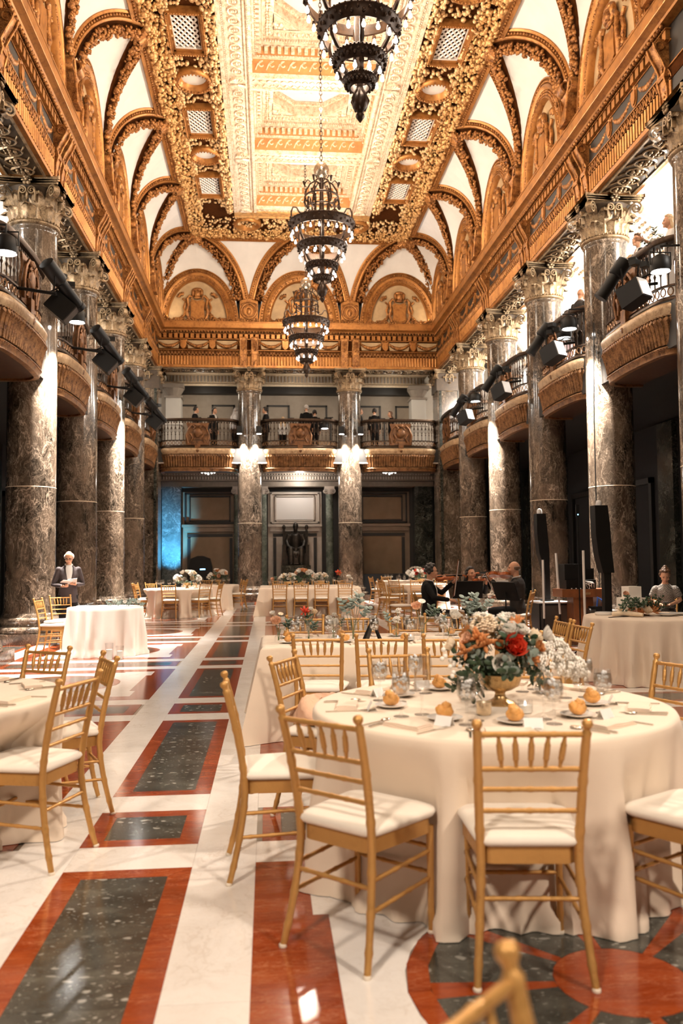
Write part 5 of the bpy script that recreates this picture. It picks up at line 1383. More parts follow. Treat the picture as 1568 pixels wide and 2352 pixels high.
# ------------------------------------------------------------------ flowers
def petal(m, c, d, up_, s, cup):
    d = Vector(d).normalized(); up_ = Vector(up_); side = d.cross(up_).normalized(); n_ = side.cross(d).normalized(); P = []
    for j in range(5):
        t = j / 4
        for i in range(5):
            q = (i / 4 - .5) * 2; w_ = math.sin(min(t * 1.25, 1) * PI * .62) * .62
            P.append(Vector(c) + d * (s * t * (1 - .12 * q * q)) + side * (q * w_ * s) + n_ * (cup * s * (t * t - .25 * q * q * 0 + .28 * q * q)))
    m.grid(P, 5, 5)
def bloom(kind, seed):
    rg = np.random.RandomState(seed); m = MB()
    if kind == 'ranunculus':
        m.ico((0, 0, .012), (.016, .016, .016))
        for ring_, (n_, tilt, s, cup) in enumerate(((5, 1.25, .030, .25), (7, .95, .038, .40), (8, .62, .044, .55), (9, .28, .048, .62))):
            for i in range(n_):
                a = 2 * PI * i / n_ + ring_ * .5; dr = (math.cos(a) * math.cos(tilt), math.sin(a) * math.cos(tilt), math.sin(tilt)); petal(m, (0, 0, -.004), dr, (-math.cos(a) * math.sin(tilt), -math.sin(a) * math.sin(tilt), math.cos(tilt)), s * rg.uniform(.92, 1.06), cup)
    elif kind == 'daisy':
        m.ico((0, 0, .006), (.012, .012, .008), hi=True)
        for i in range(11): a = 2 * PI * i / 11; petal(m, (0, 0, 0), (math.cos(a), math.sin(a), .25), (0, 0, 1), .04, .1)
    elif kind == 'hydrangea':
        for i in range(46):
            v = rg.normal(size=3); v /= np.linalg.norm(v); c = v * .055 * rg.uniform(.8, 1.1); fx, fy = frame_for(v)
            for k in range(4): a = k * PI / 2 + rg.uniform(0, 1); m.ico(Vector(c) + (fx * math.cos(a) + fy * math.sin(a)) * .009, (.009, .009, .005))
    elif kind == 'berries':
        for i in range(8): v = rg.normal(size=3) * .022; m.ico(v, .009, hi=3)
    elif kind == 'spiky':
        for i in range(14):
            v = rg.normal(size=3); v[2] = abs(v[2]); v /= np.linalg.norm(v); m.tube([Vector((0, 0, 0)), Vector(v) * .04, Vector(v) * .065], [.008, .011, .002], 5)
    return m
def leafspray(seed, n=9, L=.16, lw=.016, ll=.045):
    rg = np.random.RandomState(seed); m = MB(); bx, by = rg.uniform(-.35, .35, 2); pts = [Vector((bx * L * t * t, by * L * t * t, L * t)) for t in np.linspace(0, 1, 7)]
    m.tube(pts, .0022, 5)
    for i in range(n):
        t = .25 + .75 * i / n; p = pts[0].lerp(pts[-1], t); a = i * 2.4 + rg.uniform(-.4, .4); d = Vector((math.cos(a), math.sin(a), .45)).normalized()
        m.ico(p + d * ll * .6, (ll * .6, lw, .004), Matrix((d, d.cross(Vector((0, 0, 1))).normalized(), d.cross(d.cross(Vector((0, 0, 1))).normalized()))).transposed(), hi=True)
    return m
class Blooms(dict):
    def __missing__(s, k): s[k] = bloom(k[0], len(s)).mesh('bloom', M[k[1]], True, 1.3); return s[k]
FL = Blooms()
LV = {mt: [leafspray(i + 5 * j, 10, .17, .017 if mt == 'leaf' else .022, .05 if mt == 'leaf' else .045).mesh('leaf_spray', M[mt], True) for i in range(3)] for j, mt in enumerate(('leaf', 'leaf_grey'))}
def orient(d): return Vector(d).to_track_quat('Z', 'Y').to_euler()
def addbloom(t, kind, mt, p, d, s=1.0): return link('leaf_spray' if kind == 'leaf' else 'bloom', random.choice(LV[mt]) if kind == 'leaf' else FL[kind, mt], t, p, orient(d), s)
# urn centrepiece
cp = thing('flower_arrangement', 'brass urn overflowing with white, red and rust flowers on the nearest table', 'flowers', (-.10, 4.04, ZT))
part('urn', MB().lathe([(.075, 0), (.078, .006), (.070, .014), (.045, .022), (.028, .038), (.024, .055), (.030, .064), (.060, .074), (.092, .094), (.104, .125), (.106, .145), (.110, .150), (.104, .152), (.098, .13), (.05, .09), (0, .09)], 36), M['urn'], cp, True, 1.0)
rg = np.random.RandomState(12)
def sph(az, el, r, c=(0, 0, .20), sx=1.25, sz=.85):
    a, e_ = math.radians(az), math.radians(el); d = Vector((math.cos(e_) * math.cos(a) * sx, math.cos(e_) * math.sin(a), math.sin(e_) * sz)); return Vector(c) + d * r, d
part('flower_foam', MB().ico((0, 0, .15), (.11, .10, .08), hi=True), M['leaf'], cp, True)
for az, el, r, kind, mt, s in ((-100, 8, .155, 'ranunculus', 'fl_white', 1.15), (-82, 34, .17, 'ranunculus', 'fl_red', 1.45), (-80, 62, .19, 'ranunculus', 'fl_white', 1.25), (-62, 55, .22, 'ranunculus', 'fl_white', .85), (-70, 80, .22, 'ranunculus', 'fl_white', .8), (-48, 30, .20, 'ranunculus', 'fl_rust', .8), (-102, 38, .18, 'ranunculus', 'fl_rust', .7), (-160, 45, .19, 'ranunculus', 'fl_peach', .9), (-140, 50, .20, 'spiky', 'fl_rust', 1.0), (-125, 40, .19, 'spiky', 'fl_rust', 1.1), (-150, 25, .19, 'spiky', 'fl_rust', .9), (-165, 12, .20, 'berries', 'fl_white', 1.3), (-150, -8, .20, 'berries', 'fl_white', 1.2), (170, 30, .20, 'ranunculus', 'fl_cream', 1.0), (-20, 40, .23, 'ranunculus', 'fl_white', 1.1), (-8, 22, .24, 'ranunculus', 'fl_white', 1.0), (20, 40, .2, 'ranunculus', 'fl_cream', 1.0), (60, 45, .2, 'ranunculus', 'fl_peach', 1.0), (100, 40, .2, 'ranunculus', 'fl_white', 1.0), (140, 50, .2, 'ranunculus', 'fl_rust', 1.0),
                               (-40, 4, .22, 'hydrangea', 'fl_white', 1.1), (-22, 2, .26, 'hydrangea', 'fl_white', 1.15), (-12, -6, .30, 'hydrangea', 'fl_white', 1.05), (-30, 20, .25, 'hydrangea', 'fl_white', 1.0), (-130, 78, .22, 'hydrangea', 'fl_cream', 1.0), (-170, 72, .22, 'hydrangea', 'fl_cream', 1.1), (120, 70, .24, 'hydrangea', 'fl_white', 1.1), (50, 72, .24, 'hydrangea', 'fl_white', 1.0), (-60, 12, .18, 'spiky', 'fl_rust', .7), (-45, 70, .24, 'spiky', 'fl_rust', .8)):
    p, d = sph(az, el, r); addbloom(cp, kind, mt, p, d, s)
for i in range(46):
    az, el = rg.uniform(-200, 160), rg.uniform(-18, 70); p, d = sph(az, el, .08); addbloom(cp, 'leaf', 'leaf' if rg.rand() < .75 else 'leaf_grey', p, d, rg.uniform(.6, .95))
for az, el in ((-155, -25), (-140, -35), (-165, -40), (-150, -55), (-170, -20), (-135, -15), (-95, -8), (-55, -10)):
    p, d = sph(az, el, .11); addbloom(cp, 'leaf', 'leaf', p, d, .85)
# bud vases on the long table
def vase_me(kind):
    P = {'bottle': [(.034, 0), (.036, .004), (.034, .045), (.014, .068), (.012, .085), (.015, .09), (.013, .09), (.011, .07), (.03, .045)], 'trumpet': [(.03, 0), (.028, .006), (.010, .02), (.011, .06), (.024, .11), (.022, .11), (.009, .06)], 'tall': [(.026, 0), (.027, .006), (.025, .10), (.027, .20), (.025, .20), (.023, .10)], 'globe': [(.02, 0), (.045, .02), (.052, .05), (.045, .08), (.04, .085), (.043, .078), (.05, .05)]}[kind]
    return lm(P, M['glass'], 20)
VASE = {k: vase_me(k) for k in ('bottle', 'trumpet', 'tall', 'globe')}
for v in VASE.values(): v.name = 'glass_vase'
def budvase(x, y, kind, label, blooms, z=ZT, h=.19, group='bud vases on the long table'):
    t = thing('bud_vase', label, 'vase', (x, y, z), 0, group); link('glass_vase', VASE[kind], t)
    m = MB(); rg_ = random.Random(label)
    for bk, mt, dx, dz, s in blooms:
        dy = rg_.uniform(-.02, .02); m.tube([(rg_.uniform(-.008, .008), 0, .01), (dx * .3, dy * .3, h * .6), (dx, dy, h + dz)], .0022, 5)
        addbloom(t, bk, mt, (dx, dy, h + dz), (dx * 3 + .01, -.35 + dy, .55), s)
    part('stems', m, M['stem'], t, True); return t
L_ = ('leaf', 'leaf_grey', 0, 0, .8)
budvase(-1.14, 7.45, 'bottle', 'square glass bud vase with a peach rose at the end of the table', (('ranunculus', 'fl_peach', -.02, -.03, 1.25), ('ranunculus', 'fl_white', -.05, .05, .6), ('leaf', 'leaf', .05, -.08, .8), ('leaf', 'leaf', .07, -.10, .7), ('daisy', 'fl_cream', .02, .05, .6)))
budvase(-.87, 7.55, 'trumpet', 'trumpet bud vase with a red flower and green sprigs', (('spiky', 'fl_red', -.035, .06, .95), ('ranunculus', 'fl_white', .02, .08, .5), ('ranunculus', 'fl_cream', .05, .05, .7), ('leaf', 'leaf', .0, -.10, .9), ('leaf', 'leaf', .03, -.12, .8)))
budvase(-.64, 7.62, 'globe', 'low globe bud vase with a big white rose', (('ranunculus', 'fl_white', .0, -.03, 1.25), ('ranunculus', 'fl_white', -.04, .03, .6), ('ranunculus', 'fl_white', .01, .06, .5), ('leaf', 'leaf', .06, -.06, .6)), h=.15)
budvase(-.47, 7.50, 'tall', 'tall cylinder bud vase of eucalyptus and white buds', (('leaf', 'leaf_grey', -.05, -.02, 1.0), ('leaf', 'leaf_grey', .05, .02, 1.1), ('leaf', 'leaf_grey', .06, -.04, .9), ('leaf', 'leaf_grey', -.03, .03, .9), ('berries', 'fl_white', .02, .18, 1.0), ('ranunculus', 'fl_peach', -.04, .12, .6), ('ranunculus', 'fl_white', .05, .15, .4)), h=.22)
budvase(-.06, 7.60, 'bottle', 'bud vase of loose white snapdragons behind the black sign', (('hydrangea', 'fl_white', .0, .0, .6), ('hydrangea', 'fl_white', .02, .08, .5), ('leaf', 'leaf_grey', -.06, -.05, .7)), h=.17)
budvase(.16, 7.50, 'tall', 'tall bud vase with a peach rose and a white daisy', (('ranunculus', 'fl_peach', -.05, .06, 1.2), ('daisy', 'fl_white', .0, .12, .9), ('leaf', 'leaf', .05, -.04, .9), ('leaf', 'leaf', .07, -.02, .8)), h=.21)
budvase(.43, 7.62, 'globe', 'low bud vase with a cream rose and white sprigs', (('ranunculus', 'fl_white', .05, .0, 1.4), ('berries', 'fl_white', -.04, .03, 1.0), ('berries', 'fl_white', -.06, .0, .9), ('leaf', 'leaf_grey', -.05, -.05, .6)), h=.17)
budvase(.66, 7.55, 'tall', 'tall bud vase with a ball of grey eucalyptus', (('leaf', 'leaf_grey', .0, .02, 1.0), ('leaf', 'leaf_grey', -.05, .0, 1.0), ('leaf', 'leaf_grey', .05, .0, 1.0), ('leaf', 'leaf_grey', .02, .05, .9), ('leaf', 'leaf_grey', -.02, -.04, .9), ('ranunculus', 'fl_white', -.09, .06, .8), ('ranunculus', 'fl_white', .09, .06, .7)), h=.21)
# black tented sign
sg = thing('table_sign', 'black tented table sign among the bud vases', 'sign', (-.30, 7.50, ZT), -.5)
part('sign_panel', MB().add([(-.075, -.05, 0), (-.005, .0, .185), (.005, .0, .185), (-.045, -.05, 0), (-.075, .05, 0), (-.005, .09, .185), (.005, .09, .185), (-.045, .05, 0)], [(0, 1, 2, 3), (4, 7, 6, 5), (0, 4, 5, 1), (1, 5, 6, 2), (2, 6, 7, 3), (3, 7, 4, 0)]), M['black'], sg)
part('back_leg', MB().add([(.0, .02, .13), (.012, .02, .13), (.075, .02, 0), (.05, .02, 0), (.0, .06, .13), (.012, .06, .13), (.075, .06, 0), (.05, .06, 0)], [(0, 1, 2, 3), (4, 7, 6, 5), (0, 4, 5, 1), (1, 5, 6, 2), (2, 6, 7, 3), (3, 7, 4, 0)]), M['black'], sg)
VG = 'goblets of ice water on the long table'
for i, x in enumerate((-1.0, -.70, -.30, .02, .32, .58, .95)):
    for j, y in enumerate((7.32, 7.80)):
        xx = x + (.05 if j else 0)
        w_ = f"{ORD[i]} from left, {'far' if j else 'near'} side of the long table"
        goblet(xx, y, 'goblet of ice water ' + w_, VG)
        if i != 2: wineglass(xx + .10, y + .04, 'empty wine glass ' + w_, 'wine glasses on the long table')
for i, x in enumerate((-.9, -.4, .12, .65)):
    for j, y in enumerate((7.12, 7.95)):
        w_ = f"{ORD[i]} from left, {'far' if j else 'near'} side of the long table"
        tag(link('folded_napkin', NAP, None, (x, y, ZT), (0, 0, PI / 2 + random.uniform(-.1, .1))), 'folded blush napkin ' + w_, 'napkin', 'folded napkins')
        for k, dx in (('fork', -.14), ('knife', .14)): tag(link('dinner_fork' if k == 'fork' else 'table_knife', CUT[k], None, (x + dx, y, ZT + .001), (0, 0, 0 if not j else PI)), f'silver {k} ' + w_, k, 'silver cutlery')
        yy = y + (.17 if not j else -.17); tag(link('bread_plate', PLATE, None, (x - .16, yy, ZT)), 'white bread plate ' + w_, 'plate', 'bread plates')
        tag(link('bread_roll', random.choice(ROLLS), None, (x - .16, yy, ZT + .008), (0, 0, random.uniform(0, 6))), 'golden bread roll on the plate ' + w_, 'bread roll', 'bread rolls')
# votives
def votive(x, y, label, mat, z=ZT, r=.035, h=.06):
    t = thing('votive_candle', label, 'candle', (x, y, z), 0, 'votive candles'); part('cup', MB().lathe([(r * .8, 0), (r, .01), (r, h), (r * .92, h), (r * .9, .012)], 20, cap=False), mat, t, True, 1.0); part('wax', MB().lathe([(0, .004), (r * .86, .004), (r * .86, h * .6), (0, h * .6)], 16), M['candle'], t, True, 1.0)
    part('flame', MB().ico((0, 0, h * .72), (.005, .005, .012), hi=True), M['bulb'], t, True)
votive(-.25, 3.78, 'mercury glass votive left of the urn on the flower table', M['mercury']); votive(-.05, 3.80, 'clear votive candle right of the urn on the flower table', M['glass'])
votive(-.62, 7.36, 'clear votive candle on the long table left of the sign', M['glass']); votive(.03, 7.36, 'clear votive candle on the long table right of the sign', M['glass'])
for x, y, h, lb in ((-3.65, 13.05, .26, 'taller glass cylinder candle on the floor before the couple table'), (-3.50, 13.10, .21, 'shorter glass cylinder candle on the floor before the couple table')):
    t = thing('floor_candle', lb, 'candle', (x, y, 0), 0, 'floor candles'); part('glass_cylinder', MB().lathe([(.06, 0), (.065, .01), (.065, h), (.06, h), (.058, .015)], 20, cap=False), M['glass'], t, True, 1.0); part('pillar_candle', MB().lathe([(0, .01), (.045, .01), (.045, h * .62), (0, h * .62)], 16), M['candle'], t, True, 1.0)
# couple table dressing
tr = random.Random(4)
for i, (x, y, lb) in enumerate(((-4.04, 13.85, 'champagne flute nearest the standing man on the couple table'), (-3.98, 14.05, 'second champagne flute on the couple table'), (-3.90, 13.88, 'third champagne flute on the couple table'), (-3.80, 14.12, 'champagne flute farthest from the standing man on the couple table'))):
    t = thing('champagne_flute', lb, 'glass', (x, y, ZT), 0, 'champagne flutes'); part('bowl', MB().lathe([(.005, .10), (.022, .13), (.028, .19), (.026, .26), (.024, .26), (.026, .19)], 16, cap=False), M['glass'], t, True, 1.0); link('stem_foot', G['gob_stem'], t)
t = thing('garland_swag', 'low garland of eucalyptus and white roses on the couple table', 'flowers', (-3.55, 14.0, ZT))
for i in range(16): addbloom(t, 'leaf', 'leaf_grey', (-.22 + i * .028, tr.uniform(-.05, .05), .02), (tr.uniform(-1, 1), tr.uniform(-1, .4), .35), .7)
for x in (-.18, -.02, .12, .2): addbloom(t, 'ranunculus', 'fl_white', (x, -.03, .05), (0, -.5, 1), .9)
for x, y, lb in ((-4.25, 14.0, 'white folded papers left on the couple table'), (-4.1, 13.6, 'white menu lying at the front of the couple table')): tag(part('paper_stack', MB().box6(-.11, .11, -.08, .08, 0, .012).box6(-.09, .10, -.07, .08, .012, .02), M['paper'], None, loc=(x, y, ZT)), lb, 'paper')
tag(part('folded_cloth', MB().lathe([(0, 0), (.15, 0), (.16, .015), (.14, .035), (.05, .045), (0, .045)], 24), M['napkin'], None, True, loc=(-4.72, 14.03, .513)), 'folded cloths piled on the chair seat at the couple table', 'cloth')
# shawl on chair E
P = []; rg2 = np.random.RandomState(5)
for j in range(15):
    for i in range(24):
        a = 2 * PI * i / 24; e = j / 14; r = .19 * math.cos(e * PI / 2) ** .6 * (1 + .16 * math.sin(3 * a + 4 * e) + .07 * math.sin(7 * a + 9 * e)); P.append((r * math.cos(a), r * .8 * math.sin(a), .13 * math.sin(e * PI / 2) * (1 + .25 * math.sin(2 * a + 1)) + .012 * math.sin(9 * a + 14 * e)))
tag(part('shawl', MB().grid(P, 24, 15, True), M['shawl'], None, True, 2.0, loc=(-.91, 5.05, .515)), 'crumpled peach shawl heaped on the gold chair seat', 'shawl')
# far bouquets and glassware
def bouquet(x, y, label, pal, s=1.0, z=ZT):
    t = thing('flower_bouquet', label, 'flowers', (x, y, z), 0, 'bouquets on the far tables'); rg_ = np.random.RandomState(abs(hash(label)) % 1000 if False else len(label) * 7)
    part('urn', MB().lathe([(.07, 0), (.03, .03), (.025, .06), (.09, .10), (.10, .15)], 16), M['urn'], t, True)
    for i in range(16):
        az, el = i * 137.5, rg_.uniform(5, 80); p, d = sph(az, el, .20 * s, (0, 0, .22)); addbloom(t, 'ranunculus' if i % 4 else 'hydrangea', pal[i % len(pal)] if i % 4 else 'fl_white', p, d, 1.3 * s)
    for i in range(12): p, d = sph(i * 77, rg_.uniform(-15, 40), .10, (0, 0, .2)); addbloom(t, 'leaf', 'leaf', p, d, .9 * s)
    return t
W_, R_ = ('fl_white', 'fl_cream', 'fl_white'), ('fl_rust', 'fl_white', 'fl_peach')
bouquet(T6[0] + .25, T6[1] - .05, 'white bouquet on the far left round table', W_, 1.25); bouquet(T6B[0] + .25, T6B[1], 'rust and white bouquet on the rear left table', R_, 1.25)
bouquet(-.25, 23.9, 'large white and rust bouquet in the middle of the far wide table', R_, 1.3); bouquet(-.7, 23.4, 'low white bouquet left on the far wide table', W_, .8); bouquet(.25, 23.5, 'low cream bouquet right of the middle on the far wide table', W_, .8)
bouquet(T7[0] + .1, T7[1], 'white and red bouquet on the far right table', ('fl_white', 'fl_red', 'fl_cream'), 1.1); bouquet(T7B[0] + .5, T7B[1], 'white bouquet on the rearmost right table', W_, 1.2)
budvase(-1.1, 23.0, 'tall', 'bud vase with a peach rose on the far wide table', (('ranunculus', 'fl_peach', 0, 0, 1.6), ('leaf', 'leaf', .04, -.05, 1)), group='bud vases on the far table')
budvase(.72, 23.2, 'tall', 'bud vase with a rust flower on the far wide table', (('spiky', 'fl_red', 0, .1, 1.8), ('ranunculus', 'fl_rust', .02, .08, 1.5)), h=.26, group='bud vases on the far table'); budvase(1.0, 23.1, 'bottle', 'bud vase with white roses on the far wide table', (('ranunculus', 'fl_white', 0, .05, 1.6), ('ranunculus', 'fl_white', .06, .0, 1.2)), group='bud vases on the far table')
def farglass(cx, cy, n, r0, lb, rect=None):
    for i in range(n):
        if rect: x, y = rect[0] + (rect[1] - rect[0]) * ((i % (n // 2)) + .5) / (n // 2), rect[2] if i < n // 2 else rect[3]
        else: a = 2 * PI * i / n; x, y = cx + r0 * math.cos(a), cy + r0 * math.sin(a)
        t = thing('water_goblet', lb, 'glass', (x, y, ZT), 0, lb.replace('small ', '')); link('bowl', G['gob_bowl'], t, scale=1.2); link('ice_water', G['gob_water'], t, scale=1.2); link('stem_foot', G['gob_stem'], t)
        tag(link('folded_napkin', NAP, None, (x * .85 + cx * .15 if not rect else x + .12, y * 1.0, ZT), (0, 0, i)), lb.replace('small goblet', 'folded napkin'), 'napkin', lb.replace('small goblet', 'folded napkins'))
farglass(*T6, 10, .58, 'small goblet among those set round the far left table'); farglass(*T6B, 9, .58, 'small goblet among those set round the rear left table'); farglass(*T7, 9, .6, 'small goblet among those set round the far right table'); farglass(*T7B, 8, .6, 'small goblet among those set round the rearmost right table')
farglass(0, 0, 16, 0, 'small goblet among those set along the far wide table', (-1.35, 1.2, 23.0, 24.6))
# cake
ck = thing('cake', 'two tier square white cake with flowers at its foot', 'cake', (3.28, 10.05, ZT), .15)
part('lower_tier', MB().box6(-.13, .13, -.13, .13, .08, .22), M['icing'], ck); part('upper_tier', MB().box6(-.085, .085, -.085, .085, .22, .36), M['icing'], ck); part('cake_board', MB().lathe([(.2, 0), (.21, .01), (.06, .03), (.06, .07), (.19, .08)], 28), M['urn'], ck, True)
for x, y, z, k, mt, s in ((-.13, -.20, .05, 'ranunculus', 'fl_peach', 1.4), (-.05, -.24, .04, 'ranunculus', 'fl_rust', 1.2), (.03, -.24, .05, 'ranunculus', 'fl_cream', 1.5), (.10, -.18, .16, 'ranunculus', 'fl_peach', 1.2), (-.12, -.06, .25, 'ranunculus', 'fl_peach', 1.0), (.20, -.15, .08, 'spiky', 'fl_rust', 1.5), (.14, -.22, .06, 'spiky', 'fl_rust', 1.3), (.24, -.02, .06, 'spiky', 'fl_rust', 1.4), (-.20, -.10, .05, 'spiky', 'fl_cream', 1.2)): addbloom(ck, k, mt, (x, y, z), (x, -.6, .6), s)
for i in range(16): addbloom(ck, 'leaf', 'leaf', (-.2 + i * .028, -.19, .06 + (i % 3) * .05), (-.8 + i * .11, -.5, .5), .8)
t = thing('greeting_plates', 'stack of white plates with cake tools at the left of the cake', 'plates', (2.98, 10.2, ZT)); part('plate_stack', MB().lathe([(0, 0), (.10, 0), (.11, .01), (.11, .035), (.09, .04), (0, .04)], 24), M['china'], t, True)
tag(part('bread_baton', MB().tube([(-.16, .1, .03), (0, 0, .04), (.12, -.14, .03)], [.025, .032, .022], 8), M['fl_cream'], None, True, loc=(3.12, 9.80, ZT)), 'cream cloth roll lying before the cake', 'cloth')
tag(part('cake_server', MB().box6(-.10, .10, -.01, .01, .002, .008).box6(.10, .2, -.03, .03, .002, .006), M['bronze'], None, loc=(2.93, 9.75, ZT), rot=(0, 0, .4)), 'dark cake server at the left rim of the cake table', 'utensil')
for x, y, lb in ((3.62, 9.82, 'flat white plate right of the cake'), (3.85, 9.95, 'flat white plate near the seated woman on the cake table')): tag(link('dinner_plate', PLATE, None, (x, y, ZT), scale=1.6), lb, 'plate')

# ------------------------------------------------------------------ chandeliers
def chandelier_proto(y, label):
    t = thing('chandelier', label, 'chandelier', (0, y, 0), 0, 'bronze chandeliers')
    m = MB(); z = 10.44; i = 0
    while z < 14.3:
        m.tube([((.030 * math.cos(a) if i % 2 else 0), (0 if i % 2 else .030 * math.cos(a)), z + .06 * math.sin(a)) for a in np.linspace(0, 2 * PI, 13)[:-1]], .009, 5, closed=True); z += .094; i += 1
    part('chain', m, M['bronze_lit'], t, True)
    part('crystal_globe', MB().lathe([(.0, 10.05), (.06, 10.06), (.13, 10.12), (.17, 10.20), (.176, 10.25), (.16, 10.32), (.11, 10.39), (.04, 10.43), (0, 10.435)], 24), M['mirrorball'], t, True)
    part('stem', MB().lathe([(.05, 10.06), (.035, 9.98), (.06, 9.90), (.04, 9.8), (.05, 9.5), (.065, 9.2), (.05, 8.9), (.07, 8.5), (.05, 8.2), (.06, 7.9), (.04, 7.7)], 12), M['bronze_lit'], t, True)
    m = MB()
    for k in range(6):
        a = k * PI / 3; c, s_ = math.cos(a), math.sin(a); R = lambda pts: [(r * c, r * s_, z) for r, z in pts]
        m.tube(R([(.05, 9.95), (.14, 10.0), (.25, 9.93), (.34, 9.78), (.37, 9.62)]), .018, 6)
        m.tube(R([(.24, 9.97), (.30, 10.02), (.36, 9.96), (.37, 9.86), (.40, 9.98)]), [.014, .014, .014, .018, .03], 6)
        m.tube(R([(.36, 9.60), (.39, 9.50), (.35, 9.42), (.29, 9.44), (.30, 9.52), (.34, 9.54)]), .022, 6)
        m.tube(R([(.30, 9.60), (.29, 9.3), (.30, 9.10)]), .020, 6)
        m.tube(R([(.31, 9.36), (.40, 9.24), (.50, 9.27), (.56, 9.38), (.64, 9.38), (.68, 9.28), (.68, 9.14)]), .020, 6); m.lathe([(.015, 9.08), (.045, 9.14), (.03, 9.17)], 8, .68 * c, .68 * s_)
        for z0, r0, z1, r1 in ((8.92, .56, 8.55, .46), (8.42, .42, 8.10, .30), (7.98, .26, 7.80, .17)):
            a2 = a + .5; c2, s2 = math.cos(a2), math.sin(a2); q = [(r0 + (r1 - r0) * u_ + .05 * math.sin(u_ * PI), z0 + (z1 - z0) * u_) for u_ in np.linspace(0, 1, 6)]; m.tube([(r * c2, r * s2, z) for r, z in q], [.02, .035, .04, .03, .035, .02], 6)
    for k in range(3): a = k * 2 * PI / 3; 
    part('scroll_arms', m, M['bronze_lit'], t, True)
    ul = part('upper_ring', (lambda m: (m.tube([(.37 * math.cos(a), .37 * math.sin(a), 9.62) for a in np.linspace(0, 2 * PI, 33)[:-1]], .022, 6, closed=True), m.tube([(.30 * math.cos(a), .30 * math.sin(a), 9.40) for a in np.linspace(0, 2 * PI, 33)[:-1]], .016, 6, closed=True)) and m)(MB()), M['bronze_lit'], t, True)
    for z, R_, h, nb in ((9.0, .73, .17, 22), (8.50, .54, .15, 16), (8.07, .345, .13, 10), (7.80, .195, .12, 0)):
        m = MB().lathe([(R_ + .012, z + .02), (R_ + .02, z), (R_, z - .02), (R_ - .01, z - h * .5), (R_ - .05, z - h), (R_ - .075, z - h * .95), (R_ - .05, z - h * .45), (R_ - .03, z + .0), (R_ - .02, z + .02)], 44, cap=False)
        for i in range(44): a = 2 * PI * i / 44; m.ico(((R_ - .005) * math.cos(a), (R_ - .005) * math.sin(a), z - h * (.3 + .3 * (i % 2))), (.024, .024, .035)); m.ico(((R_ + .018) * math.cos(a), (R_ + .018) * math.sin(a), z + .01), .016)
        for i in range(nb): a = 2 * PI * i / nb; m.lathe([(.0, 0), (.022, -.01), (.028, -.04), (.015, -.05)], 7, (R_ - .045) * math.cos(a), (R_ - .045) * math.sin(a), z - h)
        g = part('bulb_ring' if nb else 'tail_ring', m, M['bronze_lit'], t, True)
        for i in range(nb): a = 2 * PI * i / nb; link('bulb', BULB, g, ((R_ - .045) * math.cos(a), (R_ - .045) * math.sin(a), z - h - .05))
    m = MB().lathe([(.0, 7.70), (.05, 7.69), (.05, 7.64), (.085, 7.58), (.11, 7.50), (.10, 7.43), (.05, 7.37), (.035, 7.35), (.055, 7.33), (.06, 7.30), (.035, 7.26), (.004, 7.22)], 14)
    for i in range(7): a = 2 * PI * i / 7; m.tube([(.05 * math.cos(a), .05 * math.sin(a), 7.66), (.115 * math.cos(a), .115 * math.sin(a), 7.52), (.06 * math.cos(a), .06 * math.sin(a), 7.38)], .016, 5)
    part('finial', m, M['bronze_lit'], t, True); return t
BULB = MB().lathe([(.012, 0), (.014, -.02), (.026, -.05), (.030, -.07), (.022, -.092), (0, -.10)], 10).mesh('bulb', M['bulb'], True, 1.5)
ch0 = chandelier_proto(YK(-2) + HB, 'biggest bronze chandelier cut by the top of the picture')
dup(ch0, (0, YK(0) + HB, 0), label='middle bronze chandelier with a crystal globe and tiers of lit bulbs'); dup(ch0, (0, YK(2) + HB, 0), label='farthest and lowest looking bronze chandelier before the end wall')
for x, lb in ((-3.55, 'tiny bulb cluster under the left end wall balcony'), (3.62, 'tiny bulb cluster under the right end wall balcony')):
    t = thing('bulb_cluster', lb, 'lamp', (x, 32.8, 4.98), 0, 'bulb clusters'); part('boss', MB().lathe([(0, .18), (.06, .16), (.12, .10), (.05, .06), (0, .05)], 12), M['bronze'], t, True)
    for i in range(6): a = i * PI / 3; link('bulb', BULB, t, (.24 * math.cos(a), .24 * math.sin(a), .10), scale=1.3)
    link('bulb', BULB, t, (0, 0, .04), scale=1.3)
    m = MB()
    for i in range(6): a = i * PI / 3; m.tube([(0, 0, .12), (.14 * math.cos(a), .14 * math.sin(a), .08), (.24 * math.cos(a), .24 * math.sin(a), .12)], .014, 5)
    part('arms', m, M['bronze'], t, True)
t = thing('ceiling_lamp', 'bright flush lamp under the middle balcony above the statue', 'lamp', (.05, 32.6, 4.98), 0); part('rim', MB().lathe([(.28, .18), (.30, .12), (.24, .10), (.2, .18)], 20), M['bronze'], t, True); part('bowl', MB().lathe([(.24, .12), (.18, .04), (0, .01)], 20), M['lens_soft'], t, True)

# ------------------------------------------------------------------ stage lights on the balconies
LENS = MB().lathe([(0, 0), (.11, 0), (.13, .02), (.13, .05), (0, .05)], 20).mesh('lens', M['lens'], True)
def flood(loc, label, s=1.0):
    t = thing('flood_lamp', label, 'lamp', loc, 0, 'downward flood lamps'); link('lens', LENS, t, scale=s)
    part('housing', MB().lathe([(.15 * s, -.01), (.16 * s, .06), (.15 * s, .20), (.06 * s, .26), (0, .26)], 16, cap=False), M['black'], t, True)
    d = -1 if loc[0] > 0 else 1
    part('yoke', MB().tube([(.17 * s, 0, .1), (.17 * s, 0, .3), (-.17 * s, 0, .3), (-.17 * s, 0, .1)], .012, 6), M['black'], t, True)
    part('arm', MB().tube([(0, 0, .28), (0, 0, .40), (-d * .32, 0, .42)], .018, 6), M['black'], t, True)
    return t
def tubeobj(n, p, q, r, m, t, seg=12): return part(n, MB().tube([p, q], r, seg), m, t, True)
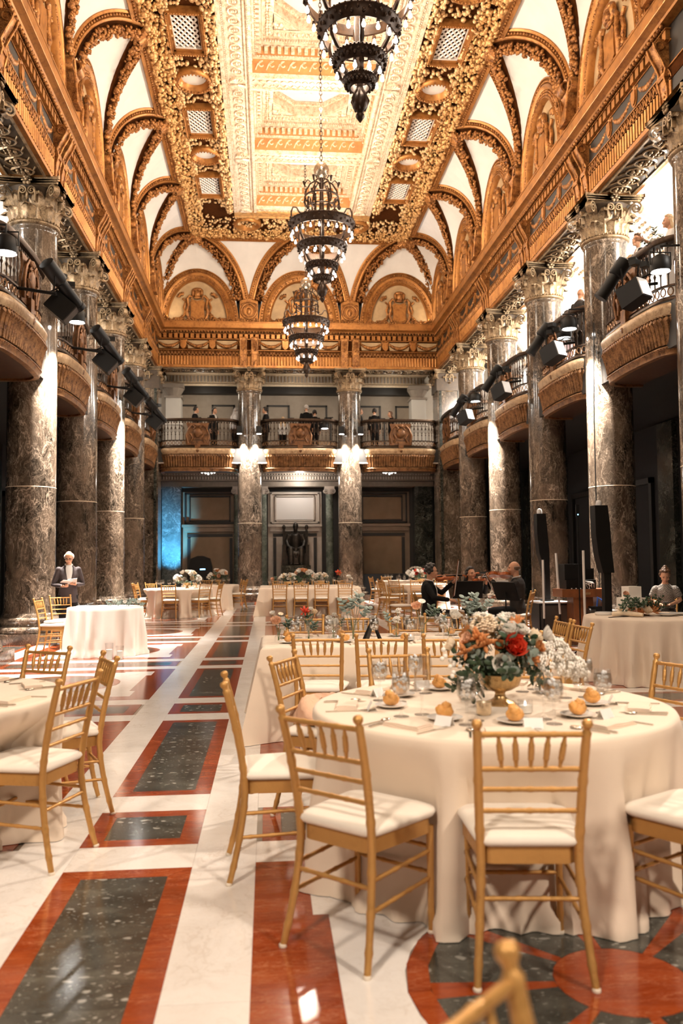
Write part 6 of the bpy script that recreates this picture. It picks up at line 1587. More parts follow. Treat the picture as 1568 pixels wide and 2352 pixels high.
def profile(p, q, side, label):      # long barrelled spotlight from p (rear) to q (lens)
    p, q = Vector(p), Vector(q); t = thing('profile_spotlight', label, 'spotlight', p.lerp(q, .35), 0, 'black profile spotlights'); o = t.location.copy(); p, q = p - o, q - o; d = (q - p).normalized(); L = (q - p).length
    part('lamp_house', MB().tube([p, p + d * .03, p + d * L * .40, p + d * L * .44], [.07, .13, .135, .10], 12), M['black'], t, True); part('barrel', MB().tube([p + d * L * .43, p + d * L * .98], [.10, .105], 14), M['black'], t, True); part('lens_ring', MB().tube([p + d * L * .93, q], [.115, .12], 14), M['black'], t, True)
    part('yoke', MB().tube([(0, 0, 0), (0, .16, .02), (side * .02, .16, -.26), (side * .02, -.16, -.26), (0, -.16, .02)], .014, 6), M['black'], t, True); part('clamp', MB().tube([(side * .02, 0, -.26), (side * .70, 0, -.16)], .028, 8), M['black'], t, True)
def floodbox(c, d, side, label, face):
    t = thing('flood_box', label, 'light', c, 0, 'boxy floodlights'); d = Vector(d).normalized(); rot = d.to_track_quat('Z', 'Y').to_matrix().to_4x4()
    part('box', MB().box6(-.14, .14, -.17, .17, -.26, .15).xform(rot), M['black'], t); part('front_panel', MB().box6(-.125, .125, -.155, .155, .15, .165).xform(rot), face, t)
    part('bracket', MB().tube([rot @ Vector((0, .22, 0)), rot @ Vector((0, .24, -.3)), Vector((side * .22, 0, .30)), Vector((side * .4, 0, .30))], .016, 6), M['black'], t, True)
    m = MB(); 
    for i in range(3): m.box(random.uniform(-.12, .12), random.uniform(-.12, .12), .42 + i * .06, .14, .12, .08, random.random())
    part('connector_block', m, M['black'], t)
lw = {-1: ('first', 'nearest the camera'), 0: ('second', 'by the standing man'), 1: ('third', 'beyond the standing man'), 2: ('last', 'near the corner')}
for k in range(-1, 3):
    dy = k * B + B
    w_ = {-1: 'in the balcony bay nearest the camera', 0: 'in the second balcony bay', 1: 'in the third balcony bay', 2: 'in the balcony bay nearest the end wall'}[k]
    profile((-4.80, 13.55 + dy, 6.36), (-4.40, 14.25 + dy, 5.80), -1, 'black profile spotlight on the left wall ' + w_)
    profile((4.80, 13.25 + dy, 6.50), (4.40, 13.42 + dy, 5.88), 1, 'black profile spotlight on the right wall ' + w_)
    floodbox((-4.62, 14.05 + dy, 5.72), (.72, .05, -.62), -1, 'boxy black floodlight hung on the left wall ' + w_, M['steel_dark']); floodbox((4.66, 12.60 + dy, 5.72), (.42, -.72, .30), 1, 'pale faced boxy floodlight on the right wall ' + w_, M['panel_lit'])  # right boxes: pale face paints in the flood lamp's light on them
for i, (x, y, z, lb) in enumerate(((-4.86, 11.75, 5.82, 'glowing flood lamp at the left picture edge'), (-4.86, 16.10, 6.10, 'glowing flood lamp below the black profile spotlight on the left'), (4.86, 12.18, 5.92, 'glowing flood lamp high at the right picture edge'), (4.98, 16.72, 6.10, 'star bright flood lamp below the bald man on the balcony'), (4.86, 16.10, 6.12, 'glowing flood lamp right on top of the lit right column'), (4.86, 23.75, 6.12, 'glowing flood lamp near the violist column'), (-4.86, 23.75, 6.12, 'faint flood lamp over the far lit left column'), (.90, 30.75, 6.42, 'star bright flood lamp on the middle end wall balcony'))): flood((x, y, z), lb, 1.0)
for s in (-1, 1):
    for d in (-.36, .36):
        t = thing('column_lamp', f'small black lamp box on the {"left" if s < 0 else "right"} end wall column, its {"left" if d < 0 else "right"} edge', 'lamp', (s * B / 2 + d, YK(4) - .60, 6.30)); part('housing', MB().box6(-.10, .10, -.08, .08, -.06, .22), M['black'], t); part('lens', MB().box6(-.08, .08, -.06, .06, -.07, -.06), M['lens_soft'], t); part('bracket', MB().box6(-.02, .02, .08, .2, .02, .08), M['black'], t)
tag(part('cable', MB().tube([(5.30, 15.92, 6.2), (5.22, 15.84, 4.2), (5.20, 15.80, 2.6), (5.19, 15.72, 1.2), (5.1, 15.56, .4), (5.0, 15.5, .01)], .011, 6), M['black'], None, True), 'thin black cable hanging down the lit right column', 'cable')
# ------------------------------------------------------------------ sound gear by the right columns
def xz(poly, y0, y1): return MB().prism(poly, y0, y1).xform(SWP)
t = thing('subwoofer', 'black subwoofer with a pale lid left of the wooden console', 'speaker', (4.02, 15.25, 0)); part('cabinet', MB().box6(-.30, .30, -.3, .3, .02, .66), M['black'], t); part('lid', MB().box6(-.31, .31, -.31, .31, .66, .685), M['panel_lit'], t)
part('grille', MB().box6(-.27, .27, -.315, -.30, .06, .62), M['steel_dark'], t)
t = thing('column_speaker', 'shorter black bent line speaker on the subwoofer', 'speaker', (3.90, 15.35, .69)); part('array', xz([(-.085, 1.64), (.09, 1.64), (.115, 1.30), (.14, .95), (.145, .03), (.055, .03), (.05, .48), (.0, .72), (-.05, .9), (-.085, 1.28)], -.1, .1), M['black'], t); part('dome_light', MB().lathe([(.05, 1.64), (.05, 1.69), (.04, 1.73), (0, 1.745)], 14), M['panel_lit'], t, True); part('base_plate', MB().box6(.0, .2, -.12, .12, 0, .03), M['black'], t)
t = thing('column_speaker', 'taller black bent line speaker on a pole behind the cake table', 'speaker', (3.30, 11.05, 0)); part('array', xz([(-.09, 2.20), (.09, 2.20), (.115, 1.95), (.13, 1.6), (.16, 1.28), (.0, 1.28), (-.055, 1.52), (-.085, 1.8)], -.09, .09), M['black'], t); part('pole', MB().box6(.03, .13, -.05, .05, .36, 1.28), M['black'], t); part('dome_light', MB().lathe([(.04, 2.2), (.04, 2.24), (.03, 2.27), (0, 2.28)], 14), M['panel_lit'], t, True); part('base_cabinet', MB().box6(-.2, .34, -.2, .2, .0, .36), M['black'], t)
def pole(x, y, z0, z1, label, tilt=0):
    t = thing('light_stand', label, 'stand', (x, y, 0), 0, 'white light tubes on tripods'); part('tube', MB().tube([(0, 0, z0), (tilt, 0, z1)], .019, 10), M['lattice'], t, True); part('post', MB().tube([(0, 0, .16), (0, 0, z0)], .014, 8), M['black'], t, True)
    for a in (.3, 2.4, 4.5): part('leg', MB().tube([(0, 0, .20), (.20 * math.cos(a), .20 * math.sin(a), .012)], .010, 6), M['black'], t, True)
pole(3.74, 14.75, .40, 1.46, 'white light tube on a tripod in front of the subwoofer'); pole(4.02, 14.70, .48, 1.58, 'slightly leaning white light tube at the console end', -.05); pole(3.55, 12.3, .45, 1.60, 'thicker white light tube between the console and the tall speaker')
t = thing('microphone_stand', 'thin black stand with a small lit device left of the tall speaker', 'stand', (3.36, 12.0, 0)); part('pole', MB().tube([(0, 0, .02), (0, 0, 2.12)], .011, 8), M['black'], t, True); part('device', MB().box6(-.025, .025, -.015, .015, 2.10, 2.28), M['black'], t); part('indicator', MB().ico((0, -.02, 2.13), .012), M['blue_led'], t, True); part('base', MB().lathe([(.14, 0), (.14, .015), (.02, .025)], 20), M['black'], t, True)
t = thing('console', 'varnished wooden console with cables and a black motor hanging under it', 'table', (4.36, 14.5, 0)); part('top', MB().box6(-.45, .45, -.25, .25, .80, .94), M['wood'], t); part('pedestal', MB().box6(-.22, .14, -.16, .16, .0, .80), M['wood'], t); part('end_leg', MB().box6(.28, .40, -.2, .2, 0, .8), M['wood'], t); part('label_plate', MB().box6(-.05, .06, -.256, -.25, .84, .88), M['urn'], t)
t = thing('effects_rack', 'stack of black equipment cases on the wooden console', 'equipment', (4.30, 14.5, .94)); part('lower_case', MB().box6(-.28, .26, -.16, .18, 0, .16), M['black'], t); part('upper_case', MB().box6(-.30, .02, -.14, .16, .16, .44), M['black'], t); part('laptop', MB().box6(.04, .30, .02, .06, .16, .36), M['black'], t)
for i in range(4): part('cable', MB().tube([(.1 + .04 * i, -.17, .02), (.05 + .05 * i, -.22, .10), (.15 - .04 * i, -.20, .05 + .03 * i), (.2, -.17, .12)], .007, 5), M['lattice'], t, True)
for i in range(5): part('knob', MB().lathe([(.012, 0), (.012, .02)], 8, -.2 + i * .08, -.2, 0), M['panel_lit'], t)
t = thing('hanging_motor', 'black motor unit with a blue cable below the console top', 'equipment', (4.50, 14.18, .52)); part('body', MB().box6(-.13, .13, -.07, .07, -.10, .12), M['black'], t); part('drum', MB().tube([(-.16, 0, .0), (-.05, 0, .0)], .10, 14), M['steel_dark'], t, True); part('blue_cable', MB().tube([(.0, 0, .12), (.02, 0, .28), (.1, 0, .22), (.16, 0, .05), (.13, 0, -.05)], .016, 6), M['blue_cable'], t, True)
t = thing('floor_speaker', 'black speaker cabinet with a blue light before the dark left door', 'speaker', (-3.85, 32.9, 0)); part('cabinet', MB().prism([(-.42, .0), (.42, .0), (.44, 1.3), (.36, 1.62), (.1, 1.72), (-.1, 1.72), (-.36, 1.62), (-.44, 1.3)], -.3, .3).xform(SWP), M['black'], t); part('light_bar', MB().box6(.0, .20, -.31, -.30, 1.18, 1.23), M['blue_led'], t)
tag(part('covered_piano', MB().box6(-1.0, 1.0, -.5, .5, .02, .95), M['black_cloth'], None, loc=(3.25, 32.8, 0)), 'low black covered box before the dark right door', 'box')

# ------------------------------------------------------------------ seated bronze statue
st = thing('statue', 'dark bronze statue of a seated robed figure between the middle columns', 'statue', (-.12, 33.5, 0))
part('pedestal', MB().box6(-.62, .62, -.55, .5, 0, .9).box6(-.58, .58, -.5, .46, .9, 1.32), M['marble_dim'], st)
m = MB().box6(-.46, .46, -.3, .42, 1.32, 1.80)
for s in (-1, 1): m.box6(s * .46 - .07, s * .46 + .07, -.34, .42, 1.32, 2.14); m.box6(s * .46 - .05, s * .46 + .05, .30, .42, 2.1, 2.75); m.ico((s * .46, .36, 2.86), (.07, .07, .12), hi=True)
m.box6(-.42, .42, .34, .42, 1.8, 2.7); part('throne', m, M['bronze_statue'], st)
m = MB()
m.tube([(0, .1, 1.78), (0, .12, 2.0), (0, .12, 2.3), (0, .10, 2.55), (0, .08, 2.66)], [.28, .26, .27, .22, .10], 14)
for s in (-1, 1):
    m.tube([(s * .16, .0, 1.86), (s * .22, -.40, 1.92), (s * .21, -.46, 1.70), (s * .20, -.42, 1.40)], [.15, .14, .12, .11], 10); m.ico((s * .20, -.50, 1.37), (.07, .15, .06)); m.tube([(s * .25, .08, 2.54), (s * .36, .02, 2.28), (s * .30, -.22, 2.06), (s * .12, -.34, 2.0)], [.11, .095, .08, .05], 9)
    m.ico((s * .09, -.36, 1.99), (.07, .09, .04))
m.tube([(-.2, -.30, 1.9), (0, -.42, 1.72), (.2, -.30, 1.9)], [.12, .14, .12], 8); m.prism([(-.30, -.46), (.30, -.46), (.34, .1), (-.34, .1)], 1.36, 1.86)
m.ico((0, .04, 2.90), (.115, .135, .165), hi=True); m.ico((0, -.08, 2.78), (.07, .06, .10), hi=True); m.ico((0, -.1, 2.88), (.02, .03, .04)); m.tube([(0, .08, 2.6), (0, .06, 2.80)], [.10, .08], 8)
b = part('figure', m, M['bronze_statue'], st, True, 3.0)
r = b.modifiers.new('fuse', 'REMESH'); r.mode = 'VOXEL'; r.voxel_size = .022; r.use_smooth_shade = True; sm = b.modifiers.new('soft', 'SMOOTH'); sm.iterations = 6

# ------------------------------------------------------------------ people
def fuse(o, vox=.016, it=4):
    r = o.modifiers.new('fuse', 'REMESH'); r.mode = 'VOXEL'; r.voxel_size = vox; r.use_smooth_shade = True
    s = o.modifiers.new('soft', 'SMOOTH'); s.iterations = it; return o
def loft(m, rings, seg=16):      # rings: centre, half width vec, half depth vec
    P = []
    for c, a, b in rings:
        for i in range(seg): t = 2 * PI * i / seg; P.append(Vector(c) + Vector(a) * math.cos(t) + Vector(b) * math.sin(t))
    m.grid(P, seg, len(rings), True); n = len(m.v) - seg; m.f.append(tuple(range(n, n + seg))); k = n - seg * (len(rings) - 1); m.f.append(tuple(range(k + seg - 1, k - 1, -1)))
def head_mb():
    m = MB(); P = []; nu, nv = 22, 15
    for j in range(nv):
        e = -PI / 2 + PI * j / (nv - 1)
        for i in range(nu):
            a = 2 * PI * i / nu; x, y, z = math.cos(e) * math.cos(a), math.cos(e) * math.sin(a), math.sin(e)
            sx, sy = .076, .096
            if z < 0: k = 1 + z * .34; sx *= k; sy *= 1 + z * .16; y += -z * .12 if y > 0 else z * .25 * -1 * 0
            P.append((x * sx, y * sy + (.012 if z < 0 else 0), z * .118))
    m.grid(P, nu, nv, True)
    m.ico((0, .098, -.018), (.014, .022, .026), hi=True); m.ico((0, .092, .012), (.011, .014, .03)); m.ico((0, .080, -.085), (.03, .026, .022), hi=True)
    for s in (-1, 1): m.ico((s * .077, -.005, -.008), (.012, .022, .034), hi=True); m.ico((s * .03, .083, .028), (.026, .014, .010)); m.ico((s * .045, .068, -.03), (.024, .022, .024), hi=True)
    return m
HEAD = head_mb(); 
def fingers(m, w, d, n, curl=.5, L=.085, sgn=1):      # hand at wrist w, pointing d, palm normal n
    w, d, n = Vector(w), Vector(d).normalized(), Vector(n); n = (n - d * n.dot(d)).normalized(); s = d.cross(n) * sgn
    loft(m, [(w + d * t, s * a, n * b) for t, a, b in ((-.03, .024, .022), (.01, .03, .018), (.05, .040, .014), (.085, .038, .012))], 10)
    for i, (o, l) in enumerate(((-.030, .062), (-.010, .074), (.010, .070), (.029, .055))):
        p0 = w + d * .083 + s * o; p1 = p0 + (d * math.cos(curl * .5) + n * math.sin(curl * .5)) * l * .45; p2 = p1 + (d * math.cos(curl * 1.4) + n * math.sin(curl * 1.4)) * l * .32; p3 = p2 + (d * math.cos(curl * 2.2) + n * math.sin(curl * 2.2)) * l * .25
        m.tube([p0, p1, p2, p3], [.0095, .009, .008, .006], 6)
    p0 = w + d * .02 - s * .03; m.tube([p0, p0 + d * .025 - s * .02 + n * .012, p0 + d * .052 - s * .022 + n * .024], [.011, .010, .007], 6)
def person(label, loc, rz, sit=False, s=1.0, arms=None, lean=0.0, hyaw=0.0, hpit=0.0, hair='short', hairm='hair_dark', top='suit', bottom='suit', skin='skin', shirt=True, tie=None, knees=None, sleeves=True, female=False, hidden_legs=False, glasses=False, bust=False):
    t = thing('person', label, 'person', loc, rz); t.scale = (s, s, s)
    H = .50 if sit else .94; f = lean
    pel = Vector((0, 0, H)); wai = pel + Vector((0, .02 + f * .25, .17)); che = pel + Vector((0, .01 + f * .55, .36)); shl = pel + Vector((0, -.005 + f * .75, .50)); nek = shl + Vector((0, .02 + f * .06, .06)); hc = shl + Vector((0, .055 + f * .12, .20))
    sw = .155 if female else .178; fx = Vector((1, 0, 0)); fy = Vector((0, 1, 0))
    k = .86 if female else 1.0
    torso = lambda g: [(pel - Vector((0, 0, .06)), fx * (.155 + g), fy * (.115 + g)), (pel + Vector((0, 0, .05)), fx * (.158 + g) * (1.02 if female else 1), fy * (.115 + g)), (wai, fx * (.135 + g) * k, fy * (.10 + g)), (che, fx * (.165 + g) * k, fy * (.118 + g)), (shl - Vector((0, 0, .05)), fx * (sw - .02 + g * .5), fy * (.10 + g)), (shl + Vector((0, 0, .02)), fx * (sw * .62 + g * .4), fy * (.075 + g)), (nek, fx * (.058 + g * .3), fy * (.06 + g * .3))]
    A = arms or {}
    sh = {q: shl + Vector((q * sw, 0, -.03)) for q in (-1, 1)}
    el = {q: Vector(A.get(('e', q), sh[q] + Vector((q * .05, -.02, -.28)))) for q in (-1, 1)}; wr = {q: A.get(('w', q), el[q] + Vector((0, .04, -.25))) for q in (-1, 1)}
    el = {q: Vector(v) for q, v in el.items()}; wr = {q: Vector(v) for q, v in wr.items()}
    hip = {q: pel + Vector((q * .09, 0, -.02)) for q in (-1, 1)}
    if sit: kn = {q: Vector((q * .11, .43, .50)) for q in (-1, 1)}; an = {q: Vector((q * .11, .42, .09)) for q in (-1, 1)}
    else: kn = {q: Vector((q * .09, .02, .50)) for q in (-1, 1)}; an = {q: Vector((q * .10, -.02, .08)) for q in (-1, 1)}
    if knees: kn.update({q: Vector(v) for (n_, q), v in knees.items() if n_ == 'k'}); an.update({q: Vector(v) for (n_, q), v in knees.items() if n_ == 'a'})
    body = MB(); loft(body, torso(0)); body.tube([nek - Vector((0, 0, .05)), nek + Vector((0, .01, .05)), hc - Vector((0, .02, .02))], [.058, .052, .056], 12)
    for q in (-1, 1):
        body.tube([sh[q], sh[q].lerp(el[q], .5), el[q], el[q].lerp(wr[q], .4), wr[q]], [.052, .046, .038, .036, .026], 10); body.ico(sh[q], .056, hi=True)
        if not hidden_legs: body.tube([hip[q], hip[q].lerp(kn[q], .5), kn[q], kn[q].lerp(an[q], .35), an[q]], [.085, .07, .052, .052, .036], 10)
    fuse(part('body', body, M[skin], t, True, 3.0))
    hm = MB(); R = Matrix.Translation(hc) @ Matrix.Rotation(hyaw, 4, 'Z') @ Matrix.Rotation(hpit, 4, 'X'); hm.join(HEAD, R); fuse(part('head', hm, M[skin], t, True, 3.0), .008, 2)
    em = MB()
    for q in (-1, 1): em.ico(R @ Vector((q * .030, .086, .012)), .009, hi=True); em.box(*(R @ Vector((q * .030, .090, .032))), .03, .008, .006)
    part('eyes', em, M['eye'], t, True); part('mouth', MB().ico(R @ Vector((0, .094, -.058)), (.022, .007, .006), hi=True), M['lip'], t, True)
    if hair != 'bald':
        h = MB(); V, Fc = ICO2
        if hair == 'fringe':
            for a in np.linspace(PI * .98, PI * 2.02, 12): h.ico(R @ Vector((.072 * math.cos(a), .080 * math.sin(a) - .008, .005)), (.024, .022, .038), hi=True)
        else:
            for v in ICO2[0]:
                z = v[2]; y = v[1]
                if y > .12 and z < .55 or z < -.35: continue
                h.ico(R @ Vector((v[0] * .074, v[1] * .092 - .008, v[2] * .112 + .018)), .036)
            if hair == 'long':
                for q in np.linspace(-1, 1, 7): h.tube([R @ Vector((q * .075, -.045 + .02 * abs(q), .03)), R @ Vector((q * .095, -.05, -.10)), shl + Vector((q * .12, -.07, -.02)), shl + Vector((q * .11, -.10, -.16))], [.03, .034, .03, .012], 7)
            if hair == 'bun': h.ico(R @ Vector((0, -.06, .135)), .038, hi=True)
            if hair == 'lowbun': h.ico(R @ Vector((0, -.115, .0)), .042, hi=True)
        fuse(part('hair', h, M[hairm], t, True, 3.0), .009, 2)
    jk = MB(); loft(jk, torso(.016)[:-1] + [(shl + Vector((0, .012, .052)), fx * .076, fy * .070)])
    if not sit and not female: loft(jk, [(pel - Vector((0, 0, .16)), fx * .19, fy * .15), (pel, fx * .18, fy * .14), (wai, fx * .155, fy * .125)])
    for q in (-1, 1):
        e2 = wr[q] if sleeves else sh[q].lerp(el[q], .72)
        jk.tube([sh[q], sh[q].lerp(el[q], .5), el[q], el[q].lerp(wr[q], .5), wr[q].lerp(el[q], .06)] if sleeves else [sh[q], sh[q].lerp(el[q], .4), e2], [.056, .055, .049, .044, .038] if sleeves else [.070, .072, .074], 10); jk.ico(sh[q], .058, hi=True)
    fuse(part('jacket' if sleeves else 'blouse', jk, M[top], t, True, 3.0), .015, 3)
    if not hidden_legs:
        tr_ = MB(); loft(tr_, [(pel - Vector((0, 0, .09)), fx * .165, fy * .13), (pel + Vector((0, 0, .06)), fx * .168, fy * .13), (wai - Vector((0, 0, .04)), fx * .145, fy * .115)])
        for q in (-1, 1): tr_.tube([hip[q], hip[q].lerp(kn[q], .5), kn[q], kn[q].lerp(an[q], .5), an[q] + Vector((0, 0, .015))], [.105, .092, .074, .066, .060], 10)
        fuse(part('trousers', tr_, M[bottom], t, True, 3.0), .016, 3)
        so = MB()
        for q in (-1, 1):
            d = Vector((0, 1, 0)); z0 = an[q].z - .08; so.ico(an[q] + Vector((0, .05, -.045)), (.045, .125, .035), hi=True); so.ico(an[q] + Vector((0, -.03, -.04)), (.04, .05, .04), hi=True)
        part('shoes', so, M['black'], t, True)
    if shirt:
        ft = lambda z_, w_: shl + Vector((w_, .122 + f * 0, z_))
        sm_ = MB(); Q = []
        for z_, w_, y_ in ((.055, .048, .083), (-.01, .062, .124), (-.10, .055, .156), (-.26, .026, .166)):
            for u_ in (-1, -.4, .4, 1): Q.append(shl + Vector((w_ * u_, y_ - .012 * abs(u_) - f * (-z_) * .9, z_)))
        sm_.grid(Q, 4, 4); sm_.tube([nek + Vector((math.cos(a) * .066, math.sin(a) * .066 + .002, .0 + .016 * -math.sin(a))) for a in np.linspace(0, 2 * PI, 17)[:-1]], .009, 6, closed=True)
        part('shirt', sm_, M['shirt'], t, True)
        if tie: part('necktie', MB().tube([shl + Vector((0, .10, .02)), shl + Vector((0, .135, -.08)), shl + Vector((0, .155, -.22))], [.012, .018, .02], 6), M[tie], t, True)
    hd = MB()
    for q in (-1, 1): d = (wr[q] - el[q]).normalized(); fingers(hd, wr[q] + d * .02, A.get(('d', q), d), A.get(('n', q), Vector((-q, .2, -.3))), A.get(('c', q), .5), sgn=-q)
    part('hands', hd, M[skin], t, True, 2.0)
    if glasses:
        g = MB()
        for q in (-1, 1): g.tube([R @ Vector((q * .032 + .022 * math.cos(a), .10, .012 + .017 * math.sin(a))) for a in np.linspace(0, 2 * PI, 13)[:-1]], .003, 5, closed=True); g.tube([R @ Vector((q * .054, .10, .014)), R @ Vector((q * .078, .0, .014))], .003, 5)
        part('glasses', g, M['black'], t, True)
    return t
V3 = lambda *a: Vector(a)
# standing man with the papers
person('bald man in a dark plum blazer standing by the left column reading papers', (-4.90, 15.75, 0), look_rot((.35, -1)), s=.97, lean=.08, hpit=-.55, hyaw=-.25, hair='fringe', hairm='hair_grey', top='suit_brown', bottom='suit', glasses=True,
       arms={('e', -1): (-.27, .0, 1.12), ('w', -1): (-.10, .24, 1.13), ('e', 1): (.27, .02, 1.12), ('w', 1): (.13, .27, 1.10), ('c', -1): .9, ('c', 1): .9, ('n', -1): (.3, .2, 1), ('n', 1): (-.3, .2, 1)})
pp = thing('sheaf_of_papers', 'white sheaf of papers held open by the standing man', 'paper', (-4.79, 15.42, 1.135), look_rot((.35, -1)))
part('sheet', MB().box6(-.12, .04, -.07, .12, .0, .006), M['paper'], pp, rot=(.5, .12, 0)); part('sheet', MB().box6(-.02, .16, -.06, .12, .0, .006), M['paper'], pp, rot=(.25, -.1, .2))
# the trio
def violin(label, p, d, n, s=1.0):
    t = thing('violin' if s < 1.05 else 'viola', label, 'violin', p); y = Vector(d).normalized(); z = Vector(n); z = (z - y * z.dot(y)).normalized(); x = y.cross(z)
    R = Matrix((x, y, z)).transposed().to_4x4() @ Matrix.Diagonal((s, s, s, 1)); t.matrix_world = Matrix.Translation(p) @ R
    ol = [(0, -.0), (.06, .004), (.095, .04), (.10, .09), (.078, .135), (.056, .165), (.056, .205), (.072, .235), (.083, .275), (.07, .325), (.03, .352), (0, .356)]; ol = ol + [(-a, b) for a, b in ol[-2:0:-1]]
    part('body', MB().prism(ol, -.018, .02).join(MB().prism([(a * .93, .178 + (b - .178) * .95) for a, b in ol], -.024, .027)), M['violin'], t)
    part('neck', MB().box6(-.013, .013, .33, .50, .012, .034).box6(-.014, .014, .20, .46, .034, .042), M['black'], t); part('scroll', MB().tube([(0, .49, .02), (0, .54, .015), (0, .575, .0), (0, .56, -.02)], [.014, .013, .012, .016], 7), M['violin'], t, True)
    part('bridge', MB().box6(-.022, .022, .168, .173, .027, .062), M['fl_cream'], t); part('tailpiece', MB().prism([(-.02, .14), (.02, .14), (.009, .02), (-.009, .02)], .034, .042), M['black'], t)
    for i in range(4): part('string', MB().tube([(-.012 + .008 * i, .14, .042), (-.012 + .008 * i, .17, .063), (-.007 + .0047 * i, .48, .045)], .0016, 4), M['silver'], t)
    return t
def bow(label, p, q):
    p, q = Vector(p), Vector(q); t = thing('violin_bow', label, 'bow', p); d = q - p; part('stick', MB().tube([(0, 0, 0), d * .5 + Vector((0, 0, -.006)), d], .007, 6), M['wood'], t, True); n = d.cross(Vector((0, 0, 1))).normalized().cross(d).normalized() * .022; part('bow_hair', MB().tube([d * .05 - n, d * .97 - n], .0045, 4), M['paper'], t); part('frog', MB().box(0, 0, 0, .03, .03, .03), M['black'], t)
def place_on(loc, rz, p): c, s_ = math.cos(rz), math.sin(rz); return Vector((loc[0] + p[0] * c - p[1] * s_, loc[1] + p[0] * s_ + p[1] * c, (loc[2] if len(loc) > 2 else 0) + p[2]))
def vdir(rz, p): c, s_ = math.cos(rz), math.sin(rz); return Vector((p[0] * c - p[1] * s_, p[0] * s_ + p[1] * c, p[2]))
# local: violin held under chin on the left (-x), left hand on neck, right hand with bow
vio = {('e', -1): (-.24, .20, .84), ('w', -1): (-.20, .40, 1.02), ('n', -1): (.4, -.6, .4), ('c', -1): 1.3, ('e', 1): (.30, .12, .78), ('w', 1): (.16, .36, .74), ('n', 1): (-.5, 0, -.8), ('c', 1): 1.1}
def player(label, loc, d, vl, bl, s=1.0, vs=1.0, bow_to=(-.10, .30, 1.42), **kw):
    rz = look_rot(d); t = person(label, loc, rz, sit=True, s=s, hyaw=.35, arms=vio, **kw)
    W = lambda p: place_on(loc, rz, Vector(p) * s)
    violin(vl, W((-.07, .10, 1.085)), vdir(rz, (-.30, .95, .06)), vdir(rz, (.35, .1, .9)), vs); bow(bl, W((.15, .42, .78)), W(bow_to)); return t
P1, P2, P3 = (1.58, 14.5, 0), (2.72, 16.1, 0), (3.25, 14.7, 0)
player('man with glasses and short dark hair in black playing violin, seated sideways', P1, (.96, -.28), 'reddish violin of the man with glasses', 'pale bow held upright by the man with glasses', s=1.06, glasses=True, bow_to=(.02, .50, 1.40))
player('woman with long dark hair in black playing violin behind a music stand', P2, (.05, -1), 'red violin of the woman with long hair', 'bow of the woman with long hair', s=1.0, vs=.98, hair='long', female=True, top='suit', shirt=False, skin='skin_tan', bow_to=(-.22, .34, 1.28))
player('balding violist in a dark suit seen from behind', P3, (-.82, .45), 'large dark viola of the balding man', 'bow of the balding violist', s=1.09, vs=1.12, hair='fringe', hairm='hair_brown', top='suit_grey', skin='skin_tan', bow_to=(-.30, .46, 1.12))
for (x, y, _), d, lb in ((P1, (.96, -.28), 'gold chair under the violinist with glasses'), (P2, (.05, -1), 'gold chair under the woman violinist'), (P3, (-.82, .45), 'gold chair under the balding violist')):
    L = math.hypot(*d); t = make_chair(); t.location = (x + .02 * d[0], y + .02 * d[1], -.02 + .02); t.rotation_euler = (0, 0, look_rot(d)); tag(t, lb, 'chair', 'gold ballroom chairs')
def mstand(loc, d, label, sheet=False):
    t = thing('music_stand', label, 'stand', loc, look_rot(d)); tl = Matrix.Translation((0, 0, .92)) @ Matrix.Rotation(math.radians(-24), 4, 'X')
    part('desk', MB().box6(-.27, .27, -.008, .008, -.16, .18).box6(-.27, .27, -.06, .0, -.17, -.155).xform(tl), M['black'], t); part('pole', MB().tube([(0, 0, .25), (0, 0, .92)], .013, 8), M['black'], t, True)
    for a in (.4, 2.5, 4.6): part('leg', MB().tube([(0, 0, .30), (.24 * math.cos(a), .24 * math.sin(a), .012)], .011, 6), M['black'], t, True)
    if sheet:
        sp = thing('music_tablet', 'glowing music sheet standing on the right music stand', 'tablet', loc, look_rot(d)); part('page', MB().box6(-.12, .12, -.024, -.012, -.14, .20).xform(tl), M['screen'], sp); part('cover', MB().box6(-.14, .14, -.012, -.008, -.15, .21).xform(tl), M['paper'], sp)
mstand((2.42, 15.05, 0), (-.15, -1), 'black music stand turned its back before the woman violinist'); mstand((2.85, 14.1, 0), (-.80, -.45), 'black music stand right of the other, with a glowing sheet', True)
# woman by the column
wl = (5.62, 13.9, 0); wd = (-.45, -.9)
person('woman with a top bun in a checked blouse sitting with a phone', wl, look_rot(wd), sit=True, s=.98, lean=.10, hpit=-.62, hyaw=.1, hair='bun', hairm='hair_brown', top='blouse', bottom='suit_grey', sleeves=False, female=True, shirt=False,
       arms={('e', -1): (-.24, .06, .76), ('w', -1): (-.08, .28, .70), ('e', 1): (.24, .06, .76), ('w', 1): (.08, .30, .70), ('c', -1): .9, ('c', 1): .9, ('n', -1): (.3, .2, 1), ('n', 1): (-.3, .2, 1)}, knees={('k', 1): (.02, .44, .60), ('a', 1): (-.20, .52, .28)})
c_ = make_chair(); c_.location = (wl[0], wl[1], 0); c_.rotation_euler = (0, 0, look_rot(wd)); tag(c_, 'gold chair under the woman with the phone', 'chair', 'gold ballroom chairs')
q = place_on(wl, look_rot(wd), (0, .40, .72)); ph = thing('phone', 'black phone in the seated woman hands', 'phone', q, look_rot(wd)); part('case', MB().box6(-.04, .04, -.075, .075, 0, .01), M['black'], ph); part('screen', MB().box6(-.036, .036, -.07, .07, .01, .0115), M['steel_dark'], ph)
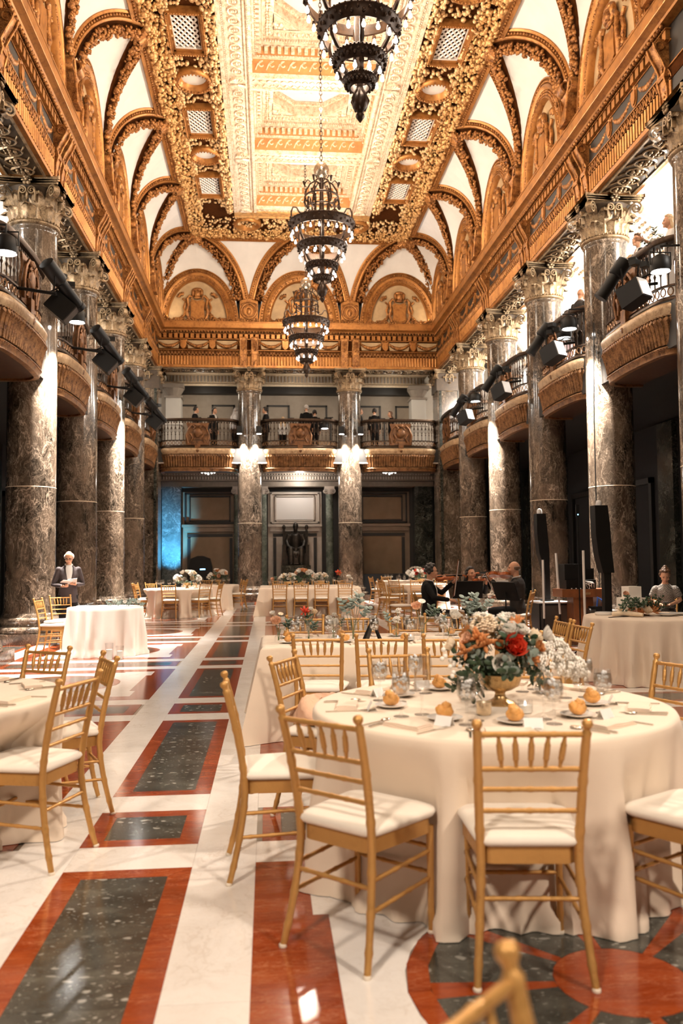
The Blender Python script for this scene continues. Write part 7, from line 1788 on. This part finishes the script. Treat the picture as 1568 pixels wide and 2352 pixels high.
# people on the balconies (gallery floor z 5.72)
GZ = 5.72
person('young man in a black suit with a red tie looking down from the right balcony', (5.64, 14.50, GZ), look_rot((-1, -.25)), s=.98, hair='short', hairm='hair_brown', tie='tie_red', hyaw=-.1, hidden_legs=False)
person('blond woman in white pointing from the right balcony', (5.70, 13.42, GZ), look_rot((-1, .25)), s=.93, hair='long', hairm='hair_blond', top='shirt', bottom='shirt', sleeves=False, female=True, shirt=False, arms={('e', 1): (.30, .22, 1.30), ('w', 1): (.22, .46, 1.42), ('d', 1): (-.1, 1, .05), ('c', 1): .15, ('e', -1): (-.24, .1, 1.18), ('w', -1): (-.08, .30, 1.22)})
bq = thing('hand_bouquet', 'small bouquet held by the blond woman on the balcony', 'flowers', (5.42, 13.40, GZ + 1.10))
for i in range(9): addbloom(bq, 'ranunculus' if i % 3 else 'leaf', 'fl_white' if i % 3 else 'leaf', (random.uniform(-.08, .08), random.uniform(-.08, .08), random.uniform(-.02, .10)), (random.uniform(-1, .2), random.uniform(-1, 1), .8), 1.1)
person('fair haired guest half hidden by the young man on the right balcony', (5.78, 15.22, GZ), look_rot((-.2, -1)), s=.90, hair='lowbun', hairm='hair_blond', top='pink', bottom='pink', female=True, shirt=False, sleeves=False)
person('bald man in a grey suit with his back to the rail of the right balcony', (5.74, 17.75, GZ), look_rot((1, .5)), s=1.02, hair='bald', skin='skin_tan', top='suit_grey', bottom='suit_grey')
person('woman in a pale pink skirt and dark top beside the bald man on the balcony', (5.72, 18.55, GZ), look_rot((.2, -1)), s=.86, hair='long', hairm='hair_dark', top='suit', bottom='pink', female=True, shirt=False)
for x, y, d, kw, lb in ((-4.0, 32.0, (1, .2), dict(hair='short'), 'dark haired guest leaning left on the left end balcony'), (-3.3, 32.2, (.8, -.6), dict(hair='short'), 'guest with bowed head right on the left end balcony'), (-2.45, 32.1, (.3, .8), dict(hair='long', hairm='hair_grey', top='shirt', female=True, shirt=False), 'guest in white by the column on the left end balcony'),
        (-1.28, 32.0, (-1, .2), dict(hair='lowbun'), 'dark haired guest in profile by the left column, middle end balcony'), (-.62, 32.6, (0, 1), dict(hair='long', hairm='hair_blond', top='shirt', female=True, shirt=False, s=.82), 'short fair guest in white on the middle end balcony'), (.28, 32.1, (.1, 1), dict(hair='short', hairm='hair_grey', s=1.04), 'grey haired man with his back turned on the middle end balcony'), (.62, 32.2, (-.3, 1), dict(hair='short', s=.94), 'dark haired man beside the grey haired man on the end balcony'),
        (2.35, 32.1, (.9, .1), dict(hair='short', hairm='hair_brown'), 'guest half hidden by the right column on the right end balcony'), (2.95, 32.1, (.3, 1), dict(hair='short'), 'dark haired man with his back turned on the right end balcony'), (3.65, 32.3, (-1, -.2), dict(hair='long', hairm='hair_brown', female=True, shirt=False, s=.93), 'brown haired woman on the right end balcony')):
    kw.setdefault('s', .97); person(lb, (x, y, GZ), look_rot(d), **kw)
